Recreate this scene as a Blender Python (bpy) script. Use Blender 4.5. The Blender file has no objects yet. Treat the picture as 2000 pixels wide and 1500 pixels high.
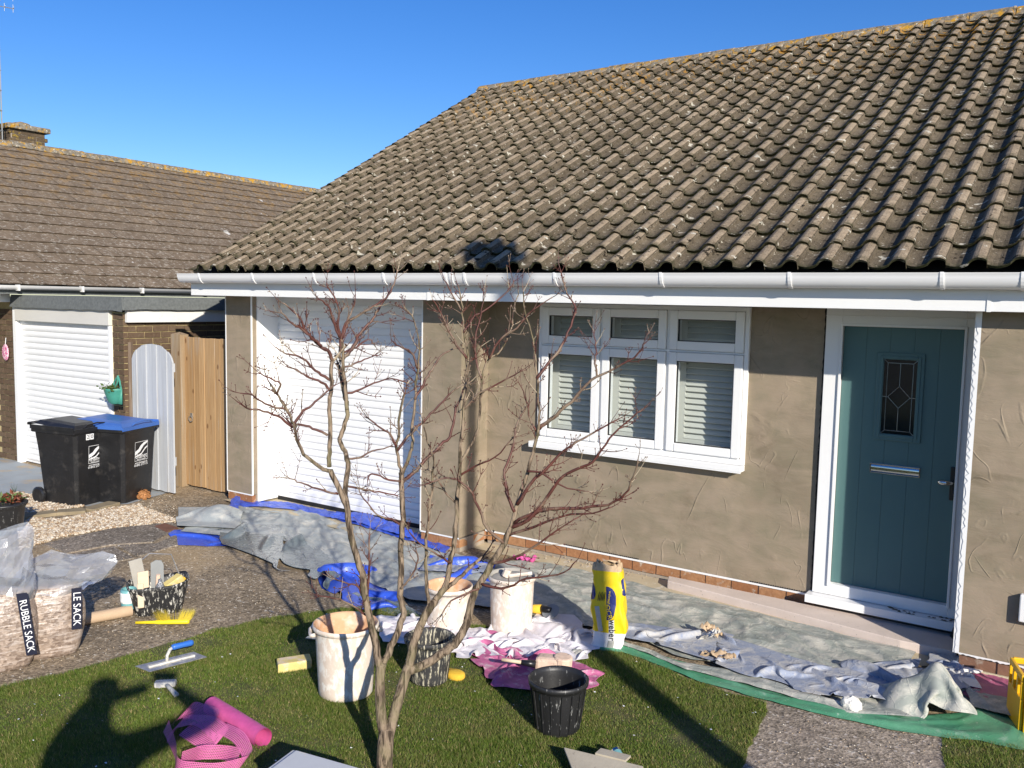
import bpy, bmesh, math, random
import numpy as np
from mathutils import Vector, Matrix
R = math.radians
rng = np.random.default_rng(7)
random.seed(7)
scene = bpy.context.scene
col = scene.collection

# ---------------------------------------------------------------- camera
CAMZ = 2.35
F, YAW, PITCH, ROLL = 1720.0, 0.594, 0.094, 0.020
def basis():
    f = np.array([-math.sin(YAW)*math.cos(PITCH), math.cos(YAW)*math.cos(PITCH), -math.sin(PITCH)])
    r = np.array([math.cos(YAW), math.sin(YAW), 0.0])
    u = np.cross(r, f)
    c, s = math.cos(ROLL), math.sin(ROLL)
    return c*r+s*u, -s*r+c*u, f
CR, CU, CF = basis()
CP = np.array([0, 0, CAMZ])
cam_d = bpy.data.cameras.new('camera')
cam = bpy.data.objects.new('camera', cam_d)
col.objects.link(cam)
cam_d.sensor_width = 36.0
cam_d.lens = 36.0*F/2000.0
cam_d.clip_start = 0.05
cam_d.clip_end = 2000
cam.matrix_world = Matrix(((CR[0], CU[0], -CF[0], 0), (CR[1], CU[1], -CF[1], 0), (CR[2], CU[2], -CF[2], CAMZ), (0, 0, 0, 1)))
scene.camera = cam

# ---------------------------------------------------------------- sky and sun
SUNV = Vector((-1.474, 1.0, -0.739)).normalized()      # the way the sunlight travels
SUN_EL = math.asin(-SUNV.z)
SUN_ROT = math.atan2(-SUNV.x, -SUNV.y)
world = bpy.data.worlds.new("World")
scene.world = world
world.use_nodes = True
wn = world.node_tree
wn.nodes.clear()
sky = wn.nodes.new('ShaderNodeTexSky')
sky.sky_type = 'NISHITA'
sky.sun_disc = False
sky.sun_elevation = SUN_EL
sky.sun_rotation = SUN_ROT
sky.altitude = 0
sky.air_density = 1.0
sky.dust_density = 0.2
sky.ozone_density = 4.5
bg = wn.nodes.new('ShaderNodeBackground')
bg.inputs['Strength'].default_value = 0.115
wo = wn.nodes.new('ShaderNodeOutputWorld')
hsv = wn.nodes.new('ShaderNodeHueSaturation')       # clear early-spring blue
hsv.inputs['Hue'].default_value = .514
hsv.inputs['Saturation'].default_value = 1.25
wn.links.new(sky.outputs[0], hsv.inputs['Color'])
wn.links.new(hsv.outputs[0], bg.inputs[0])
wn.links.new(bg.outputs[0], wo.inputs[0])
sun_d = bpy.data.lights.new('sun', 'SUN')
sun_d.energy = 5.0
sun_d.angle = R(0.53)
sun_d.color = (1.0, 0.93, 0.82)
sun = bpy.data.objects.new('sun', sun_d)
col.objects.link(sun)
sun.rotation_euler = SUNV.to_track_quat('-Z', 'Y').to_euler()
scene.view_settings.view_transform = 'Standard'
scene.view_settings.look = 'None'
scene.view_settings.exposure = 0.36
scene.view_settings.gamma = 1.0
scene.view_settings.use_curve_mapping = False

# ---------------------------------------------------------------- points in the place
def ray(x, y):
    return (x-1000)/F*CR-(y-750)/F*CU+CF
def G(x, y, z=0.0):
    d = ray(x, y); return CP+d*(z-CAMZ)/d[2]
def PY(x, y, Y):
    d = ray(x, y); return CP+d*Y/d[1]
def PX(x, y, X):
    d = ray(x, y); return CP+d*X/d[0]
def PD(x, y, D):
    return CP+ray(x, y)*D
def depth(p):
    return float((np.asarray(p)-CP) @ CF)
def pxof(p):
    q = np.asarray(p)-CP; w = q @ CF
    return 1000+F*(q @ CR)/w, 750-F*(q @ CU)/w

# ---------------------------------------------------------------- noise
_perm = np.random.default_rng(3).permutation(256)
_perm = np.concatenate([_perm, _perm, _perm])
_grad = np.random.default_rng(4).normal(size=(256, 3))
_grad /= np.linalg.norm(_grad, axis=1)[:, None]
def noise(p):
    p = np.asarray(p, float)
    if p.shape[-1] == 2:
        p = np.concatenate([p, np.full(p.shape[:-1]+(1,), 0.37)], -1)
    i = np.floor(p).astype(int); f = p-i; i &= 255
    u = f*f*f*(f*(f*6-15)+10)
    out = 0
    for dx in (0, 1):
        for dy in (0, 1):
            for dz in (0, 1):
                h = _perm[_perm[_perm[i[..., 0]+dx]+i[..., 1]+dy]+i[..., 2]+dz]
                g = _grad[h]
                d = g[..., 0]*(f[..., 0]-dx)+g[..., 1]*(f[..., 1]-dy)+g[..., 2]*(f[..., 2]-dz)
                w = (u[..., 0] if dx else 1-u[..., 0])*(u[..., 1] if dy else 1-u[..., 1])*(u[..., 2] if dz else 1-u[..., 2])
                out = out+w*d
    return out*1.6
def fbm(p, o=4, l=2.1, g=0.5):
    a, t, s = 1.0, 0, 1.0
    p = np.asarray(p, float)
    for k in range(o):
        t = t+a*noise(p*s+k*17.3); a *= g; s *= l
    return t
def ridged(p, o=3):
    a, t, s = 1.0, 0, 1.0
    p = np.asarray(p, float)
    for k in range(o):
        n = 1-np.abs(noise(p*s+k*9.1))*2.2
        t = t+a*np.clip(n, 0, 1)**2; a *= .45; s *= 2.1
    return t

# ---------------------------------------------------------------- materials
class NT:
    def __init__(s, name):
        s.m = bpy.data.materials.new(name); s.m.use_nodes = True
        s.t = s.m.node_tree; s.t.nodes.clear()
        s.out = s.n('ShaderNodeOutputMaterial')
        s.geo = None
    def n(s, ty, **k):
        a = s.t.nodes.new(ty)
        for q, v in k.items(): setattr(a, q, v)
        return a
    def l(s, a, b): s.t.links.new(a, b)
    def pos(s):
        if s.geo is None: s.geo = s.n('ShaderNodeNewGeometry')
        return s.geo.outputs['Position']
    def scaled(s, vec, sc, off=0.0):
        mp = s.n('ShaderNodeMapping')
        mp.inputs['Scale'].default_value = sc if hasattr(sc, '__len__') else (sc, sc, sc)
        mp.inputs['Location'].default_value = (off, off*.7, off*.3)
        s.l(vec, mp.inputs['Vector']); return mp.outputs[0]
    def noise(s, sc, detail=4, rough=.55, off=0.0, vec=None, dist=0.0):
        a = s.n('ShaderNodeTexNoise')
        a.inputs['Scale'].default_value = 1.0; a.inputs['Detail'].default_value = detail
        a.inputs['Roughness'].default_value = rough; a.inputs['Distortion'].default_value = dist
        s.l(s.scaled(vec or s.pos(), sc, off), a.inputs['Vector']); return a.outputs['Fac']
    def vor(s, sc, feature='F1', off=0.0, vec=None, rand=1.0):
        a = s.n('ShaderNodeTexVoronoi'); a.feature = feature
        a.inputs['Scale'].default_value = 1.0; a.inputs['Randomness'].default_value = rand
        s.l(s.scaled(vec or s.pos(), sc, off), a.inputs['Vector']); return a
    def ramp(s, fac, lo, hi, a=0.0, b=1.0):
        m = s.n('ShaderNodeMapRange'); m.inputs['From Min'].default_value = lo; m.inputs['From Max'].default_value = hi
        m.inputs['To Min'].default_value = a; m.inputs['To Max'].default_value = b
        s.l(fac, m.inputs['Value']); return m.outputs[0]
    def mix(s, fac, a, b, mode='MIX'):
        m = s.n('ShaderNodeMix'); m.data_type = 'RGBA'; m.blend_type = mode
        if isinstance(fac, float): m.inputs[0].default_value = fac
        else: s.l(fac, m.inputs[0])
        for v, k in ((a, 6), (b, 7)):
            if isinstance(v, tuple): m.inputs[k].default_value = v+((1,) if len(v) == 3 else ())
            else: s.l(v, m.inputs[k])
        return m.outputs[2]
    def math(s, op, a, b=None):
        m = s.n('ShaderNodeMath'); m.operation = op
        for v, k in ((a, 0), (b, 1)):
            if v is None: continue
            if isinstance(v, (int, float)): m.inputs[k].default_value = v
            else: s.l(v, m.inputs[k])
        return m.outputs[0]
    def bump(s, h, strength, dist=0.01, prev=None):
        b = s.n('ShaderNodeBump'); b.inputs['Strength'].default_value = strength; b.inputs['Distance'].default_value = dist
        s.l(h, b.inputs['Height'])
        if prev is not None: s.l(prev, b.inputs['Normal'])
        return b.outputs[0]
    def pbr(s, colr, rough=.6, nrm=None, metal=0.0, spec=.5, coat=0.0):
        p = s.n('ShaderNodeBsdfPrincipled')
        if isinstance(colr, tuple): p.inputs['Base Color'].default_value = colr+(1,)
        else: s.l(colr, p.inputs['Base Color'])
        if isinstance(rough, float): p.inputs['Roughness'].default_value = rough
        else: s.l(rough, p.inputs['Roughness'])
        p.inputs['Metallic'].default_value = metal
        p.inputs['Specular IOR Level'].default_value = spec
        p.inputs['Coat Weight'].default_value = coat
        if nrm is not None: s.l(nrm, p.inputs['Normal'])
        s.l(p.outputs[0], s.out.inputs[0]); s.p = p
        return s.m

def simple(name, c, rough=.6, var=.12, sc=9.0, bump=.0, bsc=60.0, metal=0.0, spec=.5, dirt=None, dsc=14.0, dlo=.55, dhi=.68, coat=0.0, stretch=None):
    """plain stuff: a base colour with mottling, optional splashes of a second colour, fine relief"""
    t = NT(name)
    n1 = t.noise(sc if stretch is None else tuple(sc*k for k in stretch), 5)
    a = tuple(max(0, x*(1-var)) for x in c); b = tuple(min(1, x*(1+var)) for x in c)
    cc = t.mix(t.ramp(n1, .3, .7), a, b)
    if dirt is not None:
        cc = t.mix(t.ramp(t.noise(dsc, 6, .65, 5.0), dlo, dhi), cc, dirt)
    nr = None
    if bump > 0: nr = t.bump(t.noise(bsc, 5, .6, 2.0), bump, .004)
    return t.pbr(cc, rough, nr, metal, spec, coat)

MAT = {}
M = MAT
M['white'] = simple('white_upvc', (.80, .80, .79), .32, .02, 3.0)
M['whiteold'] = simple('old_white_paint', (.72, .71, .68), .5, .05, 4.0, dirt=(.45, .43, .38), dsc=22.0, dlo=.62, dhi=.75)
M['ivory'] = simple('ivory_panel', (.62, .60, .55), .4, .03, 3.0)
M['dark'] = simple('dark_gap', (.012, .012, .012), .8, .1)
M['gasket'] = simple('black_gasket', (.02, .02, .022), .5, .1)
M['lead'] = simple('lead_came', (.30, .32, .31), .4, .1, metal=.7)
M['steel'] = simple('polished_steel', (.62, .62, .60), .12, .05, metal=1.0)
M['dullsteel'] = simple('smeared_steel', (.50, .50, .49), .38, .15, 20.0, metal=.75, dirt=(.72, .68, .60), dsc=30.0, dlo=.5, dhi=.62)
M['louvre'] = simple('shutter_paint', (.68, .67, .61), .45, .02)
M['felt'] = simple('mineral_felt', (.125, .135, .132), .9, .2, 30.0, bump=.5, bsc=300.0)
M['blackpl'] = simple('black_plastic', (.014, .014, .015), .35, .2, 8.0, bump=.08, bsc=90.0, dirt=(.06, .055, .05), dsc=9.0, dlo=.56, dhi=.8)
M['blackpl2'] = simple('plastered_black_rubber', (.02, .02, .021), .55, .2, 8.0, dirt=(.55, .53, .47), dsc=(56, 56, 13), dlo=.54, dhi=.61, bump=.3, bsc=60.0)
M['blackpl3'] = simple('scuffed_black_rubber', (.018, .018, .019), .45, .2, 8.0, dirt=(.40, .40, .38), dsc=(60, 60, 14), dlo=.60, dhi=.70, bump=.2, bsc=60.0)
M['heavypl'] = simple('plaster_caked_rubber', (.03, .03, .03), .7, .2, 8.0, dirt=(.50, .46, .34), dsc=(64, 64, 11), dlo=.53, dhi=.60, bump=.5, bsc=70.0)
M['bluelid'] = simple('blue_plastic', (.045, .13, .42), .38, .06, 5.0)
M['sticker'] = simple('white_print', (.8, .8, .8), .5, .0)
M['teal'] = simple('teal_door_skin', (.080, .160, .160), .42, .03, 3.0, bump=.10, bsc=(160, 160, 12))
M['cream_step'] = simple('stone_slab', (.62, .52, .45), .85, .08, 5.0, bump=.4, bsc=80.0, dirt=(.20, .17, .13), dsc=36.0, dlo=.64, dhi=.70)
M['cream_path'] = simple('cream_concrete', (.50, .42, .28), .9, .14, 3.5, bump=.5, bsc=90.0, dirt=(.62, .58, .50), dsc=11.0, dlo=.55, dhi=.7)
M['forecourt'] = simple('grey_concrete', (.30, .33, .35), .9, .12, 2.0, bump=.3, bsc=120.0, dirt=(.42, .33, .22), dsc=3.2, dlo=.54, dhi=.70)
M['pvcpink'] = simple('pink_mesh_roll', (.62, .10, .30), .55, .12, 20.0, bump=.4, bsc=(40, 40, 150), dirt=(.75, .62, .62), dsc=24.0, dlo=.68, dhi=.74)
M['cardboard'] = simple('cardboard', (.47, .34, .22), .8, .07, 10.0)
M['yellow'] = simple('yellow_plastic', (.80, .62, .02), .4, .05)
M['crate'] = simple('orange_yellow_plastic', (.80, .44, .01), .38, .05, 6.0)
M['bristle'] = simple('yellow_bristle', (.75, .62, .08), .6, .15, 60.0)
M['pinkheap'] = simple('dusty_pink_netting', (.47, .12, .25), .7, .25, 14.0, bump=.7, bsc=(70, 70, 120), dirt=(.62, .45, .48), dsc=12.0, dlo=.54, dhi=.66)
M['sponge'] = simple('cream_sponge', (.68, .55, .20), .9, .12, 12.0, bump=.6, bsc=120.0, dirt=(.72, .58, .42), dsc=10.0, dlo=.5, dhi=.6)
M['sponge2'] = simple('orange_sponge', (.74, .46, .04), .9, .12, 12.0, bump=.6, bsc=120.0)
M['bluegrip'] = simple('blue_grip', (.03, .14, .50), .4, .1, dirt=(.7, .7, .68), dsc=60.0, dlo=.66, dhi=.7)
M['whitegrip'] = simple('dusty_grip', (.55, .53, .48), .7, .15, 20.0, dirt=(.32, .32, .34), dsc=22.0, dlo=.55, dhi=.62)
M['palewood'] = simple('pale_wood', (.62, .49, .34), .7, .1, 14.0, stretch=(1, 1, 6))
M['board'] = simple('plaster_board', (.42, .37, .28), .85, .12, 7.0, bump=.3, bsc=60.0, dirt=(.20, .17, .13), dsc=18.0, dlo=.62, dhi=.7)
M['tealcan'] = simple('teal_can', (.16, .38, .40), .35, .05)
M['whitelid'] = simple('frosted_lid', (.56, .57, .57), .45, .04, 4.0, dirt=(.72, .68, .55), dsc=9.0, dlo=.64, dhi=.70)
M['rust'] = simple('rusty_iron', (.17, .075, .045), .8, .15, 14.0, bump=.3)
M['dryleaf'] = simple('dry_leaf', (.34, .15, .05), .75, .4, 30.0)
M['leaf'] = simple('plant_leaf', (.07, .11, .025), .6, .4, 30.0)
M['redleaf'] = simple('reddish_leaf', (.16, .045, .02), .6, .4, 40.0)
M['plaque'] = simple('pink_plaque', (.55, .10, .24), .5, .1, 20.0, dirt=(.80, .62, .66), dsc=45.0, dlo=.48, dhi=.55)
M['greenpl'] = simple('green_plastic', (.06, .27, .20), .45, .06)
M['peach'] = simple('plaster_caked_metal', (.68, .50, .38), .8, .15, 18.0, bump=.6, bsc=70.0, dirt=(.30, .24, .20), dsc=20.0, dlo=.6, dhi=.66)
M['skin'] = simple('skin', (.45, .28, .2), .6, .05)
M['jacket'] = simple('dark_jacket', (.03, .035, .05), .8, .1)
M['pole'] = simple('grey_lamp_post', (.25, .26, .26), .5, .05)
M['tub'] = simple('plaster_splashed_tub', (.66, .56, .46), .62, .08, 9.0, bump=.35, bsc=50.0, dirt=(.80, .76, .68), dsc=(30, 30, 16), dlo=.48, dhi=.60)
M['tubin'] = simple('stained_tub_inside', (.62, .36, .20), .65, .2, 7.0, dirt=(.70, .58, .46), dsc=10.0, dlo=.5, dhi=.7)
M['greysludge'] = simple('grey_plaster', (.36, .34, .30), .8, .08, 12.0, bump=.3)
M['dust'] = None
M['bagwhite'] = simple('paper_white', (.78, .77, .75), .6, .05, 12.0, dirt=(.40, .37, .33), dsc=26.0, dlo=.63, dhi=.7)
M['bagyellow'] = simple('paper_yellow', (.78, .56, .008), .5, .05, 10.0, bump=.3, bsc=30.0)
M['bagnavy'] = simple('print_navy', (.015, .025, .15), .5, .05)
M['bandnavy'] = simple('print_dark_navy', (.010, .012, .030), .4, .05)
M['bagblack'] = simple('print_black', (.02, .02, .02), .5, .05)
M['baggrey'] = simple('print_grey', (.42, .42, .38), .5, .1, 60.0)
M['tan'] = simple('torn_paper', (.50, .36, .22), .8, .2, 20.0)
M['rope'] = simple('mortar_bead', (.48, .42, .28), .9, .12, 30.0, bump=.4)

def mat_render():
    t = NT('fresh_base_coat_render')
    n1 = t.noise(1.1, 4, .6); n2 = t.noise(5.5, 5, .6, 3.0)
    c = t.mix(t.ramp(n1, .32, .68), (.222, .180, .124), (.325, .258, .185))
    c = t.mix(t.ramp(n2, .35, .70, 0, .75), c, (.212, .186, .124))
    c = t.mix(t.ramp(t.noise(2.0, 6, .7, 9.0), .55, .66, 0, .5), c, (.170, .132, .088))
    # ridges and cracks left by the trowel: thin edges of warped cells, kept only in places
    w = t.n('ShaderNodeTexNoise'); w.inputs['Scale'].default_value = 2.2; w.inputs['Detail'].default_value = 3
    t.l(t.pos(), w.inputs['Vector'])
    vm = t.n('ShaderNodeVectorMath', operation='MULTIPLY_ADD'); vm.inputs[1].default_value = (.9, .9, .9)
    t.l(w.outputs['Color'], vm.inputs[0]); t.l(t.pos(), vm.inputs[2])
    ab = t.math('ABSOLUTE', t.math('SUBTRACT', t.noise((2.0, 2.0, 1.0), 1, .5, 2.0, dist=.5), .5))
    edge = t.ramp(ab, .0, .006, 1, 0)
    keep = t.ramp(t.noise(2.4, 4, .65, 12.0), .50, .59)
    crack = t.math('MULTIPLY', edge, keep)
    ab2 = t.math('ABSOLUTE', t.math('SUBTRACT', t.noise((4.6, 4.6, 2.6), 2, .5, 14.0, dist=.6), .5))
    crack2 = t.math('MULTIPLY', t.ramp(ab2, 0, .022, 1, 0), t.ramp(t.noise(2.6, 4, .65, 31.0), .50, .60))
    h = t.math('ADD', t.math('MULTIPLY', crack, 1.0), t.math('MULTIPLY', crack2, .8))
    big = t.noise(2.6, 2, .5, 7.0)
    tp_ = t.noise((1.6, 1.6, 4.5), 3, .55, 51.0, dist=1.5)
    c = t.mix(t.ramp(tp_, .42, .60, 0, .45), c, (.345, .272, .200))
    swirl = t.noise((3.5, 3.5, 9), 5, .65, 17.0, dist=1.2)
    nr = t.bump(h, .50, .009)
    nr = t.bump(swirl, .30, .016, nr)
    nr = t.bump(big, .30, .06, nr)
    nr = t.bump(t.noise(140, 3, .6), .12, .002, nr)
    c = t.mix(t.math('MULTIPLY', crack, .22), c, (.12, .10, .07))
    c = t.mix(t.math('MULTIPLY', crack2, .12), c, (.46, .39, .29))
    return t.pbr(c, .85, nr, spec=.25)
M['render'] = mat_render()

def mat_brick(name, a, b, dirt, dl=.60):
    t = NT(name)
    oi = t.n('ShaderNodeObjectInfo')
    c = t.mix(oi.outputs['Random'], a, b)
    c = t.mix(t.ramp(t.noise(28, 5, .65), .35, .7, 0, .6), c, tuple(x*.62 for x in a))
    c = t.mix(t.ramp(t.noise(12, 6, .7, 8.0), dl, dl+.1), c, dirt)
    nr = t.bump(t.noise(70, 5, .7), .6, .006)
    return t.pbr(c, .9, nr, spec=.2)
M['brick_or'] = mat_brick('orange_brick', (.33, .15, .07), (.44, .24, .12), (.48, .42, .34), .58)
M['brick_br'] = mat_brick('brown_brick', (.115, .075, .048), (.165, .115, .075), (.20, .16, .11), .62)
M['brick_ch'] = mat_brick('lichened_brick', (.085, .060, .038), (.15, .11, .07), (.40, .27, .03), .57)
M['mortar'] = simple('yellow_mortar', (.42, .34, .17), .95, .1, 20.0, bump=.4)
M['mortar2'] = simple('grey_mortar', (.33, .28, .22), .95, .1, 20.0, bump=.4)

EAVE = np.array([0, 6.13, 2.60]); RP = R(29.66)
SL = np.array([0, math.cos(RP), math.sin(RP)]); RN = np.array([0, -math.sin(RP), math.cos(RP)])
TW, GAUGE, X0 = .2295, .2787, -8.45
def mat_tile():
    t = NT('weathered_pantile')
    sp = t.n('ShaderNodeSeparateXYZ'); t.l(t.pos(), sp.inputs[0])
    u = t.math('DIVIDE', t.math('SUBTRACT', sp.outputs[0], X0), TW)
    dv = t.n('ShaderNodeVectorMath', operation='DOT_PRODUCT'); dv.inputs[1].default_value = tuple(SL); t.l(t.pos(), dv.inputs[0])
    v = t.math('DIVIDE', t.math('SUBTRACT', dv.outputs['Value'], float(EAVE @ SL)), GAUGE)
    cb = t.n('ShaderNodeCombineXYZ'); t.l(t.math('FLOOR', u), cb.inputs[0]); t.l(t.math('FLOOR', t.math('ADD', v, .02)), cb.inputs[1])
    wn_ = t.n('ShaderNodeTexWhiteNoise'); wn_.noise_dimensions = '2D'; t.l(cb.outputs[0], wn_.inputs['Vector'])
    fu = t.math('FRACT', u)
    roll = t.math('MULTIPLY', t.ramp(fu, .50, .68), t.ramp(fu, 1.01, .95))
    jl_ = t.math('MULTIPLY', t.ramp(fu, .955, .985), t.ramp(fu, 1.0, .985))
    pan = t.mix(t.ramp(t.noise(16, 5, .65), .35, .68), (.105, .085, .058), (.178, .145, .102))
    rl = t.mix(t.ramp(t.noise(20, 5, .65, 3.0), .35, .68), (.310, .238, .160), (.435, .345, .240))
    c = t.mix(t.math('MULTIPLY', roll, .85), pan, rl)  # dark pans, light roll tops: pan dirt plus light shading put into the colour
    c = t.mix(t.math('MULTIPLY', jl_, .85), c, (.02, .018, .012))
    c = t.mix(t.ramp(wn_.outputs['Value'], 0, 1, 0, .55), c, t.mix(.62, c, (.090, .07, .050)))
    fv = t.math('FRACT', t.math('ADD', v, .0))
    mossedge = t.math('MULTIPLY', t.ramp(fv, .24, .03), t.ramp(t.noise(24, 5, .7, 6.0), .34, .56))
    c = t.mix(t.math('MULTIPLY', mossedge, .85), c, (.040, .042, .018))
    nrm_ = t.n('ShaderNodeVectorMath', operation='DOT_PRODUCT'); nrm_.inputs[1].default_value = tuple(-SL); t.l(t.geo.outputs['True Normal'], nrm_.inputs[0])
    c = t.mix(t.ramp(nrm_.outputs['Value'], .5, .8, 0, .8), c, (.038, .042, .016))
    c = t.mix(t.ramp(t.noise((11, 11, 16), 5, .7, 21.0), .60, .635), c, (.024, .019, .012))
    c = t.mix(t.ramp(t.noise((34, 34, 50), 4, .7, 26.0), .60, .66, 0, .75), c, (.05, .04, .026))
    w = t.math('MULTIPLY', t.ramp(t.noise((30, 55, 55), 3, .6, 40.0), .64, .68), t.ramp(t.noise(5, 3, .6, 45.0), .38, .56))
    w = t.math('MULTIPLY', w, t.ramp(roll, 0, 1, 1, .45))
    c = t.mix(w, c, (.52, .48, .39))
    big = t.math('MULTIPLY', t.ramp(t.noise((9, 14, 14), 3, .5, 60.0), .665, .685), .9)
    c = t.mix(big, c, (.52, .49, .40))
    oz = t.math('MULTIPLY', t.ramp(sp.outputs[2], 4.6, 5.6, .0, 1), t.ramp(t.noise(11, 4, .6, 70.0), .56, .64))
    c = t.mix(oz, c, (.42, .22, .035))
    lg_ = t.ramp(t.noise(.9, 4, .6, 91.0), .3, .7, .80, 1.18); cl_ = t.n('ShaderNodeCombineXYZ')
    for q in range(3): t.l(lg_, cl_.inputs[q])
    c = t.mix(1.0, c, cl_.outputs[0], 'MULTIPLY')
    sp_ = t.ramp(t.noise(120, 3, .7, 81.0), .30, .70, .62, 1.34); cs_ = t.n('ShaderNodeCombineXYZ')
    for q in range(3): t.l(sp_, cs_.inputs[q])
    c = t.mix(1.0, c, cs_.outputs[0], 'MULTIPLY')
    nr = t.bump(t.noise(95, 5, .7), .8, .006)
    nr = t.bump(t.noise(26, 4, .6, 4.0), .5, .012, nr)
    return t.pbr(c, .95, nr, spec=.12)
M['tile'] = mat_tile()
def mat_ridge():
    t = NT('lichened_ridge_tile')
    c = t.mix(t.ramp(t.noise(18, 5, .65), .35, .68), (.11, .095, .07), (.30, .26, .20))
    c = t.mix(t.ramp(t.noise(9, 5, .7, 9.0), .50, .60), c, (.46, .25, .03))
    c = t.mix(t.ramp(t.noise(24, 4, .7, 19.0), .60, .66), c, (.62, .60, .50))
    c = t.mix(t.ramp(t.noise(14, 4, .7, 29.0), .62, .70), c, (.03, .026, .02))
    return t.pbr(c, .95, t.bump(t.noise(60, 5, .7), .7, .008), spec=.1)
M['ridge'] = mat_ridge()
def mat_nbtile():
    t = NT('weathered_flat_tile')
    oi = t.n('ShaderNodeObjectInfo')
    c = t.mix(t.ramp(t.noise(9, 5, .65), .35, .68), (.150, .112, .075), (.250, .192, .135))
    c = t.mix(t.math('MULTIPLY', oi.outputs['Random'], .35), c, (.105, .080, .056))
    sp = t.n('ShaderNodeSeparateXYZ'); t.l(t.pos(), sp.inputs[0])
    low = t.ramp(sp.outputs[2], 2.4, 4.6, 1.0, .55)
    w = t.math('MULTIPLY', t.ramp(t.noise((26, 16, 26), 4, .7, 40.0), .56, .63), low)
    c = t.mix(w, c, (.44, .40, .33))
    c = t.mix(t.ramp(t.noise(3.2, 3, .5, 55.0), .74, .755), c, (.62, .60, .55))
    oz = t.math('MULTIPLY', t.ramp(sp.outputs[2], 3.4, 4.9), t.ramp(t.noise(5, 4, .7, 70.0), .50, .66))
    c = t.mix(t.math('MULTIPLY', oz, .8), c, (.34, .20, .06))
    return t.pbr(c, .95, t.bump(t.noise(70, 5, .7), .6, .006), spec=.12)
M['nbtile'] = mat_nbtile()

def mat_wood(name, a, b, knots=True, gs=(46, 46, 2.2)):
    t = NT(name)
    oi = t.n('ShaderNodeObjectInfo')
    of = t.n('ShaderNodeVectorMath', operation='SCALE'); of.inputs['Scale'].default_value = 7.0
    cbx = t.n('ShaderNodeCombineXYZ'); t.l(oi.outputs['Random'], cbx.inputs[2]); t.l(cbx.outputs[0], of.inputs[0])
    ad = t.n('ShaderNodeVectorMath', operation='ADD'); t.l(t.pos(), ad.inputs[0]); t.l(of.outputs[0], ad.inputs[1])
    g = t.noise(gs, 5, .6, 0, ad.outputs[0], .6)
    c = t.mix(t.ramp(g, .3, .7), a, b)
    c = t.mix(t.math('MULTIPLY', oi.outputs['Random'], .45), c, tuple(x*.62 for x in a))
    c = t.mix(t.ramp(t.noise((30, 30, 1.2), 4, .6, 11.0), .56, .70, 0, .6), c, (.36, .33, .29))
    if knots:
        v = t.vor((9, 9, 4.5), 'F1', vec=ad.outputs[0])
        c = t.mix(t.ramp(v.outputs['Distance'], .10, .17, .75, 0), c, (.13, .06, .025))
    return t.pbr(c, .8, t.bump(g, .35, .004), spec=.2)
M['cedar'] = mat_wood('golden_fence_wood', (.36, .215, .10), (.50, .335, .175))
M['postwood'] = mat_wood('weathered_post_wood', (.33, .23, .13), (.43, .33, .22))
M['oldwood'] = mat_wood('old_brown_wood', (.12, .085, .06), (.20, .15, .11), False)
M['palegate'] = mat_wood('grey_washed_boards', (.42, .44, .47), (.52, .54, .56), False)

def mat_concrete(name, a, b, spots, seed=0.0, tint=(.42, .30, .16)):
    t = NT(name)
    c = t.mix(t.ramp(t.noise(1.3, 5, .6, seed), .34, .66), a, b)
    c = t.mix(t.ramp(t.noise(9, 5, .7, seed+4), .42, .72, 0, .5), c, tuple(x*.55 for x in a))
    v = t.vor(62, 'F1', seed)
    v2 = t.vor((115), 'F1', seed+3)
    k1 = t.ramp(v.outputs['Color'], .05, .95, .50, 1.40); k3 = t.ramp(v2.outputs['Color'], .05, .95, .62, 1.36)
    kk = t.math('MULTIPLY', k1, k3); cbk = t.n('ShaderNodeCombineXYZ')
    for q in range(3): t.l(kk, cbk.inputs[q])
    c = t.mix(1.0, c, cbk.outputs[0], 'MULTIPLY')
    c = t.mix(t.ramp(v.outputs['Color'], .86, .90, 0, .75), c, spots)
    wsp = t.ramp(t.noise((18, 34, 10), 4, .6, seed+8), .645, .68)
    c = t.mix(wsp, c, (.62, .57, .48))
    c = t.mix(t.ramp(t.noise(.9, 4, .65, seed+15), .52, .66, 0, .55), c, tint)
    ck = t.math('ABSOLUTE', t.math('SUBTRACT', t.noise(1.1, 5, .6, seed+33, dist=.3), .5))
    ckm = t.math('MULTIPLY', t.ramp(ck, 0, .004, 1, 0), t.ramp(t.noise(1.7, 2, .5, seed+37), .48, .56))
    c = t.mix(t.math('MULTIPLY', ckm, .7), c, (.05, .042, .03))
    nr = t.bump(v.outputs['Distance'], .35, .008)
    nr = t.bump(t.noise(14, 5, .7, seed+6), .4, .02, nr)
    return t.pbr(c, .95, nr, spec=.15)
M['drive'] = mat_concrete('exposed_aggregate_concrete', (.235, .185, .125), (.40, .315, .215), (.58, .50, .39))
M['path'] = mat_concrete('mottled_concrete_path', (.26, .215, .165), (.41, .34, .265), (.60, .54, .48), 20.0, (.36, .29, .24))
M['paver'] = mat_concrete('worn_stone_flag', (.20, .17, .135), (.30, .25, .195), (.46, .42, .35), 40.0, (.24, .21, .16))
M['soil'] = simple('soil', (.10, .085, .05), .95, .3, 6.0, bump=.6, bsc=40.0)
M['edgestone'] = simple('edging_stone', (.25, .20, .125), .95, .2, 9.0, bump=.5, bsc=60.0)

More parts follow.
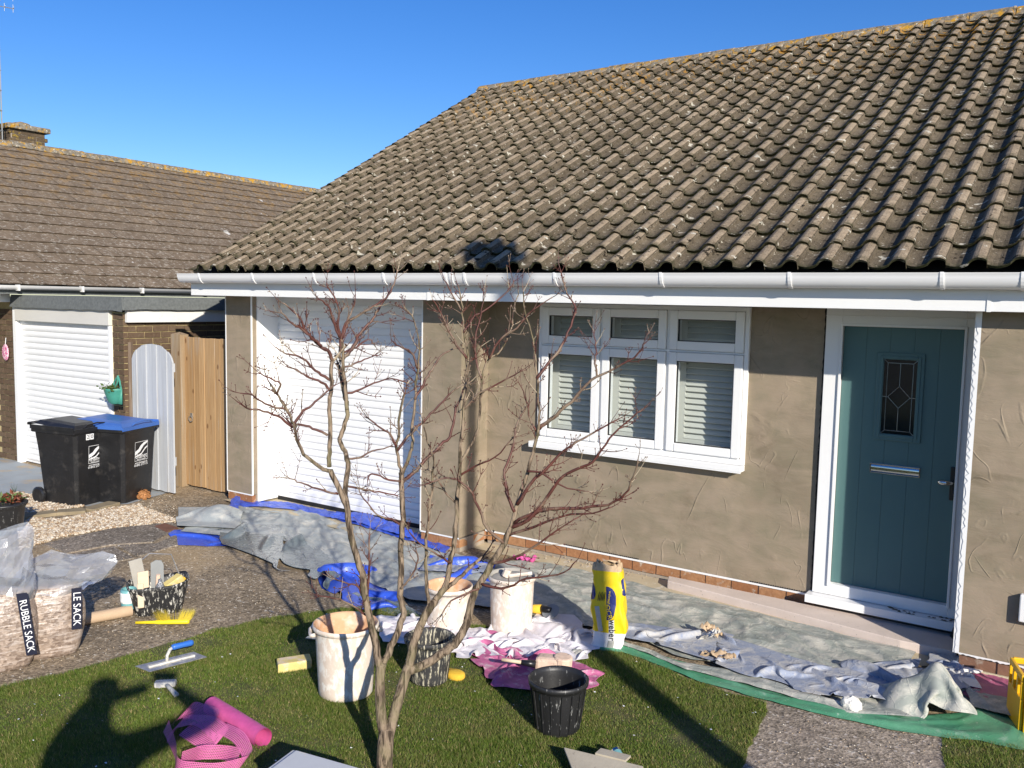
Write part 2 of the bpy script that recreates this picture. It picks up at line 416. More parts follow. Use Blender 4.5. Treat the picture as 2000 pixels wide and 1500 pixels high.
def mat_grass():
    t = NT('lawn_grass_blades')
    at = t.n('ShaderNodeAttribute'); at.attribute_name = 'tint'
    n1 = t.noise(2.4, 4, .6); n2 = t.noise(10, 4, .6, 4.0)
    c = t.mix(t.ramp(at.outputs['Fac'], 0, 1), (.060, .118, .010), (.215, .280, .050))
    brown = t.math('MULTIPLY', t.ramp(n1, .40, .60, .15, 1), t.ramp(n2, .36, .60))
    c = t.mix(t.math('MULTIPLY', brown, .50), c, (.22, .20, .075))
    c = t.mix(t.ramp(at.outputs['Fac'], .88, .94), c, (.42, .32, .15))
    p = t.n('ShaderNodeBsdfPrincipled'); t.l(c, p.inputs['Base Color']); p.inputs['Roughness'].default_value = .55
    p.inputs['Specular IOR Level'].default_value = .3
    tr = t.n('ShaderNodeBsdfTranslucent'); t.l(c, tr.inputs[0])
    mx = t.n('ShaderNodeMixShader'); mx.inputs[0].default_value = .25
    t.l(p.outputs[0], mx.inputs[1]); t.l(tr.outputs[0], mx.inputs[2]); t.l(mx.outputs[0], t.out.inputs[0])
    return t.m
M['grass'] = mat_grass()
M['lawnbase'] = simple('lawn_soil_thatch', (.075, .085, .022), .95, .35, 9.0, bump=.8, bsc=50.0, dirt=(.12, .10, .045), dsc=8.0, dlo=.45, dhi=.7)
def mat_gravel():
    t = NT('pale_shingle')
    at = t.n('ShaderNodeAttribute'); at.attribute_name = 'tint'
    r = t.n('ShaderNodeValToRGB'); t.l(at.outputs['Fac'], r.inputs[0])
    e = r.color_ramp.elements
    e[0].position = 0; e[0].color = (.20, .13, .08, 1); e[1].position = 1; e[1].color = (.72, .66, .56, 1)
    for p_, c_ in ((.25, (.42, .30, .19, 1)), (.5, (.55, .45, .32, 1)), (.75, (.60, .54, .44, 1))):
        q = e.new(p_); q.color = c_
    return t.pbr(t.mix(t.ramp(t.noise(90, 4), .3, .7, 0, .4), r.outputs[0], (.25, .19, .13)), .8, None, spec=.3)
M['gravel'] = mat_gravel()

def mat_cloth(name, a, b, plaster, amt=.55, rough=.6, psc=7.0, crease=.5, spec=.35):
    """builders' sheeting smeared with plaster"""
    t = NT(name)
    c = t.mix(t.ramp(t.noise(3.0, 4, .6), .35, .65), a, b)
    sm = t.ramp(t.noise(psc, 6, .7, 3.0, dist=.8), amt, amt+.16)
    c = t.mix(t.math('MULTIPLY', sm, .8), c, plaster)
    c = t.mix(t.ramp(t.noise(48, 4, .7, 13.0), .64, .70, 0, .7), c, tuple(min(1, x*1.25) for x in plaster))
    w = t.n('ShaderNodeTexNoise'); w.inputs['Scale'].default_value = 4.0; w.inputs['Detail'].default_value = 3
    t.l(t.pos(), w.inputs['Vector'])
    vm = t.n('ShaderNodeVectorMath', operation='MULTIPLY_ADD'); vm.inputs[1].default_value = (.35, .35, .35)
    t.l(w.outputs['Color'], vm.inputs[0]); t.l(t.pos(), vm.inputs[2])
    v = t.vor(9.0, 'DISTANCE_TO_EDGE', vec=vm.outputs[0])
    nr = t.bump(t.ramp(v.outputs['Distance'], 0, .05, 1, 0), crease*.35, .006)
    nr = t.bump(t.noise(26, 4, .6, 5.0, dist=.7), crease*.45, .008, nr)
    return t.pbr(c, rough, nr, spec=spec)
M['tarp_green'] = mat_cloth('dusty_green_grey_tarpaulin', (.255, .280, .250), (.340, .355, .315), (.58, .55, .47), .46, .7, 6.0, .9)
M['tarp_grey'] = mat_cloth('dusty_grey_tarpaulin', (.29, .32, .32), (.39, .41, .40), (.55, .53, .47), .48, .6, 5.0, .5)
M['tarp_silver'] = mat_cloth('silver_grey_tarpaulin', (.105, .140, .155), (.165, .195, .205), (.34, .35, .33), .64, .24, 5.0, .9, .7)
M['tarp_blue'] = mat_cloth('bright_blue_tarpaulin', (.030, .085, .52), (.050, .115, .62), (.42, .45, .62), .66, .38, 6.0, .5, .5)
M['tarp_dusblue'] = mat_cloth('dusty_blue_sheet', (.215, .25, .34), (.30, .335, .41), (.52, .50, .46), .45, .75, 7.0, .8)
M['poly_green'] = mat_cloth('green_polythene', (.055, .235, .120), (.11, .31, .185), (.36, .45, .36), .60, .4, 5.0, .4, .5)
M['pink_sheet'] = mat_cloth('pink_sheet', (.30, .06, .13), (.40, .11, .20), (.44, .36, .36), .60, .45, 5.0, .4, .5)
M['dustsheet'] = mat_cloth('white_dust_sheet', (.62, .58, .60), (.74, .71, .72), (.60, .50, .36), .64, .85, 9.0, .5, .2)
M['scrap'] = mat_cloth('plaster_scrap', (.70, .68, .62), (.78, .75, .68), (.60, .48, .34), .55, .85, 20.0, .6, .2)
M['sackagg'] = None

def mat_sack():
    t = NT('sack_of_aggregate')
    v = t.vor(55, 'F1')
    c = t.mix(t.ramp(v.outputs['Color'], .1, .9), (.18, .13, .10), (.44, .345, .275))
    c = t.mix(t.ramp(t.noise((8, 8, 40), 4, .6, 3.0, dist=.6), .52, .60, 0, .5), c, (.62, .54, .48))
    nr = t.bump(t.noise((7, 7, 60), 4, .6, 1.0, dist=.8), .55, .012)
    nr = t.bump(v.outputs['Distance'], .3, .006, nr)
    return t.pbr(c, .30, nr, spec=.6)
M['sackagg'] = mat_sack()
def mat_film(name, tint, op):
    t = NT(name)
    nr = t.bump(t.noise(9, 3, .5, 1.0, dist=1.2), .35, .02)
    d = t.n('ShaderNodeBsdfDiffuse'); d.inputs[0].default_value = tint+(1,); t.l(nr, d.inputs['Normal'])
    tl = t.n('ShaderNodeBsdfTranslucent'); tl.inputs[0].default_value = tint+(1,)
    g = t.n('ShaderNodeBsdfGlossy'); g.inputs[0].default_value = (1, 1, 1, 1); g.inputs['Roughness'].default_value = .18; t.l(nr, g.inputs['Normal'])
    tp = t.n('ShaderNodeBsdfTransparent')
    a = t.n('ShaderNodeMixShader'); a.inputs[0].default_value = .45; t.l(d.outputs[0], a.inputs[1]); t.l(tl.outputs[0], a.inputs[2])
    b = t.n('ShaderNodeMixShader'); b.inputs[0].default_value = op; t.l(tp.outputs[0], b.inputs[1]); t.l(a.outputs[0], b.inputs[2])
    fr = t.n('ShaderNodeFresnel'); fr.inputs[0].default_value = 1.6; t.l(nr, fr.inputs['Normal'])
    c = t.n('ShaderNodeMixShader'); t.l(fr.outputs[0], c.inputs[0]); t.l(b.outputs[0], c.inputs[1]); t.l(g.outputs[0], c.inputs[2])
    t.l(c.outputs[0], t.out.inputs[0]); return t.m
M['film'] = mat_film('clear_polythene', (.74, .77, .82), .34)
def mat_glass(name, tint=(1, 1, 1), refl=1.5):
    t = NT(name)
    tp = t.n('ShaderNodeBsdfTransparent'); tp.inputs[0].default_value = tint+(1,)
    g = t.n('ShaderNodeBsdfGlossy'); g.inputs['Roughness'].default_value = .01
    lw = t.n('ShaderNodeLayerWeight'); f5 = t.math('POWER', lw.outputs['Facing'], 4.0)
    c = t.n('ShaderNodeMixShader'); t.l(t.math('ADD', t.math('MULTIPLY', f5, .8), .06), c.inputs[0]); t.l(tp.outputs[0], c.inputs[1]); t.l(g.outputs[0], c.inputs[2])
    t.l(c.outputs[0], t.out.inputs[0]); return t.m
M['glass'] = mat_glass('window_glass', (.83, .87, .88))
M['darkglass'] = simple('dark_leaded_glass', (.010, .013, .014), .08, .3, 30.0, spec=.7)
def mat_meshnet():
    t = NT('pink_fibre_mesh')
    uv = t.n('ShaderNodeUVMap')
    sp = t.n('ShaderNodeSeparateXYZ'); t.l(uv.outputs[0], sp.inputs[0])
    fu = t.math('FRACT', sp.outputs[0]); fv = t.math('FRACT', sp.outputs[1])
    a = t.math('GREATER_THAN', fu, .58); b = t.math('GREATER_THAN', fv, .58)
    k = t.math('MAXIMUM', a, b)
    d = t.n('ShaderNodeBsdfPrincipled'); d.inputs['Base Color'].default_value = (.62, .15, .34, 1); d.inputs['Roughness'].default_value = .5
    tp = t.n('ShaderNodeBsdfTransparent')
    m = t.n('ShaderNodeMixShader'); t.l(k, m.inputs[0]); t.l(tp.outputs[0], m.inputs[1]); t.l(d.outputs[0], m.inputs[2])
    t.l(m.outputs[0], t.out.inputs[0]); return t.m
M['pinknet'] = mat_meshnet()
def mat_bark():
    t = NT('ridged_bark')
    g = t.noise((46, 46, 9), 4, .6, 0, None, .8)
    c = t.mix(t.ramp(g, .40, .57), (.050, .036, .025), (.265, .200, .140))
    c = t.mix(t.ramp(t.noise(7, 4, .6, 6.0), .5, .68, 0, .5), c, (.17, .16, .075))
    return t.pbr(c, .9, t.bump(g, .9, .012), spec=.2)
M['bark'] = mat_bark()
M['twig'] = simple('reddish_twig_bark', (.090, .028, .020), .6, .35, 12.0, dirt=(.20, .145, .10), dsc=5.0, dlo=.48, dhi=.60)
M['twigtan'] = simple('pale_twig_bark', (.36, .29, .20), .7, .2, 12.0)

# ---------------------------------------------------------------- mesh builder
class MB:
    def __init__(s): s.v = []; s.f = []; s.m = []; s.uv = None
    def add(s, vs, fs, mi=0):
        o = len(s.v); s.v.extend([tuple(map(float, p)) for p in vs])
        s.f.extend([tuple(i+o for i in q) for q in fs]); s.m.extend([mi]*len(fs)); return s
    def box(s, x0, x1, y0, y1, z0, z1, mi=0):
        vs = [(x, y, z) for z in (z0, z1) for y in (y0, y1) for x in (x0, x1)]
        return s.add(vs, [(0, 2, 3, 1), (4, 5, 7, 6), (0, 1, 5, 4), (2, 6, 7, 3), (0, 4, 6, 2), (1, 3, 7, 5)], mi)
    def obox(s, c, ax, h, mi=0):
        """box from centre, three axis vectors and half sizes"""
        c = np.asarray(c, float); A = [np.asarray(a, float)*k for a, k in zip(ax, h)]
        vs = [c+A[0]*i+A[1]*j+A[2]*k for k in (-1, 1) for j in (-1, 1) for i in (-1, 1)]
        return s.add(vs, [(0, 2, 3, 1), (4, 5, 7, 6), (0, 1, 5, 4), (2, 6, 7, 3), (0, 4, 6, 2), (1, 3, 7, 5)], mi)
    def tube(s, pts, rad, n=8, caps=True, mi=0):
        pts = [np.asarray(p, float) for p in pts]
        if not hasattr(rad, '__len__'): rad = [rad]*len(pts)
        T = []
        for i in range(len(pts)):
            d = pts[min(i+1, len(pts)-1)]-pts[max(i-1, 0)]; T.append(d/(np.linalg.norm(d)+1e-9))
        a = np.cross(T[0], (0, 0, 1.0))
        if np.linalg.norm(a) < .1: a = np.cross(T[0], (1.0, 0, 0))
        a /= np.linalg.norm(a); vs = []
        for p, t, r in zip(pts, T, rad):
            a = a-t*(a @ t); a /= np.linalg.norm(a); b = np.cross(t, a)
            for k in range(n):
                w = 2*math.pi*k/n; vs.append(p+r*(a*math.cos(w)+b*math.sin(w)))
        fs = []
        for i in range(len(pts)-1):
            for k in range(n):
                k2 = (k+1) % n; fs.append((i*n+k, i*n+k2, (i+1)*n+k2, (i+1)*n+k))
        if caps:
            fs.append(tuple(range(n-1, -1, -1))); fs.append(tuple((len(pts)-1)*n+k for k in range(n)))
        return s.add(vs, fs, mi)
    def lathe(s, prof, n=32, cap0=False, cap1=False, sx=1.0, sy=1.0, mi=0, wob=0.0):
        vs = []
        ph = rng.uniform(0, 6)
        for j, (r, z) in enumerate(prof):
            for k in range(n):
                w = 2*math.pi*k/n; q = r*(1+wob*math.sin(2*w+ph))
                vs.append((q*sx*math.cos(w), q*sy*math.sin(w), z))
        fs = []
        for j in range(len(prof)-1):
            for k in range(n):
                k2 = (k+1) % n; fs.append((j*n+k, j*n+k2, (j+1)*n+k2, (j+1)*n+k))
        if cap0: fs.append(tuple(range(n-1, -1, -1)))
        if cap1: fs.append(tuple((len(prof)-1)*n+k for k in range(n)))
        return s.add(vs, fs, mi)
    def grid(s, P, mi=0):
        nu, nv = P.shape[:2]
        return s.add(P.reshape(-1, 3), [(i*nv+j, (i+1)*nv+j, (i+1)*nv+j+1, i*nv+j+1) for i in range(nu-1) for j in range(nv-1)], mi)
    def prism(s, poly, z0, z1, mi=0):
        n = len(poly)
        vs = [(p[0], p[1], z0) for p in poly]+[(p[0], p[1], z1) for p in poly]
        fs = [tuple(range(n-1, -1, -1)), tuple(range(n, 2*n))]+[(i, (i+1) % n, n+(i+1) % n, n+i) for i in range(n)]
        return s.add(vs, fs, mi)
    def move(s, M4):
        s.v = [tuple(M4 @ Vector(p)) for p in s.v]; return s
    def mesh(s, name, mats, smooth=False):
        me = bpy.data.meshes.new(name); me.from_pydata(s.v, [], s.f); me.validate()
        for m in (mats if isinstance(mats, (list, tuple)) else [mats]): me.materials.append(m)
        if max(s.m, default=0) > 0 and len(me.polygons) == len(s.m): me.polygons.foreach_set('material_index', s.m)
        bm = bmesh.new(); bm.from_mesh(me); bmesh.ops.recalc_face_normals(bm, faces=bm.faces); bm.to_mesh(me); bm.free()
        if smooth: me.polygons.foreach_set('use_smooth', [True]*len(me.polygons))
        me.update(); return me

def put(name, me, parent=None, world=False, loc=None, bevel=0.0, auto=None, mat4=None):
    """link a mesh object; world=True: the coordinates are world ones although the parent stands elsewhere"""
    o = bpy.data.objects.new(name, me); col.objects.link(o)
    if loc is not None: o.location = tuple(loc)
    if mat4 is not None: o.matrix_basis = mat4
    if parent is not None:
        o.parent = parent
        if world and parent.get('_l') is not None: o.matrix_parent_inverse = Matrix.Translation(-Vector(parent['_l']))
    if bevel:
        b = o.modifiers.new('bevel', 'BEVEL'); b.width = bevel; b.segments = 2; b.limit_method = 'ANGLE'
    return o
def part(name, mb, mat, parent, world=False, smooth=False, **k):
    return put(name, mb.mesh(name, mat, smooth), parent, world, **k)
def tag(o, label=None, cat=None, group=None, kind=None):
    if label: o['label'] = label
    if cat: o['category'] = cat
    if group: o['group'] = group
    if kind: o['kind'] = kind
    return o
def thing(name, label, cat, loc=(0, 0, 0), rz=0.0, group=None):
    o = bpy.data.objects.new(name, None); col.objects.link(o); o.empty_display_size = .1
    o.location = tuple(float(x) for x in loc); o.rotation_euler = (0, 0, rz); o['_l'] = [float(x) for x in loc]
    return tag(o, label, cat, group)
def struct(name, mb, mat, smooth=False): return tag(put(name, mb.mesh(name, mat, smooth)), kind='structure')

_txt = {}
def text_mesh(body, size, mat, align='CENTER', ext=.0004):
    cu = bpy.data.curves.new('lettering', 'FONT'); cu.body = body; cu.size = size; cu.align_x = align; cu.align_y = 'CENTER'; cu.extrude = ext
    cu.resolution_u = 3
    o = bpy.data.objects.new('lettering', cu); col.objects.link(o)
    dg = bpy.context.evaluated_depsgraph_get(); dg.update()
    me = bpy.data.meshes.new_from_object(o.evaluated_get(dg))
    bpy.data.objects.remove(o); bpy.data.curves.remove(cu)
    me.name = 'lettering'; me.materials.clear(); me.materials.append(mat); return me
def frame4(c, right, up):
    r = Vector(right).normalized(); u = Vector(up); u = (u-r*u.dot(r)).normalized(); n = r.cross(u)
    return Matrix(((r.x, u.x, n.x, c[0]), (r.y, u.y, n.y, c[1]), (r.z, u.z, n.z, c[2]), (0, 0, 0, 1)))
def lettering(body, size, mat, parent, c, right, up, world=False, sx=1.0, align='CENTER'):
    o = put('lettering', text_mesh(body, size, mat, align), parent, world)
    o.matrix_basis = frame4(c, right, up) @ Matrix.Diagonal((sx, 1, 1, 1)); return o
def resample(pl, n):
    pl = np.asarray(pl, float); d = np.r_[0, np.cumsum(np.linalg.norm(np.diff(pl, axis=0), axis=1))]
    t = np.linspace(0, d[-1], n); return np.stack([np.interp(t, d, pl[:, k]) for k in range(pl.shape[1])], 1)
def inpoly(x, y, poly):
    poly = np.asarray(poly); ins = np.zeros(np.shape(x), bool); j = len(poly)-1
    for i in range(len(poly)):
        xi, yi = poly[i][:2]; xj, yj = poly[j][:2]
        ins ^= ((yi > y) != (yj > y)) & (x < (xj-xi)*(y-yi)/(yj-yi+1e-12)+xi); j = i
    return ins

# ================================================================ THE SETTING
def poly_sheet(name, pts, z, mat):
    m = MB(); m.add([(p[0], p[1], z) for p in pts], [tuple(range(len(pts)))])
    return struct(name, m, mat)
m = MB(); m.add([(-400, -400, -.02), (400, -400, -.02), (400, 400, -.02), (-400, 400, -.02)], [(0, 1, 2, 3)])
struct('ground', m, M['soil'])
poly_sheet('driveway', [(-14, 1.0), (3, 1.0), (3, 7.6), (-14, 7.6)], 0.0, M['drive'])
LAWN = [G(*p)[:2] for p in ((-120, 1385), (0, 1345), (120, 1318), (230, 1287), (330, 1258), (420, 1232), (500, 1214), (570, 1203), (650, 1192), (760, 1182),
        (860, 1215), (1000, 1232), (1130, 1262), (1230, 1280), (1330, 1322), (1420, 1352), (1502, 1377), (1478, 1430), (1448, 1500))]
LAWN += [np.array((-1.1, 2.6)), np.array((-.9, 1.0)), np.array((-9.0, 1.0)), np.array((-9.0, 1.9))]
def ragged_poly(P, amt=.022):
    Q = np.array(P); Q = np.vstack([Q, Q[:1]]); out = []
    for a, b in zip(Q[:-1], Q[1:]):
        k = max(1, min(60, int(np.linalg.norm(b-a)/.05))); d = (b-a)/(np.linalg.norm(b-a)+1e-9); nn = np.array([-d[1], d[0]])
        for i in range(k):
            p = a+(b-a)*i/k; out.append(p+nn*amt*(noise(p[None]*6.0)[0]+.6*noise(p[None]*19.0)[0]))
    return out
LAWN = ragged_poly(LAWN)
poly_sheet('lawn', LAWN, .006, M['lawnbase'])
LAWN2 = [G(*p)[:2] for p in ((1842, 1436), (2000, 1466), (2060, 1478))]+[np.array((.6, 4.6)), np.array((.6, 2.2)), np.array((-.5, 2.2)), G(1848, 1500)[:2]]
LAWN2 = ragged_poly(LAWN2)
poly_sheet('lawn_border', LAWN2, .006, M['lawnbase'])
PATHP = [G(*p)[:2] for p in ((1440, 1365), (1860, 1400))]+[G(1850, 1500)[:2], np.array((-.5, 2.2)), np.array((-.9, 2.2)), G(1440, 1500)[:2]]
poly_sheet('garden_path', PATHP, .004, M['path'])
# cream concrete strip along the house wall
poly_sheet('house_path', [G(880, 1062)[:2], (-4.9, 6.83), (-1.0, 6.83), (-.7, 6.3), G(1755, 1300)[:2], G(1300, 1165)[:2], G(1050, 1098)[:2]], .005, M['cream_path'])
poly_sheet('garage_apron', [(-8.22, 6.35), (-7.77, 6.3), (-5.35, 6.2), (-5.35, 7.0), (-8.22, 7.0)], .03, M['cream_path'])
# neighbour's grey forecourt and stone edging
poly_sheet('forecourt', [G(*p)[:2] for p in ((-200, 860), (30, 900), (120, 925), (300, 955), (330, 962), (250, 985), (150, 990), (95, 985), (40, 960), (-60, 985), (-300, 1010))], .004, M['forecourt'])
def edge_stones():
    line = [G(*p) for p in ((45, 1012), (110, 1004), (170, 1000), (225, 985))]
    for i in range(3):
        a, b = line[i], line[i+1]; d = (b-a); L = np.linalg.norm(d); d /= L; n = np.array([-d[1], d[0], 0])
        m = MB(); m.obox((a+b)/2+np.array([0, 0, .012]), (d, n, (0, 0, 1)), (L/2-.008, .085, .022))
        o = put('edging_stone', m.mesh('edging_stone', M['edgestone']), bevel=.008); tag(o, kind='structure')
edge_stones()
# flags of the crazy paving beside the drive
flags = [[(85, 1064), (205, 1036), (330, 1018), (352, 1030), (300, 1060), (215, 1066), (130, 1082)], [(135, 1084), (222, 1069), (262, 1092), (180, 1106), (90, 1112)],
         [(228, 1066), (306, 1063), (345, 1045), (348, 1066), (268, 1089)]]
for fl in flags:
    m = MB(); m.prism([G(*p)[:2] for p in fl], -.01, .012)
    o = put('paving_flag', m.mesh('paving_flag', M['paver']), bevel=.006); tag(o, kind='structure')
# raised bank the photographer stands on, behind and below the camera
m = MB()
fx, fy = CF[0], CF[1]; ln = math.hypot(fx, fy); fd = np.array([fx/ln, fy/ln]); sd = np.array([fd[1], -fd[0]])
pr = [(-6, .65), (.55, .65), (1.7, -.01)]
vs = []
for t_, z in pr:
    for s_ in (-5, 5): vs.append((*(fd*t_+sd*s_), z))
m.add(vs, [(0, 1, 3, 2), (2, 3, 5, 4)])
struct('raised_bank', m, M['lawnbase'])

# gravel: thousands of pebbles, one object
def pebbles(name, polys, density, rmin, rmax):
    bmi = bmesh.new(); bmesh.ops.create_icosphere(bmi, subdivisions=1, radius=1); bv = np.array([v.co for v in bmi.verts]); bf = np.array([[v.index for v in f.verts] for f in bmi.faces]); bmi.free()
    P = []
    for poly in polys:
        poly = np.array(poly); lo, hi = poly.min(0), poly.max(0); n = int((hi-lo).prod()*density)
        q = rng.uniform(lo, hi, (n, 2)); P.append(q[inpoly(q[:, 0], q[:, 1], poly)])
    P = np.concatenate(P); n = len(P)
    r = rng.uniform(rmin, rmax, n); sc = np.stack([r, r*rng.uniform(.6, 1, n), r*rng.uniform(.4, .7, n)], 1)
    a = rng.uniform(0, 6.28, n); ca, sa = np.cos(a), np.sin(a)
    V = bv[None]*(1+rng.uniform(-.15, .15, (n, len(bv), 1)))*sc[:, None, :]
    X = V[..., 0]*ca[:, None]-V[..., 1]*sa[:, None]+P[:, None, 0]; Y = V[..., 0]*sa[:, None]+V[..., 1]*ca[:, None]+P[:, None, 1]
    Z = V[..., 2]+(rng.uniform(0, .016, n)+sc[:, 2]*.7)[:, None]
    V = np.stack([X, Y, Z], -1).reshape(-1, 3); Fc = (bf[None]+np.arange(n)[:, None, None]*len(bv)).reshape(-1)
    me = bpy.data.meshes.new(name); me.vertices.add(len(V)); me.vertices.foreach_set('co', V.ravel())
    me.loops.add(len(Fc)); me.loops.foreach_set('vertex_index', Fc); me.polygons.add(len(Fc)//3)
    me.polygons.foreach_set('loop_start', np.arange(0, len(Fc), 3)); me.polygons.foreach_set('loop_total', np.full(len(Fc)//3, 3))
    me.polygons.foreach_set('use_smooth', np.ones(len(Fc)//3, bool))
    me.update(); at = me.attributes.new('tint', 'FLOAT', 'POINT'); at.data.foreach_set('value', np.repeat(rng.uniform(0, 1, n), len(bv)))
    me.materials.append(M['gravel']); return tag(put(name, me), kind='stuff')
GR = [[G(*p)[:2] for p in ((60, 1015), (120, 1016), (230, 992), (270, 988), (305, 1002), (350, 1020), (215, 1034), (120, 1050), (70, 1066), (40, 1075), (35, 1030))],
      [G(*p)[:2] for p in ((20, 962), (95, 972), (120, 985), (165, 990), (60, 1006), (40, 1003))]]
pebbles('gravel', GR, 9500, .008, .020)
pebbles('loose_grit', [[G(*p)[:2] for p in ((250, 985), (345, 965), (350, 1030), (300, 1010))], [G(*p)[:2] for p in ((1000, 1062), (1290, 1118), (1290, 1140), (1010, 1085))]], 420, .004, .009)

pebbles('loose_stones', [[G(*p)[:2] for p in ((60, 1060), (340, 1060), (640, 1160), (560, 1195), (230, 1280), (0, 1335), (0, 1150))], [G(*p)[:2] for p in ((1500, 1385), (1850, 1445), (1850, 1500), (1450, 1500))]], 190, .0025, .0065)
# grass blades, one object
def blades(name, polys, density, h0, h1):
    P = []
    for poly in polys:
        poly = np.array(poly); lo, hi = poly.min(0), poly.max(0); n = int((hi-lo).prod()*density)
        q = rng.uniform(lo, hi, (n, 2)); q = q[inpoly(q[:, 0], q[:, 1], poly)]
        dd = (np.c_[q, np.zeros(len(q))]-CP) @ CF
        q = q[dd > 3.6]; P.append(q)
    P = np.concatenate(P); n = len(P)
    patch = noise(P*2.2)+.5*noise(P*7.0)
    keep = rng.uniform(0, 1, n) < np.clip(.78+patch*.55, .3, 1); P = P[keep]; patch = patch[keep]; n = len(P)
    h = rng.uniform(h0, h1, n)*(1+.55*patch)
    a = rng.uniform(0, 6.283, n); w = rng.uniform(.0013, .0026, n)
    lean = rng.uniform(.1, 1.0, n)*h; b = rng.uniform(0, 6.283, n)
    z0 = np.full(n, .004)
    v0 = np.stack([P[:, 0]-np.cos(a)*w, P[:, 1]-np.sin(a)*w, z0], 1); v1 = np.stack([P[:, 0]+np.cos(a)*w, P[:, 1]+np.sin(a)*w, z0], 1)
    v2 = np.stack([P[:, 0]+np.cos(b)*lean, P[:, 1]+np.sin(b)*lean, z0+h], 1)
    V = np.stack([v0, v1, v2], 1).reshape(-1, 3); Fc = np.arange(3*n)
    me = bpy.data.meshes.new(name); me.vertices.add(len(V)); me.vertices.foreach_set('co', V.ravel())
    me.loops.add(3*n); me.loops.foreach_set('vertex_index', Fc); me.polygons.add(n)
    me.polygons.foreach_set('loop_start', np.arange(0, 3*n, 3)); me.polygons.foreach_set('loop_total', np.full(n, 3)); me.update()
    at = me.attributes.new('tint', 'FLOAT', 'POINT'); at.data.foreach_set('value', np.repeat(rng.uniform(0, 1, n), 3))
    me.materials.append(M['grass']); return tag(put(name, me), kind='stuff')
def petals(n):
    lo, hi = np.array(LAWN).min(0), np.array(LAWN).max(0); q = rng.uniform(lo, hi, (n*4, 2)); q = q[inpoly(q[:, 0], q[:, 1], np.array(LAWN))][:n]; b = MB()
    for x, y in q:
        r_ = rng.uniform(.003, .007); z = rng.uniform(.018, .030); a = rng.uniform(0, 6.28); b.add([(x+r_*math.cos(a+k*1.57)*(1 if k % 2 else 1.5), y+r_*math.sin(a+k*1.57), z+rng.uniform(-.003, .003)) for k in range(4)], [(0, 1, 2, 3)])
    return tag(put('fallen_petals', b.mesh('fallen_petals', M['sticker'])), kind='stuff')
petals(260)
blades('grass', [LAWN, LAWN2], 52000, .008, .024)

# ================================================================ THE BUNGALOW
YM, YG, YR, YD = 6.83, 6.405, 6.26, 6.75        # main wall, garage wall, porch wall, garage door
ZS = 2.35                                       # soffit
house = thing('rendered_bungalow', 'bungalow with brown pantile roof, fresh grey-brown render and teal front door', 'house', (-4, 7.5, 0))
W = dict(world=True)
wall = MB()
wx0, wx1, wz0 = -4.305, -2.345, 1.075
wall.box(-4.89, wx0, YM, YM+.25, .135, ZS); wall.box(wx1, -1.765, YM, YM+.25, .135, ZS); wall.box(wx0, wx1, YM, YM+.25, .135, wz0)
wall.box(-5.355, -4.89, YG, YM+.25, .135, ZS)                      # pier right of the garage
wall.box(-8.22, -7.79, YG, YG+.06, .135, ZS); wall.box(-8.22, -8.0, YG+.06, 14.5, .135, ZS)
wall.box(-.675, 2.0, YR, YM+.3, .125, ZS)
wall_o = part('wall', wall, M['render'], house, **W)
m = MB(); m.box(-7.995, 2.0, 11.0, 11.1, 0, ZS); m.box(1.9, 2.0, YM+.3, 11, 0, ZS)
m.box(-5.35, -5.25, YM+.26, 11, 0, ZS); m.box(-7.99, 1.9, YM+.6, 10.9, 2.42, 2.45)
part('inner_wall', m, M['dark'], house, **W)
# reveal left of the garage door: a strip of brick then the white jamb
m = MB(); m.box(-7.84, -7.79, YG+.062, 6.475, .06, ZS-.002); part('reveal', m, M['mortar2'], house, **W)
m = MB(); m.box(-7.99, -7.775, 6.477, YD+.1, .05, ZS-.003); part('garage_jamb', m, M['white'], house, bevel=.003, **W)
m = MB(); m.box(-5.362, -5.350, YG-.004, YG+.05, .13, ZS-.002); m.box(-8.226, -8.214, YG-.004, YG+.01, .13, ZS-.002); m.box(-7.796, -7.784, YG-.005, YG+.01, .13, ZS-.002)
m.box(-8.22, -7.79, YG-.004, YG, .125, .138); m.box(-5.355, -4.89, YG-.004, YG, .125, .138)
part('corner_bead', m, M['white'], house, **W)
def ragged(mb, p0, p1, n, w, out, depth_):
    p0, p1 = np.array(p0, float), np.array(p1, float); up = (p1-p0)/np.linalg.norm(p1-p0); o = np.asarray(out, float); q = np.cross(up, o)
    L = []; Rr = []
    for i in range(n+1):
        p = p0+(p1-p0)*i/n; L.append(p-o*0); Rr.append(p+o*(w*(.75+.5*rng.random()) if i % 2 else w*(.4+.5*rng.random())))
    P = np.array([L, Rr]); mb.grid(P); return mb
m = MB(); ragged(m, (-.668, YR-.004, .12), (-.668, YR-.004, ZS), 90, .030, (-1, 0, 0), .004)
ragged(m, (-.675, YR-.005, .128), (1.6, YR-.005, .128), 140, .014, (0, 0, -1), .004)
m.box(-.705, -.676, YR, YR+.05, .12, ZS-.003)
part('render_edge_bead', m, M['white'], house, **W)
m = MB(); m.box(-4.89, -1.765, YM-.006, YM-.001, .118, .134)
part('base_bead', m, M['white'], house, **W)
m = MB()
for i in range(150):
    x = -4.55+i*.0185
    if noise(np.array([[x*1.4, 2.0]]))[0] > -.15: m.box(x, x+.009, YM-.009, YM-.0065, .136, .146)
for i in range(62):
    z = .16+i*.0185
    if noise(np.array([[z*3.4, 5.0]]))[0] > -.1: m.box(-1.780, -1.772, YM-.004, YM-.001, z, z+.009)
tag(part('bead_holes', m, M['dark'], house, **W), kind='stuff')
m = MB(); ragged(m, (-1.768, YM-.004, .135), (-1.768, YM-.004, ZS), 70, .012, (-1, 0, 0), .004)
part('door_edge_bead', m, M['dark'], house, **W)
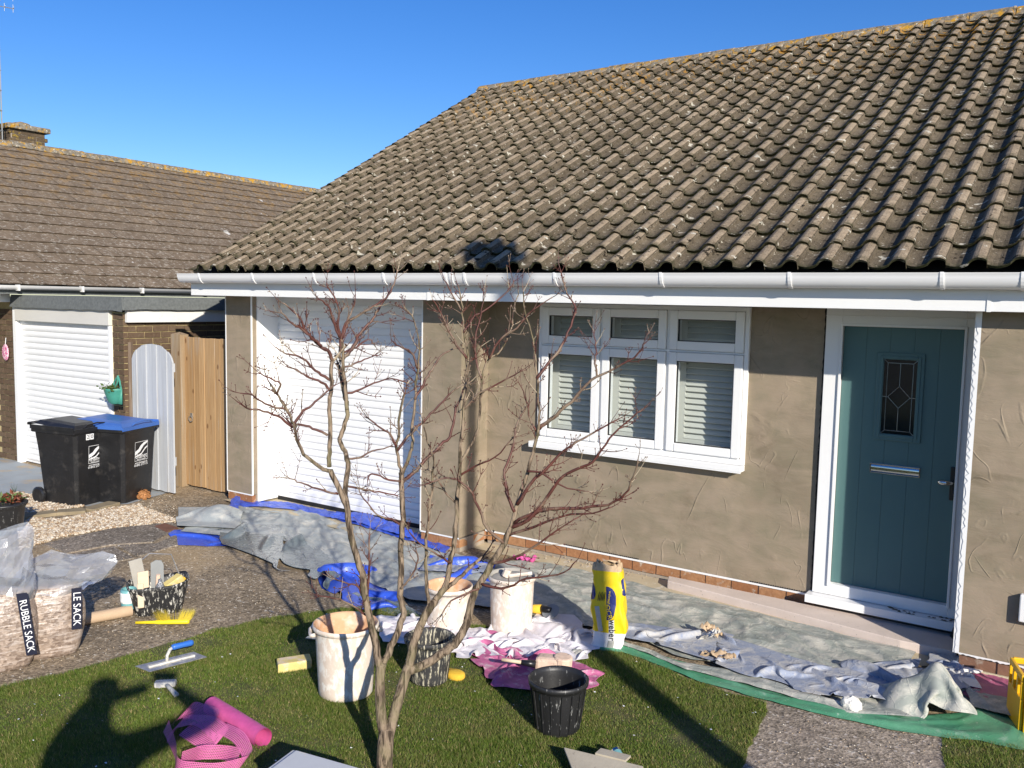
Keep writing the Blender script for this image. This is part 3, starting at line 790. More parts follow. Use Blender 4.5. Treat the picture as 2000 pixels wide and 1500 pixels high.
# plinth: bricks one by one in front of a mortar core
for q_ in ((-1.765, -.72, YM+.05, YM+.3, -.02, .10), (-5.35, -4.885, YG+.012, YG+.4, -.02, .124), (-8.21, -7.80, YG+.012, YG+.06, -.02, .124), (-.67, 1.9, YR+.012, YR+.4, -.02, .113), (-4.87, -1.77, YM+.012, YM+.2, -.02, .117)):
    core = MB(); core.box(*q_); plinth = part('plinth', core, M['mortar2'], house, **W)
def brick_mesh(L, H=.065, D=.10, name='brick', mat=None, seed=0):
    m = MB(); j = np.random.default_rng(seed).uniform(-.0025, .0025, 24)
    m.box(-L/2, L/2, 0, D, -H/2, H/2)
    m.v = [(x+j[i], y+j[i+8]*.6, z+j[i+16]) for i, (x, y, z) in enumerate(m.v)]
    return m.mesh(name, mat)
BO = [brick_mesh(.211, .078, .05, 'brick', M['brick_or'], s) for s in range(4)]
BOL = [brick_mesh(.211, .050, .05, 'brick', M['brick_or'], s+10) for s in range(2)]
BOH = brick_mesh(.100, .078, .05, 'brick', M['brick_or'], 31)
x = -4.76
i = 0
while x < -1.80:
    put('brick', BO[i % 4], plinth, loc=(x, YM-.001, .076)); x += .2235; i += 1
for i, x in enumerate((-5.24, -5.02)): put('brick', BO[i], plinth, loc=(x, YG-.001, .082))
o = put('brick', BO[2], plinth, loc=(-4.885, YG+.11, .08)); o.rotation_euler = (0, 0, R(90))
o = put('brick', BO[1], plinth, loc=(-4.885, YG+.33, .08)); o.rotation_euler = (0, 0, R(90))
for i, x in enumerate((-8.10, -7.90)): put('brick', BO[i+1], plinth, loc=(x, YG-.001, .085))
for i, x in enumerate((-1.64, -1.42, -1.2, -.98)): put('brick', BOL[i % 2], plinth, loc=(x, YM+.038, .075))
BD = [brick_mesh(.211, .075, .05, 'brick', simple('damp_brick', (.20, .105, .065), .9, .15, 20.0, bump=.5, bsc=60.0, dirt=(.34, .28, .22), dsc=14.0), s+40) for s in range(2)]
for i, x in enumerate((-.56, -.338, -.116, .106, .33)): put('brick', BD[i % 2], plinth, loc=(x, YR-.001, .07))
m = MB(); m.tube([(-.66, YR-.01, .025), (-.3, YR-.014, .028), (.1, YR-.012, .026), (.6, YR-.012, .026)], .014, 6)
part('mortar_bead', m, M['rope'], house, **W)

# --- window
wf = MB(); y0, y1 = 6.800, 6.90
wz1 = 2.338
def rect_frame(mb, x0, x1, z0, z1, w, ya, yb, wb=None, wt=None):
    wb = w if wb is None else wb; wt = w if wt is None else wt
    mb.box(x0, x0+w, ya, yb, z0, z1); mb.box(x1-w, x1, ya, yb, z0, z1)
    mb.box(x0+w, x1-w, ya, yb, z0, z0+wb); mb.box(x0+w, x1-w, ya, yb, z1-wt, z1)
rect_frame(wf, wx0, wx1, wz0, wz1, .035, y0, y1, .05)
cols_ = [(wx0+.035, -3.672), (-3.648, -3.046), (-3.022, wx1-.035)]
tz = 1.966
for xx in (-3.672, -3.046): wf.box(xx, xx+.024, y0+.004, y1, wz0+.05, wz1-.035)
for a, b in cols_: wf.box(a, b, y0+.004, y1, tz-.008, tz+.008)
window = part('window', wf, M['white'], house, bevel=.003, **W)
lou = MB(); lou.box(-1, 1, -.004, .004, -.032, .032)
for ci, (a, b) in enumerate(cols_):
    for (z0, z1) in ((wz0+.052, tz-.010), (tz+.010, wz1-.037)):
        s_ = MB(); w_ = .072; a2, b2 = a+.003, b-.003
        rect_frame(s_, a2, b2, z0, z1, w_, y0-.018, y1-.02)
        part('sash', s_, M['white'], window, bevel=.008)
        g_ = MB(); rect_frame(g_, a2+w_, b2-w_, z0+w_, z1-w_, .006, y0-.004, y0+.02); part('gasket', g_, M['gasket'], window)
        xa_, xb_, za_, zb_ = a2+w_+.006, b2-w_-.006, z0+w_+.006, z1-w_-.006; p_ = MB(); p_.add([(xa_, y0+.01, za_), (xb_, y0+.01, za_), (xb_, y0+.01, zb_), (xa_, y0+.01, zb_)], [(0, 1, 2, 3)]); part('pane', p_, M['glass'], window)
        # plantation shutter behind the pane
        sh = MB(); fx0, fx1 = a-.01, b+.01
        rect_frame(sh, fx0, fx1, z0-.01, z1+.01, .088, 6.99, 7.02, .10, .10); part('shutter_frame', sh, M['louvre'], window)
        lm = MB(); hw = (fx1-fx0)/2-.089; lm.box(-hw, hw, -.0045, .0045, -.034, .034); lme = lm.mesh('shutter_louvre', M['louvre'])
        nz = int((z1-z0-.19)/.052)
        for k in range(nz+1):
            lo_ = put('shutter_louvre', lme, window, loc=((fx0+fx1)/2, 7.008, z0+.115+k*(z1-z0-.225)/max(nz, 1))); lo_.rotation_euler = (R(-38), 0, 0)
m = MB(); m.box(wx0, wx1, 7.07, 7.08, wz0, wz1); part('room_shade', m, M['louvre'], house, **W)
m = MB(); m.box(wx0-.05, wx1+.0, 6.735, 6.83, 1.028, 1.073); m.box(wx0-.05, wx1, 6.735, 6.742, 1.018, 1.028)
part('window_sill', m, M['white'], house, bevel=.006, **W)

# --- front door
fm = MB()
fx0, fx1 = -1.758, -.708
fm.box(fx0, -1.640, 6.79, 6.90, .17, ZS-.004); fm.box(-.815, fx1, 6.79, 6.90, .17, ZS-.004); fm.box(-1.640, -.815, 6.79, 6.90, 2.222, ZS-.004)
fm.box(-1.640, -.815, 6.79, 6.90, .17, .255)
fm.box(-1.650, -1.632, 6.775, 6.79, .24, 2.235); fm.box(-.823, -.805, 6.775, 6.79, .24, 2.235); fm.box(-1.632, -.823, 6.775, 6.79, 2.215, 2.235)
fm.box(fx0, fx1, 6.783, 6.79, 2.285, 2.295)
dframe = part('door_frame', fm, M['white'], house, bevel=.003, **W)
m = MB(); m.box(fx0-.03, fx1-.005, 6.70, 6.83, .118, .166); m.box(fx0-.03, fx1-.005, 6.70, 6.706, .105, .118); part('threshold', m, M['white'], house, bevel=.004, **W)
m = MB()
for i in range(26):
    a = rng.uniform(0, 1); x = -1.2+a*.46; r_ = rng.uniform(.006, .022); z = .1695
    y = rng.uniform(6.715, 6.78)
    k = 5; m.add([(x+r_*rng.uniform(.6, 1.3)*math.cos(6.28*j/k), y+r_*.6*math.sin(6.28*j/k), z) for j in range(k)]+[(x, y, z+.006)], [(j, (j+1) % k, k) for j in range(k)])
tag(part('plaster_drops', m, simple('wet_plaster_drops', (.13, .11, .075), .8, .2), house, **W), kind='stuff')
dm = MB(); xs = np.linspace(-1.638, -.817, 6)
for a, b in zip(xs[:-1], xs[1:]): dm.box(a+.0009, b-.0009, 6.845, 6.885, .258, 2.220)
dm.box(-1.638, -.817, 6.848, 6.886, .258, 2.220)
door = part('front_door', dm, M['teal'], house, bevel=.002, **W)
gx0, gx1, gz0, gz1 = -1.345, -1.115, 1.435, 1.985
mm = MB(); rect_frame(mm, gx0-.045, gx1+.045, gz0-.045, gz1+.045, .048, 6.828, 6.844); rect_frame(mm, gx0-.022, gx1+.022, gz0-.022, gz1+.022, .020, 6.820, 6.828)
part('glazing_frame', mm, M['teal'], door, bevel=.003)
mm = MB(); mm.box(gx0, gx1, 6.836, 6.840, gz0, gz1); part('door_pane', mm, M['darkglass'], door)
def came(pts):
    for a, b in zip(pts[:-1], pts[1:]):
        ct.tube([(a[0], 6.834, a[1]), (b[0], 6.834, b[1])], .0028, 5)
ct = MB(); cx, cz = (gx0+gx1)/2, (gz0+gz1)/2; i0 = .028
came([(gx0+i0, gz0+i0), (gx1-i0, gz0+i0), (gx1-i0, gz1-i0), (gx0+i0, gz1-i0), (gx0+i0, gz0+i0)])
for a, b in (((gx0, gz0), (gx0+i0, gz0+i0)), ((gx1, gz0), (gx1-i0, gz0+i0)), ((gx0, gz1), (gx0+i0, gz1-i0)), ((gx1, gz1), (gx1-i0, gz1-i0))): came([a, b])
came([(cx, cz+.08), (cx+.075, cz), (cx, cz-.08), (cx-.075, cz), (cx, cz+.08)])
came([(cx, cz+.08), (cx, gz1-i0)]); came([(cx, cz-.08), (cx, gz0+i0)]); came([(cx-.075, cz), (gx0, cz)]); came([(cx+.075, cz), (gx1, cz)])
part('lead_came', ct, M['lead'], door)
# letterbox
a = PY(1700, 906, 6.84); b = PY(1797, 932, 6.84)
lx0, lx1, lz = a[0], b[0], (PY(1700, 921, 6.84)[2]+PY(1797, 914, 6.84)[2])/2-.0
lm_ = MB(); rect_frame(lm_, lx0, lx1, lz-.036, lz+.036, .007, 6.828, 6.845); lb = part('letterbox', lm_, M['steel'], door, bevel=.002)
lm_ = MB(); q = []
for k in range(7):
    w_ = -math.pi/2+math.pi*k/6; q.append((6.836-.010*math.cos(w_), lz+.028*math.sin(w_)))
lm_.add([(x_, y_, z_) for x_ in (lx0+.008, lx1-.008) for y_, z_ in q], [(k, k+1, 7+k+1, 7+k) for k in range(6)]); part('letterbox_flap', lm_, M['steel'], door, smooth=True)
# handle
h = PY(1865, 900, 6.83); hx, hz = -.846, 1.105
mm = MB(); mm.box(hx-.014, hx+.014, 6.830, 6.845, hz-.10, hz+.14); part('handle_plate', mm, M['blackpl'], door, bevel=.006)
mm = MB(); mm.tube([(hx, 6.835, hz+.03), (hx, 6.79, hz+.03), (hx-.02, 6.78, hz+.03), (hx-.06, 6.78, hz+.031), (hx-.085, 6.78, hz+.032)], [.010, .012, .018, .020, .010], 10); part('handle', mm, M['steel'], door, smooth=True)

# --- garage door: curved slats one by one
gd = MB(); gd.box(-7.78, -5.35, YD+.03, YD+.06, .10, ZS-.004)
garage = part('garage_door', gd, M['white'], house, **W)
SH = .0765
prof = [(.003, 0), (-.003, .003), (-.0045, .02), (-.005, .045), (-.0035, .068), (.002, .0755)]
sl_ = MB(); sl_.add([(x_, y_, z_) for x_ in (-7.778, -5.352) for y_, z_ in prof], [(k, k+1, len(prof)+k+1, len(prof)+k) for k in range(len(prof)-1)])
slat_me = sl_.mesh('slat', M['white'], True)
nsl = 28
for i in range(nsl): put('slat', slat_me, garage, loc=(0, YD+.02, .13+i*SH))
mm = MB(); mm.box(-7.77, -5.355, YD-.0, YD+.028, .075, .128); part('bottom_rail', mm, M['white'], garage, bevel=.004)
mm = MB(); mm.box(-7.77, -5.355, YD, YD+.03, .03, .072); part('rubber_seal', mm, M['dark'], garage)
mm = MB(); mm.box(-5.375, -5.356, YG+.052, YD+.03, .05, ZS-.004); part('guide_rail', mm, M['white'], house, **W)

# --- eaves
ef = MB(); ef.box(-8.44, 2.0, 6.115, 6.14, 2.343, 2.535)
part('fascia', ef, M['white'], house, bevel=.003, **W)
ef = MB(); ef.box(-8.43, 2.0, 6.142, 7.1, 2.352, 2.362); ef.box(-8.435, -8.0, 7.1, 14.5, 2.352, 2.362)
part('soffit', ef, M['white'], house, **W)
mm = MB()
for x in (-5.05, -.62): mm.box(x-.012, x+.012, 6.109, 6.114, 2.341, 2.47)
part('fascia_joint', mm, M['white'], house, **W)
GYc, GZt, GRr, GK = 6.040, 2.572, .066, 1.45
gut = MB(); n = 12
pf = [(GYc-GRr*math.cos(math.pi*k/n), GZt-GRr*GK*math.sin(math.pi*k/n)) for k in range(n+1)]
pi_ = [(GYc-(GRr-.004)*math.cos(math.pi*k/n), GZt-(GRr*GK-.004)*math.sin(math.pi*k/n)) for k in range(n+1)]
ring = [(pf[0][0]-.004, pf[0][1]+.004)]+pf+pi_[::-1]
vs = [(x, y, z) for x in (-8.49, 2.0) for y, z in ring]; k_ = len(ring)
gut.add(vs, [(i, (i+1) % k_, k_+(i+1) % k_, k_+i) for i in range(k_)])
gut.add([(-8.488, y, z) for y, z in pf], [tuple(range(n+1))])
gutter = part('gutter', gut, M['white'], house, smooth=True, **W)
def gclip(name='gutter_bracket', wid=.022, d=.006):
    b = MB(); o1 = [(GYc-(GRr+d)*math.cos(math.pi*k/n), GZt-(GRr*GK+d)*math.sin(math.pi*k/n)) for k in range(n+1)]
    rr = [(o1[0][0], o1[0][1]+.008)]+o1+pf[::-1]
    kk = len(rr); b.add([(x, y, z) for x in (-wid/2, wid/2) for y, z in rr], [(i, (i+1) % kk, kk+(i+1) % kk, kk+i) for i in range(kk)]+[tuple(range(kk-1, -1, -1)), tuple(range(kk, 2*kk))])
    b.box(-wid/2-.02, wid/2+.02, 6.098, 6.1145, GZt-.10, GZt-.02)
    return b.mesh(name, M['white'])
gb = gclip()
for px in (388, 492, 612, 748, 906, 1082, 1290, 1541, 1839, 1998):
    X = PY(px, 548, GYc-GRr)[0]; put('gutter_bracket', gb, gutter, loc=(X, 0, 0))
gj = gclip('gutter_joint', .035, .005)
for px in (868, 880): put('gutter_joint', gj, gutter, loc=(PY(px, 548, GYc-GRr)[0], 0, 0))

# --- roof
RL = 6.13
roofm = MB()
def rp(x, s, h=0.0): return np.array([x, 0, 0])+EAVE+SL*s+RN*h
roofm.add([rp(-8.42, .03, -.06), rp(2.2, .03, -.06), rp(2.2, RL+.06, -.06), rp(-8.42, RL+.06, -.06)], [(0, 1, 2, 3)])
top = rp(0, RL+.06, -.06)
roofm.add([(-8.42, top[1], top[2]), (2.2, top[1], top[2]), (2.2, 2*top[1]-EAVE[1], EAVE[2]), (-8.42, 2*top[1]-EAVE[1], EAVE[2])], [(0, 1, 2, 3)])
roofm.add([(-8.2, EAVE[1]+.3, 2.36), (-8.2, 2*top[1]-EAVE[1]-.3, 2.36), (-8.2, top[1], top[2]-.02)], [(0, 1, 2)])
roof = part('roof', roofm, M['dark'], house, **W)
def pan_h(u):          # height of the pantile's top face across its width
    pan = .0115*(1-math.cos(2*math.pi*min(u, .44)/.44))/2
    if u < .46: return .006-.014*math.sin(math.pi*u/.46)
    if u < .70: t = (u-.46)/.24; return .006+.046*(3*t*t-2*t**3)
    if u < .88: t = (u-.70)/.18; return .052+.005*math.sin(math.pi*t)
    t = (u-.88)/.12; return .052-.018*t*t
US = [0, .12, .24, .36, .46, .53, .58, .64, .70, .78, .88, .95, 1.0]
def tile_geo(mb, x, row, jl=0.0, js=0.0, T=.025):
    s0 = row*GAUGE+js; s1 = s0+GAUGE+.055
    A, B, Cc = [], [], []
    for u in US:
        X = X0+(x+u)*TW; h = pan_h(u)
        A.append(rp(X, s0, h+T+jl)); B.append(rp(X, s1, h-.002)); Cc.append(rp(X, s0+.010, h+.004+jl))
    n_ = len(US); o = A+B+Cc
    fs = [(i, i+1, n_+i+1, n_+i) for i in range(n_-1)]+[(2*n_+i, 2*n_+i+1, i+1, i) for i in range(n_-1)]
    e = [rp(X0+(x+1)*TW, s0, .004), rp(X0+(x+1)*TW, s1, -.004), rp(X0+x*TW, s0, -.012), rp(X0+x*TW, s1, -.012)]
    o += e; q = 3*n_
    fs += [(n_-1, q, q+1, 2*n_-1)]
    mb.add(o, fs)
tl = []
NC, NR = 44, 22
for r_ in range(NR):
    for c_ in range(NC):
        p = rp(X0+(c_+.5)*TW, (r_+.5)*GAUGE); px = pxof(p)
        vis = -40 < px[0] < 2040 and px[1] > -40
        tl.append((depth(p)+(0 if vis else 100), r_, c_))
tl.sort()
stuff = MB()
for k, (d_, r_, c_) in enumerate(tl):
    jl, js = rng.uniform(-.004, .007), rng.uniform(-.010, .010)
    if k < 298:
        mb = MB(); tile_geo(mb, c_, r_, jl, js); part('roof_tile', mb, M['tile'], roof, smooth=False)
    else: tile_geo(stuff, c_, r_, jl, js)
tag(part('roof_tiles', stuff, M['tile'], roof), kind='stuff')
# moss tufts caught on the tiles
moss = MB()
for k in range(520):
    s = rng.uniform(0, RL); X = rng.uniform(X0+.1, 1.0); fu = ((X-X0)/TW) % 1
    if fu > .5 and rng.random() < .6: continue
    p = rp(X, s, pan_h(fu)+.012); r0 = rng.uniform(.006, .02)
    ring_ = [p+np.array([r0*1.3*math.cos(a), 0, 0])+SL*r0*math.sin(a) for a in np.linspace(0, 6.283, 7)[:-1]]
    moss.add(ring_+[p+RN*r0*.6], [(i, (i+1) % 6, 6) for i in range(6)])
tag(part('moss', moss, simple('dark_moss', (.030, .024, .014), .95, .4, 30.0, bump=.6), roof), kind='stuff')
# ridge tiles
RT = rp(0, RL, 0)
def ridge_mesh(L, seed):
    b = MB(); g = np.random.default_rng(seed)
    pr_ = [(-.135, -.075), (-.115, -.035), (-.08, .012), (-.04, .040), (0, .050), (.04, .040), (.08, .012), (.115, -.035), (.135, -.075)]
    for x0, x1, k in ((-L/2+.006, L/2-.03, 1.0), (L/2-.03, L/2-.004, 1.06)):
        vs = [(x, y*k, z*k+g.uniform(-.003, .003)) for x in (x0, x1) for y, z in pr_]; nn = len(pr_)
        b.add(vs, [(i, i+1, nn+i+1, nn+i) for i in range(nn-1)]+[tuple(range(nn-1, -1, -1)), tuple(range(nn, 2*nn))])
    return b.mesh('ridge_tile', M['ridge'])
rms = [ridge_mesh(.46, s) for s in range(4)]
for i in range(23): put('ridge_tile', rms[i % 4], roof, loc=(-8.45+.23+i*.46, RT[1], RT[2]+.025+rng.uniform(-.006, .006)))
m = MB(); m.box(-8.45, 2.1, RT[1]-.09, RT[1]+.09, RT[2]-.10, RT[2]+.0); part('ridge_mortar', m, M['mortar2'], roof)
m = MB()   # gable verge: undercloak and barge
m.add([rp(-8.46, .02, -.07), rp(-8.46, RL, -.07), rp(-8.46, RL, -.01), rp(-8.46, .02, -.01)], [(0, 1, 2, 3)]); m.add([rp(-8.40, .02, -.075), rp(-8.40, RL, -.075), rp(-8.46, RL, -.07), rp(-8.46, .02, -.07)], [(0, 1, 2, 3)])
part('verge', m, M['mortar2'], roof)
# meter box on the porch wall
m = MB(); p = PY(1990, 1160, YR); q = PY(1990, 1210, YR); x0 = PY(1991, 1180, YR-.04)[0]
m.box(x0, x0+.16, YR-.05, YR-.001, q[2], p[2]+.01); tag(put('wall_box', m.mesh('wall_box', M['white']), bevel=.008), 'small white box fixed low on the render right of the teal door', 'wall box')
# downpipe shoe in the corner by the door
m = MB(); m.tube([(-.76, 6.72, .01), (-.735, 6.70, .06), (-.73, 6.69, .14)], [.05, .045, .03], 7)
tag(put('crumpled_bag', m.mesh('crumpled_bag', M['blackpl'])), 'crumpled dark plastic in the shaded corner beside the door threshold', 'plastic')

# ================================================================ THE NEIGHBOUR'S HOUSE
NX = -9.80; NYF = 6.15
nb = thing('brick_bungalow', "neighbour's brown brick bungalow with mossy flat-tile roof and white roller garage", 'house', (-13, 9, 0))
core = MB(); core.box(-12.33-2.5, -12.36, NYF+.012, 15, -.02, 2.25); core.box(-10.05, NX-.012, NYF+.012, 15, -.02, 2.12); core.box(-12.36, -10.05, NYF+.35, 15, -.02, 2.12)
nwall = part('wall', core, M['mortar'], nb, **W)
BB = [brick_mesh(.213, .064, .06, 'brick', M['brick_br'], s+60) for s in range(5)]
BBs = [brick_mesh(.102, .064, .06, 'brick', M['brick_br'], s+70) for s in range(3)]
BC = .075
for r_ in range(28):
    z = .045+r_*BC
    # front: the narrow pier right of the garage and the strip on the left
    if r_ % 2: xs_ = [(-9.91, BB[r_ % 5])]
    else: xs_ = [(-9.855, BBs[r_ % 3]), (-9.975, BBs[(r_+1) % 3])]
    for x, me in xs_: put('brick', me, nwall, loc=(x, NYF-.001, z))
    x = -12.47 if r_ % 2 else -12.58
    if not r_ % 2: put('brick', BBs[r_ % 3], nwall, loc=(-12.415, NYF-.001, z))
    for i in range(2): put('brick', BB[(r_+i) % 5], nwall, loc=(x-i*.225, NYF-.001, z))
# side wall facing the passage (only its top shows over the gates)
for r_ in range(28):
    z = .045+r_*BC
    if z < .9 : continue
    y = NYF+.17+(.1125 if r_ % 2 else 0)
    if r_ % 2 and z > .9:
        o = put('brick', BBs[r_ % 3], nwall, loc=(NX+.001, NYF+.1135, z)); o.rotation_euler = (0, 0, R(90))
    i = 0
    while y < 8.6:
        if z > 1.45 or y < 6.7:
            o = put('brick', BB[(r_+i) % 5], nwall, loc=(NX+.001, y, z)); o.rotation_euler = (0, 0, R(90))
        y += .225; i += 1
# garage
gm = MB(); gm.box(-12.30, -10.09, NYF+.05, NYF+.09, .02, 2.0)
ng = part('garage_door', gm, M['white'], nb, **W)
pr2 = [(.0, 0), (-.007, .006), (-.011, .03), (-.010, .055), (-.005, .070), (.004, .0745)]
s2 = MB(); s2.add([(x_, y_, z_) for x_ in (-12.27, -10.10) for y_, z_ in pr2], [(k, k+1, len(pr2)+k+1, len(pr2)+k) for k in range(len(pr2)-1)])
s2m = s2.mesh('slat', M['white'], True)
for i in range(24): put('slat', s2m, ng, loc=(0, NYF+.045, .05+i*.0805)).scale = (1, 1, 1.05)
m = MB(); m.box(-12.36, -12.27, NYF-.02, NYF+.06, 0, 2.14); part('garage_frame', m, M['white'], nb, bevel=.004, **W)
m = MB(); m.box(-10.10, -10.05, NYF-.02, NYF+.06, 0, 1.95); part('garage_frame', m, M['white'], nb, bevel=.004, **W)
m = MB(); m.box(-12.27, -10.05, NYF-.035, NYF+.05, 1.955, 2.15); part('shutter_box', m, M['ivory'], nb, bevel=.004, **W)
# flat felt roof with its hanging edge
m = MB()
m.box(-12.30, -9.72, NYF-.05, 12, 2.20, 2.30)
n_ = 40
for i in range(n_):     # drip sheet with an uneven lower edge
    xa, xb = -12.32+2.62*i/n_, -12.32+2.62*(i+1)/n_
    za, zb = [2.135+.003*math.sin(k*.9)+.008*noise(np.array([[k*.31, 3.0]]))[0] for k in (i, i+1)]
    m.add([(xa, NYF-.075, za), (xb, NYF-.075, zb), (xb, NYF-.062, 2.225), (xa, NYF-.062, 2.225)], [(0, 1, 2, 3)])
    m.add([(xa, NYF-.062, 2.225), (xb, NYF-.062, 2.225), (xb, NYF-.052, 2.302), (xa, NYF-.052, 2.302)], [(0, 1, 2, 3)])
    ya, yb = NYF-.075+4.2*i/n_, NYF-.075+4.2*(i+1)/n_
    za, zb = [2.155+.010*noise(np.array([[k*.41, 8.0]]))[0] for k in (i, i+1)]
    m.add([(-9.69, ya, za), (-9.69, yb, zb), (-9.70, yb, 2.225), (-9.70, ya, 2.225)], [(0, 1, 2, 3)])
    m.add([(-9.70, ya, 2.225), (-9.70, yb, 2.225), (-9.715, yb, 2.302), (-9.715, ya, 2.302)], [(0, 1, 2, 3)])
part('felt_roof', m, M['felt'], nb, **W)
m = MB(); m.box(-9.795, -9.74, NYF+.02, 10, 2.0, 2.15); part('white_fascia', m, M['whiteold'], nb, bevel=.003, **W)
# main roof: eaves run away from the camera at X = NE
NE = -12.0; NP = R(29); NEZ = 2.43
NSL = np.array([-math.cos(NP), 0, math.sin(NP)]); NRN = np.array([math.sin(NP), 0, math.cos(NP)]); NL = 5.22
def np_(y, s, h=0.0): return np.array([NE, y, NEZ])+NSL*s+NRN*h
m = MB(); m.add([np_(4.6, 0, -.03), np_(17.0, 0, -.03), np_(17.0, NL, -.03), np_(4.6, NL, -.03)], [(0, 1, 2, 3)])
a, b = np_(4.6, NL, -.03), np_(17.0, NL, -.03)
m.add([a, b, (2*a[0]-NE, 17, NEZ), (2*a[0]-NE, 4.6, NEZ)], [(0, 1, 2, 3)])
m.add([(NE-.3, 4.62, 2.2), (2*a[0]-NE, 4.62, 2.2), (a[0], 4.62, a[2]-.05)], [(0, 1, 2)])
nroof = part('roof', m, M['dark'], nb, **W)
NG, NW = NL/16, .30
def ntile(mb, y, r_, j):
    s0 = r_*NG; s1 = s0+NG+.05; T = .027
    a_, b_ = y+.002, y+NW-.002
    dz = [j[0], j[1]]
    o = [np_(a_, s0+j[2], T+dz[0]), np_((a_+b_)/2, s0+j[2], T-.004), np_(b_, s0+j[2], T+dz[1]), np_(b_, s1, .002), np_((a_+b_)/2, s1, 0), np_(a_, s1, .002),
         np_(a_, s0+j[2]+.008, .010), np_(b_, s0+j[2]+.008, .010), np_(b_, s1, -.02)]
    mb.add(o, [(0, 1, 4, 5), (1, 2, 3, 4), (6, 7, 2, 1, 0), (7, 8, 3, 2)])
nt = []
for r_ in range(16):
    for c_ in range(41):
        y = 4.6+c_*NW+(NW/2 if r_ % 2 else 0); p = np_(y+NW/2, (r_+.5)*NG); px = pxof(p)
        vis = -30 < px[0] < 640
        nt.append((depth(p)+(0 if vis else 100), r_, y))
nt.sort(); st = MB()
for k, (d_, r_, y) in enumerate(nt):
    j = (rng.uniform(-.004, .004), rng.uniform(-.004, .004), rng.uniform(-.008, .008))
    if k < 298: mb = MB(); ntile(mb, y, r_, j); part('roof_tile', mb, M['nbtile'], nroof)
    else: ntile(st, y, r_, j)
tag(part('roof_tiles', st, M['nbtile'], nroof), kind='stuff')
NRT = np_(0, NL, 0)
for i in range(27):
    o = put('ridge_tile', rms[i % 4], nroof, loc=(NRT[0], 4.8+i*.46, NRT[2]+.03+rng.uniform(-.008, .008))); o.rotation_euler = (0, 0, R(90))
m = MB(); m.box(NRT[0]-.09, NRT[0]+.09, 4.6, 17, NRT[2]-.1, NRT[2]+.0); part('ridge_mortar', m, M['mortar2'], nroof)
# a small roof vent near the far end of the ridge
m = MB(); p = PX(505, 370, NRT[0]-.4); m.box(p[0]-.15, p[0]+.15, p[1]-.25, p[1]+.25, p[2]-.3, p[2]); part('roof_vent', m, M['ridge'], nroof)
# gutter
m = MB(); g0 = []
for k in range(9):
    w_ = math.pi*k/8; g0.append((NE+.045+.055*math.cos(w_), NEZ-.005-.058*math.sin(w_)))
m.add([(x, y, z) for y in (4.5, 9.42) for x, z in g0], [(i, i+1, 9+i+1, 9+i) for i in range(8)]+[tuple(range(9, 18))])
ngut = part('gutter', m, M['whiteold'], nb, smooth=True, **W)
bm_ = MB(); bm_.box(NE+.02, NE+.106, -.012, .012, NEZ-.075, NEZ+.004); bme = bm_.mesh('gutter_bracket', M['whiteold'])
for px in (38, 163, 280, 403): put('gutter_bracket', bme, ngut, loc=(0, PX(px, 575, NE+.1)[1], 0))
m = MB(); m.box(NE-.1, NE-.02, 4.7, 9.4, 2.31, 2.40); part('eaves_board', m, M['felt'], nb, **W)
m = MB(); m.box(-12.9, -12.34, 5.95, 6.10, 2.20, 2.33); part('box_end', m, M['white'], nb, bevel=.004, **W)
# chimney
cp0 = PX(42, 283, NRT[0]-.9)
cX0, cX1 = cp0[0]-.30, cp0[0]+.26; cY = cp0[1]
cm = MB(); cm.box(cX0+.012, cX1-.012, cY-.33+.012, cY+.33-.012, NRT[2]-1.0, NRT[2]+.42)
chim = part('chimney', cm, M['mortar2'], nb, **W)
BH = [brick_mesh(.215, .066, .06, 'brick', M['brick_ch'], s+90) for s in range(4)]
zt = PX(42, 254, cX1)[2]
for r_ in range(9):
    z = zt-.045-r_*.077
    for i in range(3):
        y = cY-.22+i*.226+(.03 if r_ % 2 else -.03)
        o = put('brick', BH[(i+r_) % 4], chim, loc=(cX1-.001, y, z)); o.rotation_euler = (0, 0, R(90))
    for i in range(2): put('brick', BH[(i+r_+1) % 4], chim, loc=(cX0+.17+i*.226+(.04 if r_ % 2 else -.02), cY-.331, z))
m = MB(); m.box(cX0-.07, cX1+.07, cY-.40, cY+.40, zt, zt+.10); m.lathe([(.2, 0), (.16, .06), (0.01, .10)], 10); m.v[-30:] = [(x+cp0[0], y+cY, z+zt+.10) for x, y, z in m.v[-30:]]
part('chimney_cap', m, M['ridge'], chim, bevel=.02)
# aerial on a lattice mast beside the chimney
ap = PX(0, 262, NRT[0]-.5); ax, ay = ap[0], ap[1]
aer = thing('aerial', 'tall television aerial on a thin mast beside the brick chimney', 'aerial', (ax, ay, NRT[2]-.2))
m = MB(); H2 = 3.1
for dx, dy in ((-.03, -.03), (.03, -.03), (0, .04)): m.tube([(dx, dy, -.1), (dx, dy, H2)], .011, 5)
for i in range(8): m.tube([(-.05, -.03, .15+i*.36), (.05, -.03, .15+i*.36), (0, .05, .15+i*.36), (-.05, -.03, .15+i*.36)], .012, 4)
part('mast', m, M['pole'], aer)
for zz in (2.72, 2.92):
    m = MB(); d1 = np.array([.35, .93, 0]); d2 = np.array([.93, -.35, 0])
    b0 = np.array([0, 0, zz]); m.tube([b0-d1*.6, b0+d1*.30], .008, 5)
    for k in range(7):
        c_ = b0+d1*(-.55+k*.138); m.tube([c_-d2*.11, c_+d2*.11], .005, 4)
        m.tube([c_-(0, 0, .07), c_+(0, 0, .07)], .005, 4)
    part('antenna', m, M['dullsteel'], aer)

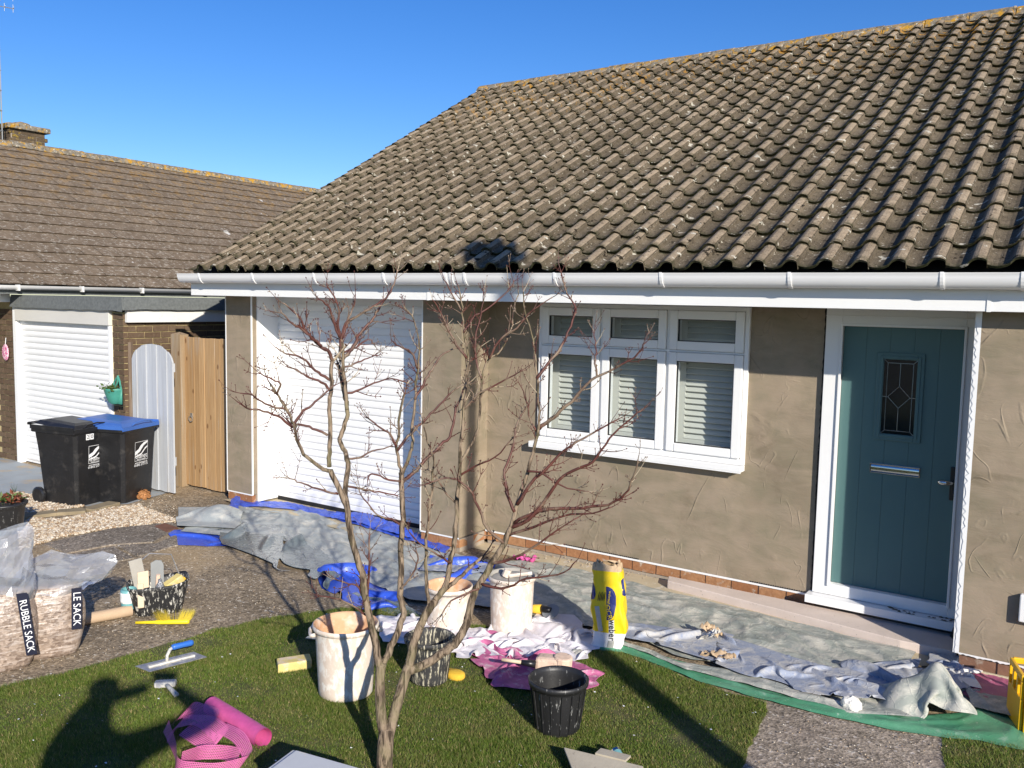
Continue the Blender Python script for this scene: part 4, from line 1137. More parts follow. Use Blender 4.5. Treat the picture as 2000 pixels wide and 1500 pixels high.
# ================================================================ PASSAGE GATES
gate = thing('wooden_gate', 'tall golden wooden board gate with an iron ring handle', 'gate', (-8.9, 6.62, 0))
gY = 6.62
gx = [PY(x, 800, gY)[0] for x in (353, 441)]; gt = PY(395, 660, gY)[2]; gbz = PY(395, 958, gY)[2]
nb_ = 9
xs = np.linspace(gx[0], gx[1]+.02, nb_+1)
for i in range(nb_):
    b = MB(); b.box(xs[i]+.003, xs[i+1]-.003, gY-.012+rng.uniform(-.004, .004), gY+.012, max(gbz, .02)+rng.uniform(0, .012), gt+rng.uniform(-.006, .006))
    part('plank', b, M['cedar'], gate, world=True, bevel=.003)
m = MB()
for zz in (.35, 1.0, gt-.2): m.box(gx[0], gx[1], gY+.014, gY+.05, zz-.04, zz+.04)
part('rail', m, M['cedar'], gate, world=True)
rc = PY(374, 818, gY-.02)
m = MB(); m.tube([rc+np.array([.034*math.cos(a), -.012, .034*math.sin(a)]) for a in np.linspace(0, 2*math.pi, 17)], .006, 6, False); m.box(rc[0]-.022, rc[0]+.022, rc[1]-.002, rc[1]+.008, rc[2]+.02, rc[2]+.07)
part('ring_handle', m, M['dullsteel'], gate, world=True)
pX = [PY(x, 800, gY-.05)[0] for x in (338, 357)]
m = MB(); pt = PY(345, 653, gY-.05)[2]; m.box(pX[0], pX[1]-.004, gY-.07, gY+.05, 0, pt); m.add([(pX[0], gY-.07, pt), (pX[1]-.004, gY-.07, pt), (pX[1]-.004, gY+.05, pt), (pX[0], gY+.05, pt), ((pX[0]+pX[1])/2, gY-.01, pt+.03)], [(0, 1, 4), (1, 2, 4), (2, 3, 4), (3, 0, 4)])
tag(put('gate_post', m.mesh('gate_post', M['postwood']), bevel=.004), 'square wooden post between the arched pale gate and the golden gate', 'post')
# arched pale gate
aY = 6.2
arch = thing('arched_gate', 'arched gate of grey washed boards behind the wheelie bins', 'gate', (-9.4, aY, 0))
xa, xb = PY(260, 800, aY)[0], PY(338, 800, aY)[0]; az_mid = PY(297, 672, aY)[2]; az_sh = PY(262, 706, aY)[2]
n_ = 8; xs = np.linspace(xa, xb, n_+1)
def ztop(x): t = abs(2*(x-xa)/(xb-xa)-1); return az_sh+(az_mid-az_sh)*math.sqrt(max(0, 1-t**2.0))
for i in range(n_):
    b = MB(); x0, x1 = xs[i]+.004, xs[i+1]-.004; k = 4
    tp = [(x0+(x1-x0)*j/k, ztop(x0+(x1-x0)*j/k)) for j in range(k+1)]
    poly = [(x0, .03), (x1, .03)]+tp[::-1]; yy = aY+rng.uniform(-.003, .003)+(.012 if i % 2 else 0)
    nn = len(poly); b.add([(x, yy-.01, z) for x, z in poly]+[(x, yy+.01, z) for x, z in poly], [tuple(range(nn)), tuple(range(2*nn-1, nn-1, -1))]+[(j, (j+1) % nn, nn+(j+1) % nn, nn+j) for j in range(nn)])
    part('plank', b, M['palegate'], arch, world=True)
for zz in (.4, 1.5):
    m = MB(); m.box(xa+.02, xb-.02, aY+.022, aY+.05, zz-.05, zz+.05); part('rail', m, M['palegate'], arch, world=True)
m = MB(); q = PY(253, 668, 6.24); x0 = q[0]; m.tube([(x0, 6.24, 0), (x0+.01, 6.24, .9), (x0+.004, 6.24, q[2])], [.045, .042, .035], 7)
tag(put('gate_post', m.mesh('gate_post', M['oldwood'])), 'old splintered brown post between the brick pier and the arched gate', 'post')

# ================================================================ BINS, BASKET, PLAQUE, POTS
def wheelie_bin(A, B, label, lid_mat, number=None):
    A, B = np.asarray(A), np.asarray(B); d = B-A; rz = math.atan2(d[1], d[0]); w = np.linalg.norm(d[:2])
    root = thing('wheelie_bin', label, 'bin', A, rz, 'wheelie bins')
    wb, db = w, w*1.12; wt, dt = w*1.17, w*1.32; ox = (wt-wb)/2; H = .85
    yf = -.02
    # body: tapered shell with a recessed centre panel at the front
    b = MB(); L = []
    for z, t in ((0, 0), (.03, .02), (.30, .33), (.62, .68), (H-.05, .97), (H, 1.0)):
        x0, x1 = -ox*t, wb+ox*t; y0, y1 = yf*t*2, db+(dt-db)*t; c = .035
        L.append([(x0+c, y0, z), (x1-c, y0, z), (x1, y0+c, z), (x1, y1-c, z), (x1-c, y1, z), (x0+c, y1, z), (x0, y1-c, z), (x0, y0+c, z)])
    P = np.array(L); b.add(P.reshape(-1, 3), [(i*8+k, i*8+(k+1) % 8, (i+1)*8+(k+1) % 8, (i+1)*8+k) for i in range(5) for k in range(8)]+[tuple(range(7, -1, -1))])
    part('body', b, M['blackpl'], root, bevel=.006)
    b = MB(); b.box(-ox-.018, wb+ox+.018, -.05, dt+.01, H-.045, H+.012); part('rim', b, M['blackpl'], root, bevel=.012)
    b = MB(); nu, nv = 9, 11; G_ = np.zeros((nu, nv, 3))
    for i in range(nu):
        for j in range(nv):
            u, v = i/(nu-1), j/(nv-1); e = min(u, 1-u, v*1.2, (1-v)*1.2)*2
            G_[i, j] = (-ox-.02+u*(wt+.04), -.05+v*(dt+.06), H+.014+.045*min(1, e*2.2)**.6+.045*v)
    b.grid(G_); x0, x1, y0, y1 = -ox-.02, wb+ox+.02, -.05, dt+.01
    b.box(x0, x1, y0-.012, y0, H-.02, H+.02); b.box(x0-.008, x0, y0, y1, H-.005, H+.04); b.box(x1, x1+.008, y0, y1, H-.005, H+.04)
    lid = part('lid', b, lid_mat, root, smooth=False)
    b = MB(); xm = wb/2; cv = [(xm-.17, -.067, H+.03), (xm-.13, -.075, H+.055), (xm, -.085, H+.072), (xm+.13, -.075, H+.055), (xm+.17, -.067, H+.03)]
    b.tube(cv, .009, 6); part('lid_grip', b, lid_mat, lid)
    b = MB(); b.tube([(x0-.01, dt+.03, H+.05), (x1+.01, dt+.03, H+.05)], .016, 8); part('handle', b, M['blackpl'], root)
    for sx in (-.03, wb+.03):
        b = MB(); b.lathe([(.03, -.022), (.075, -.024), (.095, -.012), (.095, .012), (.075, .024), (.03, .022)], 20, True, True); b.move(Matrix.Translation((sx, db+.03, .095)) @ Matrix.Rotation(R(90), 4, 'Y'))
        part('wheel', b, M['blackpl'], root)
    # printed panel on the front: framed box with swoosh and words
    fr = lambda x, z: (x, yf*2*(z/H)-.004, z)
    up = (0, yf*2/H, 1.0); s = w/.40; cx, cz = wb*.55, .565
    b = MB(); hw = .088*s; t_ = .004
    for (xa, xb, za, zb) in ((-hw, hw, hw-t_, hw), (-hw, hw, -hw, -hw+t_), (-hw, -hw+t_, -hw+t_, hw-t_), (hw-t_, hw, -hw+t_, hw-t_)):
        b.add([fr(cx+xa, cz+za), fr(cx+xb, cz+za), fr(cx+xb, cz+zb), fr(cx+xa, cz+zb)], [(0, 1, 2, 3)])
    sw = [(-.088, -.035), (-.02, -.005), (.03, .045), (.088, .072), (.088, .085), (.03, .074), (-.01, .052), (-.04, .020), (-.088, .0)]
    b.add([fr(cx+x*s, cz+z*s) for x, z in sw], [tuple(range(len(sw)))])
    sw2 = [(-.05, .0), (0, .022), (.045, .054), (.088, .062), (.088, .050), (.05, .03), (0, -.002)]
    sw2 = [(-.088, -.045), (0, -.02), (.05, .025), (.088, .04), (.088, .030), (.05, .008), (0, -.036), (-.088, -.052)]
    b.add([fr(cx+x*s, cz+z*s) for x, z in sw2], [tuple(range(len(sw2)))])
    part('printed_logo', b, M['sticker'], root)
    for body, sz, dz, sx in (('thanet', .062, -.047, 1.0), ('district council', .018, -.076, 1.1), ('www.thanet.gov.uk', .022, -.105, 1.0), ('01843 577115', .032, -.128, 1.0)):
        lettering(body, sz*s, M['sticker'], root, fr(cx, cz+dz*s), (1, 0, 0), up, sx=sx)
    if number:
        for k, chh in enumerate(number):
            xk = wb*.30+k*.055; b = MB(); b.add([fr(xk-.024, .735), fr(xk+.024, .735), fr(xk+.024, .800), fr(xk-.024, .800)], [(0, 1, 2, 3)])
            lb_ = part('number_label', b, M['sticker'], root); q = fr(xk, .768); lettering(chh, .062, M['bagblack'], root, (q[0], q[1]-.002, q[2]), (1, 0, 0), up)
    return root
wheelie_bin(G(150, 992), G(214, 976), 'black wheelie bin with a black lid and the number 20 on its front', M['blackpl'], '20')
wheelie_bin(G(242, 985), G(298, 967), 'black wheelie bin with a blue lid in front of the arched gate', M['bluelid'])

# wall basket on the pier
bk = PY(224, 772, 6.02)
basket = thing('wall_basket', 'green plastic wall basket with dry plants hanging on the brick pier', 'planter', bk)
m = MB(); n_ = 15; Ls = []
for z, r_ in ((-.10, .055), (-.07, .085), (0, .115), (.065, .135), (.085, .15), (.085, .125), (.05, .11)):
    Ls.append([(r_*math.cos(a), -r_*.85*math.sin(a), z) for a in np.linspace(0, math.pi, n_)])
P = np.array(Ls); m.grid(P); m.add([(x, y, z) for x, y, z in Ls[0]], [tuple(range(n_))]); m.box(-.14, .14, 0, .012, -.10, .085)
part('bowl', m, M['greenpl'], basket, smooth=True)
m = MB(); m.tube([(-.03, .0, .08), (-.01, .005, .16), (.07, .005, .235), (.10, .005, .18), (.135, .0, .08)], .011, 6); m.tube([(.0, .0, .08), (.05, .005, .15), (.07, .005, .22)], .010, 6)
part('hanger', m, M['greenpl'], basket)
def leaves(name, n, cen, spread, size, mat, parent, up=.6, world=False):
    b = MB()
    for k in range(n):
        p = np.asarray(cen)+rng.normal(size=3)*np.asarray(spread); d = rng.normal(size=3); d[2] = abs(d[2])*up; d /= np.linalg.norm(d)
        q = np.cross(d, rng.normal(size=3)); q /= np.linalg.norm(q); s_ = size*rng.uniform(.5, 1.3); e = np.cross(d, q)*s_*.12
        b.add([p, p+d*s_*.5+q*s_*.25+e, p+d*s_, p+d*s_*.5-q*s_*.25+e], [(0, 1, 2, 3)])
    return tag(part(name, b, mat, parent, world=world), kind='stuff')
leaves('foliage', 90, (0, -.06, .085), (.06, .03, .018), .05, M['leaf'], basket)
m = MB(); m.tube([(-12.47, 6.11, 2.0), (-12.46, 6.12, 1.7), (-12.465, 6.125, PY(10, 675, 6.12)[2])], .006, 5)
pc = PY(11, 688, 6.12)
pq = thing('wall_plaque', 'round pink and white flowered plaque hanging left of the roller garage', 'plaque', pc)
m = MB(); N = 16; m.add([(.075*math.cos(a), -.012, .10*math.sin(a)) for a in np.linspace(0, 6.283, N+1)[:-1]]+[(.085*math.cos(a), .0, .115*math.sin(a)) for a in np.linspace(0, 6.283, N+1)[:-1]]+[(0, -.02, 0)], [(i, (i+1) % N, N+(i+1) % N, N+i) for i in range(N)]+[(i, (i+1) % N, 2*N) for i in range(N)])
part('disc', m, M['plaque'], pq, smooth=False)
m = MB(); m.tube([(0, .0, .11), (.01, .005, .20)], .005, 5); part('cord', m, M['sticker'], pq)

# dead hydrangea head by the blue bin
hp = G(280, 975)
dl = thing('dead_plant', 'clump of brown dry leaves at the foot of the blue-lidded bin', 'plant', hp)
b = MB()
for k in range(170):
    d = rng.normal(size=3); d[2] = abs(d[2]); d /= np.linalg.norm(d); p = d*np.array([.085, .085, .10])*rng.uniform(.55, 1)+(0, 0, .02)
    q = np.cross(d, rng.normal(size=3)); q /= np.linalg.norm(q); e = np.cross(d, q); s_ = rng.uniform(.014, .028)
    b.add([p-q*s_, p+e*s_*.7, p+q*s_+d*.008, p-e*s_*.7], [(0, 1, 2, 3)])
tag(part('dry_leaves', b, M['dryleaf'], dl), kind='stuff')
# black planter at the left edge
pp = G(16, 1052); pr_ = thing('plant_pot', 'big scuffed black rubber planter at the left edge beside the shingle', 'planter', (G(10, 1040)[0], G(10, 1040)[1]-.0, 0))
m = MB(); Rr = .185
m.lathe([(0, 0), (Rr*.78, 0), (Rr*.84, .02), (Rr*.97, .24), (Rr*1.02, .26), (Rr*1.12, .285), (Rr*1.12, .30), (Rr*1.0, .305), (Rr*.93, .27), (0, .25)], 32)
part('pot', m, M['blackpl3'], pr_, smooth=True)
m = MB(); m.lathe([(0, .255), (Rr*.93, .26)], 20); part('compost', m, M['soil'], pr_)
leaves('foliage', 60, (-.06, .12, .30), (.05, .05, .025), .07, M['redleaf'], pr_)
leaves('foliage', 40, (-.08, .10, .30), (.04, .05, .02), .07, M['leaf'], pr_)
gp = G(135, 985); wt = thing('weed_tuft', 'small tuft of green blades growing in the shingle by the forecourt', 'plant', G(28, 965))
m = MB()
for k in range(14):
    a = rng.uniform(0, 6.28); L_ = rng.uniform(.06, .16); e = np.array([math.cos(a)*L_*.4, math.sin(a)*L_*.4, L_]); m.add([(-.004, 0, 0), (.004, 0, 0), e], [(0, 1, 2)])
tag(part('blades', m, M['leaf'], wt), kind='stuff')
m = MB(); a, b_, c_, d_ = [G(*p, .006) for p in ((302, 1029), (322, 1023), (348, 1032), (326, 1041))]
m.prism([a[:2], d_[:2], c_[:2], b_[:2]], .004, .016); tag(put('drain_cover', m.mesh('drain_cover', M['rust']), bevel=.003), 'small rusty iron drain cover in the concrete left of the tarpaulin', 'drain cover')

# ================================================================ RUBBLE SACKS
def sack(base, W_, D_, H_, label, rz, neck, bands, seed):
    g = np.random.default_rng(seed); root = thing('rubble_sack', label, 'sack', base, rz, 'clear sacks of aggregate')
    b = MB(); n = 40; Ls = []
    for j, z in enumerate(np.linspace(0, 1, 16)):
        k = (1-.22*(1-z)**3) * (1-.30*max(0, z-.7)*3.3*.6) * (1+.05*math.sin(z*3.1))
        row = []
        for i in range(n):
            a = 2*math.pi*i/n; ca, sa = math.cos(a), math.sin(a); e = .74
            x = np.sign(ca)*abs(ca)**e*W_/2*k; y = np.sign(sa)*abs(sa)**e*D_/2*k
            d = 1+.05*noise(np.array([[x*6+seed, y*6, z*2.5]]))[0]+.022*noise(np.array([[x*3+seed, y*3, z*16]]))[0]
            row.append((x*d, y*d, z*H_))
        Ls.append(row)
    P = np.array(Ls); nu = len(Ls)
    b.add(P.reshape(-1, 3), [(i*n+k, i*n+(k+1) % n, (i+1)*n+(k+1) % n, (i+1)*n+k) for i in range(nu-1) for k in range(n)]+[tuple(range((nu-1)*n, nu*n)), tuple(range(n-1, -1, -1))])
    part('body', b, M['sackagg'], root, smooth=True)
    # loose neck of clear film: front and back leaves joined at the sides, widening to the drawn outline
    for side, off in (('neck', -1), ('neck', 1)):
        NN = 13; lo = resample(np.array(neck[0], float), NN); hi = resample(np.array(neck[1], float), NN); mm_ = 8; Gd = np.zeros((NN, mm_, 3))
        for i in range(NN):
            for j in range(mm_):
                t = j/(mm_-1); p = lo[i]*(1-t)+hi[i]*t; u = i/(NN-1)
                bulge = math.sin(math.pi*min(1, max(0, u)))**.7*(1-t)**.7*D_*.46
                cr = .07*noise(np.array([[p[0]*5+seed+off*3, p[1]*5, off*2.]]))[0]+g.uniform(-.022, .022)
                Gd[i, j] = (p[0]+g.uniform(-.008, .008), off*bulge+cr*min(1, t*3+.15)*1.3+off*.004, p[1])
        b = MB(); b.grid(Gd); part(side, b, M['film'], root, smooth=False)
    # printed bands
    for (x, z0, z1, word, sz, off, tilt) in bands:
        b = MB(); pts = []
        yb = -D_/2*1.06-.012
        tl_ = tilt
        b.add([(x-.030+tl_, yb, z0), (x+.030+tl_, yb, z0), (x+.030, yb+.004, z1), (x-.030, yb+.004, z1)], [(0, 1, 2, 3)])
        part('printed_band', b, M['bandnavy'], root)
        lettering(word, sz, M['sticker'], root, (x+tl_*.5, yb-.003, (z0+z1)/2+off), (tl_, 0, z0-z1), (1, 0, 0), sx=.95)
    return root
def face_rz(p): d = -np.asarray(p)[:2]; return math.atan2(d[0], -d[1])
sb = G(100, 1275); rz = face_rz(sb)
sack(sb, .40, .27, .46, 'clear rubble sack of pinkish aggregate with a wide flared plastic neck', rz,
     ([(-.20, .40), (-.15, .46), (0, .42), (.16, .40), (.20, .46)], [(-.22, .50), (-.16, .60), (.03, .70), (.18, .62), (.30, .64), (.42, .60), (.40, .52), (.30, .45)]),
     [(.155, .19, .46, 'LE SACK', .062, 0, -.006)], 3)
sb2 = G(12, 1300); rz2 = face_rz(sb2)
sack(sb2, .36, .27, .50, 'clear rubble sack cut by the left edge of the photo, RUBBLE SACK print running down', rz2,
     ([(-.18, .46), (-.1, .52), (.05, .48), (.15, .42), (.18, .46)], [(-.25, .80), (-.1, .86), (.05, .88), (.14, .90), (.18, .88), (.16, .72)]),
     [(.095, .10, .50, 'RUBBLE SACK', .058, -.01, .045)], 11)

# ================================================================ SHEETS ON THE GROUND
def zat(p, ypx):
    """height above ground point p whose image row is ypx"""
    lo, hi = 0.0, 3.0
    for _ in range(40):
        mid = (lo+hi)/2
        if pxof((p[0], p[1], mid))[1] > ypx: lo = mid
        else: hi = mid
    return lo
def strip(name, top, bot, mat, parent, nu=120, nv=40, amp=.02, sc=5.0, seed=0.0, base=.012, sharp=.5, edge=.5, tilt=(0, 0), big=.0, world=True, al=1.0, ac=1.0):
    a = resample([G(*p) for p in top], nu); b = resample([G(*p) for p in bot], nu)
    T = np.linspace(0, 1, nv)[None, :, None]
    P = a[:, None, :]*(1-T)+b[:, None, :]*T
    xy = P[..., :2].copy(); ms = P[:, nv//2, :2]; La = np.r_[0, np.cumsum(np.linalg.norm(np.diff(ms, axis=0), axis=1))]; Wd = np.linalg.norm(a-b, axis=1).mean()
    q = np.stack([La[:, None]*al*np.ones((1, nv)), T[..., 0]*Wd*ac*np.ones((nu, 1))], -1)
    w = np.stack([noise(np.concatenate([q*2.1+seed, np.full(q.shape[:2]+(1,), .3)], -1)), noise(np.concatenate([q*2.1+seed+9, np.full(q.shape[:2]+(1,), .7)], -1))], -1)*.22
    r = ridged(np.concatenate([(q+w)*sc*np.array([1.0, 1.3])+seed, np.full(q.shape[:2]+(1,), seed)], -1), 3)
    f = fbm(np.concatenate([q*sc*.6+seed+3, np.full(q.shape[:2]+(1,), seed)], -1), 3)
    fine = ridged(np.concatenate([(q+w*.5)*sc*3.1+seed, np.full(q.shape[:2]+(1,), seed+2)], -1), 2)
    e = np.minimum(np.minimum(T[..., 0], 1-T[..., 0])*7, 1)*np.ones(q.shape[:2]); e = edge+(1-edge)*e
    ei = np.minimum(np.minimum(np.arange(nu), np.arange(nu)[::-1])/5, 1)[:, None]; e = e*(edge+(1-edge)*ei)
    z = base+(amp*r*sharp+amp*.45*np.clip(f+.5, 0, 2)+amp*.07*fine+big*np.clip(noise(np.concatenate([q*1.3+seed, np.full(q.shape[:2]+(1,), 5.)], -1))+.1, 0, 1))*e
    z = z+tilt[0]*(1-T[..., 0])+tilt[1]*T[..., 0]
    P[..., 2] = z
    jag = .012*noise(np.concatenate([xy*9, np.full(q.shape[:2]+(1,), 2.)], -1))
    P[..., 0] += jag; P[..., 1] += jag*.7
    m = MB(); m.grid(P); return part(name, m, mat, parent, world=world, smooth=True)
def lump(name, cx, cy, rx, ry, h, mat, parent, seed=0.0, n=56, nr=26, folds=7, pw=1.4, z0=.004, lean=(0, 0), fold=.35, world=True, rot=0.0):
    """crumpled heap of sheet: radial folds running down from an off-centre peak"""
    Ls = []
    for j in range(nr):
        t = j/(nr-1); row = []
        for i in range(n):
            a = 2*math.pi*i/n
            er = 1+.22*noise(np.array([[math.cos(a)*1.3+seed, math.sin(a)*1.3, seed]]))[0]+.10*noise(np.array([[math.cos(a)*4+seed, math.sin(a)*4, seed+3]]))[0]
            fo = noise(np.array([[math.cos(a)*folds*.32+seed*2, math.sin(a)*folds*.32, t*1.2+seed]]))[0]
            ff = 1-2*abs(noise(np.array([[math.cos(a)*folds*.6+seed, math.sin(a)*folds*.6, t*2.2]]))[0])
            x, y = math.cos(a)*rx*er*t, math.sin(a)*ry*er*t
            c, s = math.cos(rot), math.sin(rot); x, y = x*c-y*s, x*s+y*c
            prof_ = max(0, (1/(1+(t/.36)**2.0)-.115)/.885)**pw
            z = h*prof_*(1+fold*fo)+h*.16*ff*t*(1-t)*3+.02*abs(fo)*t
            row.append((cx+x+lean[0]*prof_, cy+y+lean[1]*prof_, max(z0, z0+z)))
        Ls.append(row)
    P = np.array(Ls); b = MB()
    b.add(P.reshape(-1, 3), [(i*n+k, i*n+(k+1) % n, (i+1)*n+(k+1) % n, (i+1)*n+k) for i in range(nr-1) for k in range(n)])
    return part(name, b, mat, parent, world=world, smooth=True)

def drape(name, quad, mat, parent, cu=.75, cv=.75, n=48, m=36, steps=90, its=7, seed=0.0, amp=.05, obstacles=(), bend=.25, lift=0.0, world=True, floor=.008, wave=5.0, rnd=.0):
    """a sheet gathered into less ground than its own size: relaxed as cloth so that it buckles into folds and lies down"""
    C4 = [np.array([*(G(*p)[:2] if len(p) == 2 else p[:2]), 0]) for p in quad]
    U, V = np.meshgrid(np.linspace(0, 1, n), np.linspace(0, 1, m), indexing='ij')
    if rnd:      # pull the corners in so that the outline is rounded
        a_, b_ = U*2-1, V*2-1; U2 = a_*np.sqrt(1-b_*b_/2*rnd); V2 = b_*np.sqrt(1-a_*a_/2*rnd); U, V = U2/2+.5, V2/2+.5
    X = ((1-U)*(1-V))[..., None]*C4[0]+(U*(1-V))[..., None]*C4[1]+(U*V)[..., None]*C4[2]+((1-U)*V)[..., None]*C4[3]
    X0_ = X.copy()
    q = X[..., :2]
    X[..., 2] = floor+lift+amp*1.3*np.clip(noise(q*wave+seed)+.35, 0, 2)+amp*.6*np.abs(noise(q*wave*2.1+seed+7))
    X[..., 0] += .01*noise(q*wave*1.7+seed+3); X[..., 1] += .01*noise(q*wave*1.7+seed+11)
    X[..., 2] = np.maximum(X[..., 2], floor)
    for (ox, oy, r_, h_) in obstacles:
        d = np.hypot(X[..., 0]-ox, X[..., 1]-oy); X[..., 2] = np.maximum(X[..., 2], h_*1.12*np.clip(1-(d/r_/1.6)**1.5, 0, 1))
    def rest(di, dj, k):
        a = X0_[max(0, -di):n-max(0, di), max(0, -dj):m-max(0, dj)]; b = X0_[max(0, di):n+min(0, di), max(0, dj):m+min(0, dj)]
        return np.linalg.norm(a-b, axis=-1)*k
    cons = []
    for di, dj, k, st in ((1, 0, 1/cu, .9), (0, 1, 1/cv, .9), (1, 1, (1/cu+1/cv)/2, .45), (1, -1, (1/cu+1/cv)/2, .45), (2, 0, 1/cu, bend), (0, 2, 1/cv, bend), (4, 0, 1/cu, bend*.5), (0, 4, 1/cv, bend*.5)):
        cons.append((di, dj, rest(di, dj, k), st))
    Vv = np.zeros_like(X); cnt = np.zeros(X.shape[:2]+(1,))
    for s_ in range(steps):
        prev = X.copy(); Vv[..., 2] -= .0012 if s_ < steps*.6 else .0022; X = X+Vv*.9
        for it in range(its):
            for di, dj, L, st in cons:
                sa = (slice(max(0, -di), n-max(0, di)), slice(max(0, -dj), m-max(0, dj))); sb = (slice(max(0, di), n+min(0, di)), slice(max(0, dj), m+min(0, dj)))
                d = X[sb]-X[sa]; ln = np.linalg.norm(d, axis=-1)+1e-9; k = (st*.48*(ln-L)/ln)[..., None]*d
                if st < .4: k = k*(ln < L)[..., None]      # bending only pushes apart
                X[sa] += k; X[sb] -= k
            for (ox, oy, r_, h_) in obstacles:             # rounded cones under the sheet
                d = np.hypot(X[..., 0]-ox, X[..., 1]-oy); zt = h_*np.clip(1-(d/r_)**1.6, 0, 1); X[..., 2] = np.maximum(X[..., 2], zt*(d < r_))
            low = X[..., 2] < floor; X[..., 2] = np.maximum(X[..., 2], floor)
            X[low, :2] = X[low, :2]*.25+prev[low, :2]*.75
        Vv = (X-prev)*.88; mx = np.linalg.norm(Vv, axis=-1, keepdims=True); Vv = Vv*np.minimum(1, .04/(mx+1e-9))
    Xs = X.copy(); Xs[1:-1, 1:-1] = X[1:-1, 1:-1]*.5+(X[:-2, 1:-1]+X[2:, 1:-1]+X[1:-1, :-2]+X[1:-1, 2:])*.125
    mb = MB(); mb.grid(Xs); o = part(name, mb, mat, parent, world=world, smooth=True)
    sf = o.modifiers.new('thickness', 'SOLIDIFY'); sf.thickness = .002; sf.offset = 0
    sd = o.modifiers.new('soft', 'SUBSURF'); sd.levels = 1; sd.render_levels = 1
    return o
# left: blue and grey tarpaulin in front of the garage
t1 = thing('tarpaulin', 'crumpled grey tarpaulin with bright blue backing spread before the garage', 'tarpaulin', G(600, 1060))
strip('sheet', [(455, 985), (505, 988), (560, 992), (640, 1012), (720, 1036), (800, 1058), (880, 1086), (930, 1094), (1010, 1105)],
      [(352, 1040), (440, 1052), (520, 1052), (600, 1072), (650, 1100), (700, 1130), (760, 1160), (800, 1178), (1000, 1196)], M['tarp_grey'], t1, 150, 50, .045, 2.6, 1.0, .012, al=.8, ac=1.2)
strip('blue_backing', [(460, 978), (520, 985), (565, 989), (650, 1006), (720, 1018), (800, 1044), (880, 1076)],
      [(470, 996), (515, 998), (570, 1002), (650, 1020), (700, 1034), (800, 1064), (870, 1088)], M['tarp_blue'], t1, 100, 14, .035, 6.0, 4.0, .032)
strip('blue_backing', [(640, 1012), (690, 1012), (740, 1022), (795, 1046), (815, 1060)], [(655, 1022), (690, 1030), (740, 1044), (790, 1060), (812, 1064)], M['tarp_blue'], t1, 50, 16, .05, 6.0, 14.0, .05)
drape('silver_fold', [(436, 1044), (545, 1040), (560, 1104), (440, 1064)], M['tarp_silver'], t1, .80, .66, 40, 26, 90, 7, 6.0, .05, bend=.4, floor=.03, lift=.06)
drape('silver_fold', [(535, 1046), (655, 1096), (640, 1142), (540, 1096)], M['tarp_silver'], t1, .78, .64, 44, 26, 90, 7, 9.0, .05, bend=.4, floor=.03, lift=.06)
# the flap thrown back at its left end: grey face up, blue edge
def flap(name, pts, zs, mat, parent, amp=.03, seed=0.0, n=30):
    """four-cornered turned-back flap given by ground corners and heights"""
    C4 = [G(*p) for p in pts]; m = MB(); P = np.zeros((n, n, 3))
    for i in range(n):
        for j in range(n):
            u, v = i/(n-1), j/(n-1); w = [(1-u)*(1-v), u*(1-v), u*v, (1-u)*v]
            p = sum(w[k]*C4[k] for k in range(4)); z = sum(w[k]*zs[k] for k in range(4))
            z += amp*(ridged(np.array([[p[0]*5+seed, p[1]*5, seed]]), 2)[0]-.35)+.05*math.sin(math.pi*u)*math.sin(math.pi*v)
            P[i, j] = (p[0], p[1], max(.012, z))
    m.grid(P); return part(name, m, mat, parent, world=True, smooth=True)
tf = G(412, 1016)
drape('turned_flap', [(350, 1034), (462, 1040), (476, 1000), (352, 1000)], M['tarp_grey'], t1, .92, .90, 44, 30, 90, 7, 2.0, .05, [(tf[0]+.08, tf[1]+.05, .34, .17), (tf[0]-.12, tf[1]+.02, .26, .12)], bend=.35, floor=.05, wave=3)
drape('blue_flap', [(348, 1064), (350, 1038), (552, 1034), (440, 1066)], M['tarp_blue'], t1, .84, .80, 56, 26, 90, 7, 5.0, .05, bend=.35, lift=.07, wave=3)
strip('blue_edge', [(452, 990), (462, 984), (470, 986)], [(448, 1016), (458, 1018), (466, 1014)], M['tarp_blue'], t1, 12, 30, .02, 8.0, 2.0, .09)
drape('blue_heap', [(636, 1150), (655, 1108), (770, 1150), (735, 1186)], M['tarp_blue'], t1, .60, .62, 40, 34, 90, 7, 3.0, .08, bend=.35, lift=.08, rnd=.6)
drape('blue_heap', [(835, 1112), (860, 1090), (940, 1104), (925, 1130)], M['tarp_blue'], t1, .60, .60, 34, 26, 80, 6, 8.0, .06, bend=.25, lift=.05)
drape('blue_heap', [(850, 1132), (870, 1118), (960, 1130), (930, 1152)], M['tarp_blue'], t1, .62, .62, 34, 26, 80, 6, 18.0, .06, bend=.25, lift=.05)
drape('silver_heap', [(700, 1176), (740, 1160), (860, 1205), (820, 1222)], M['tarp_silver'], t1, .72, .60, 44, 22, 80, 6, 12.0, .06, bend=.3, lift=.05)
strip('dusty_border', [(840, 1096), (900, 1108), (960, 1112)], [(820, 1124), (900, 1132), (960, 1130)], M['tarp_dusblue'], t1, 40, 14, .03, 8.0, 20.0, .045)

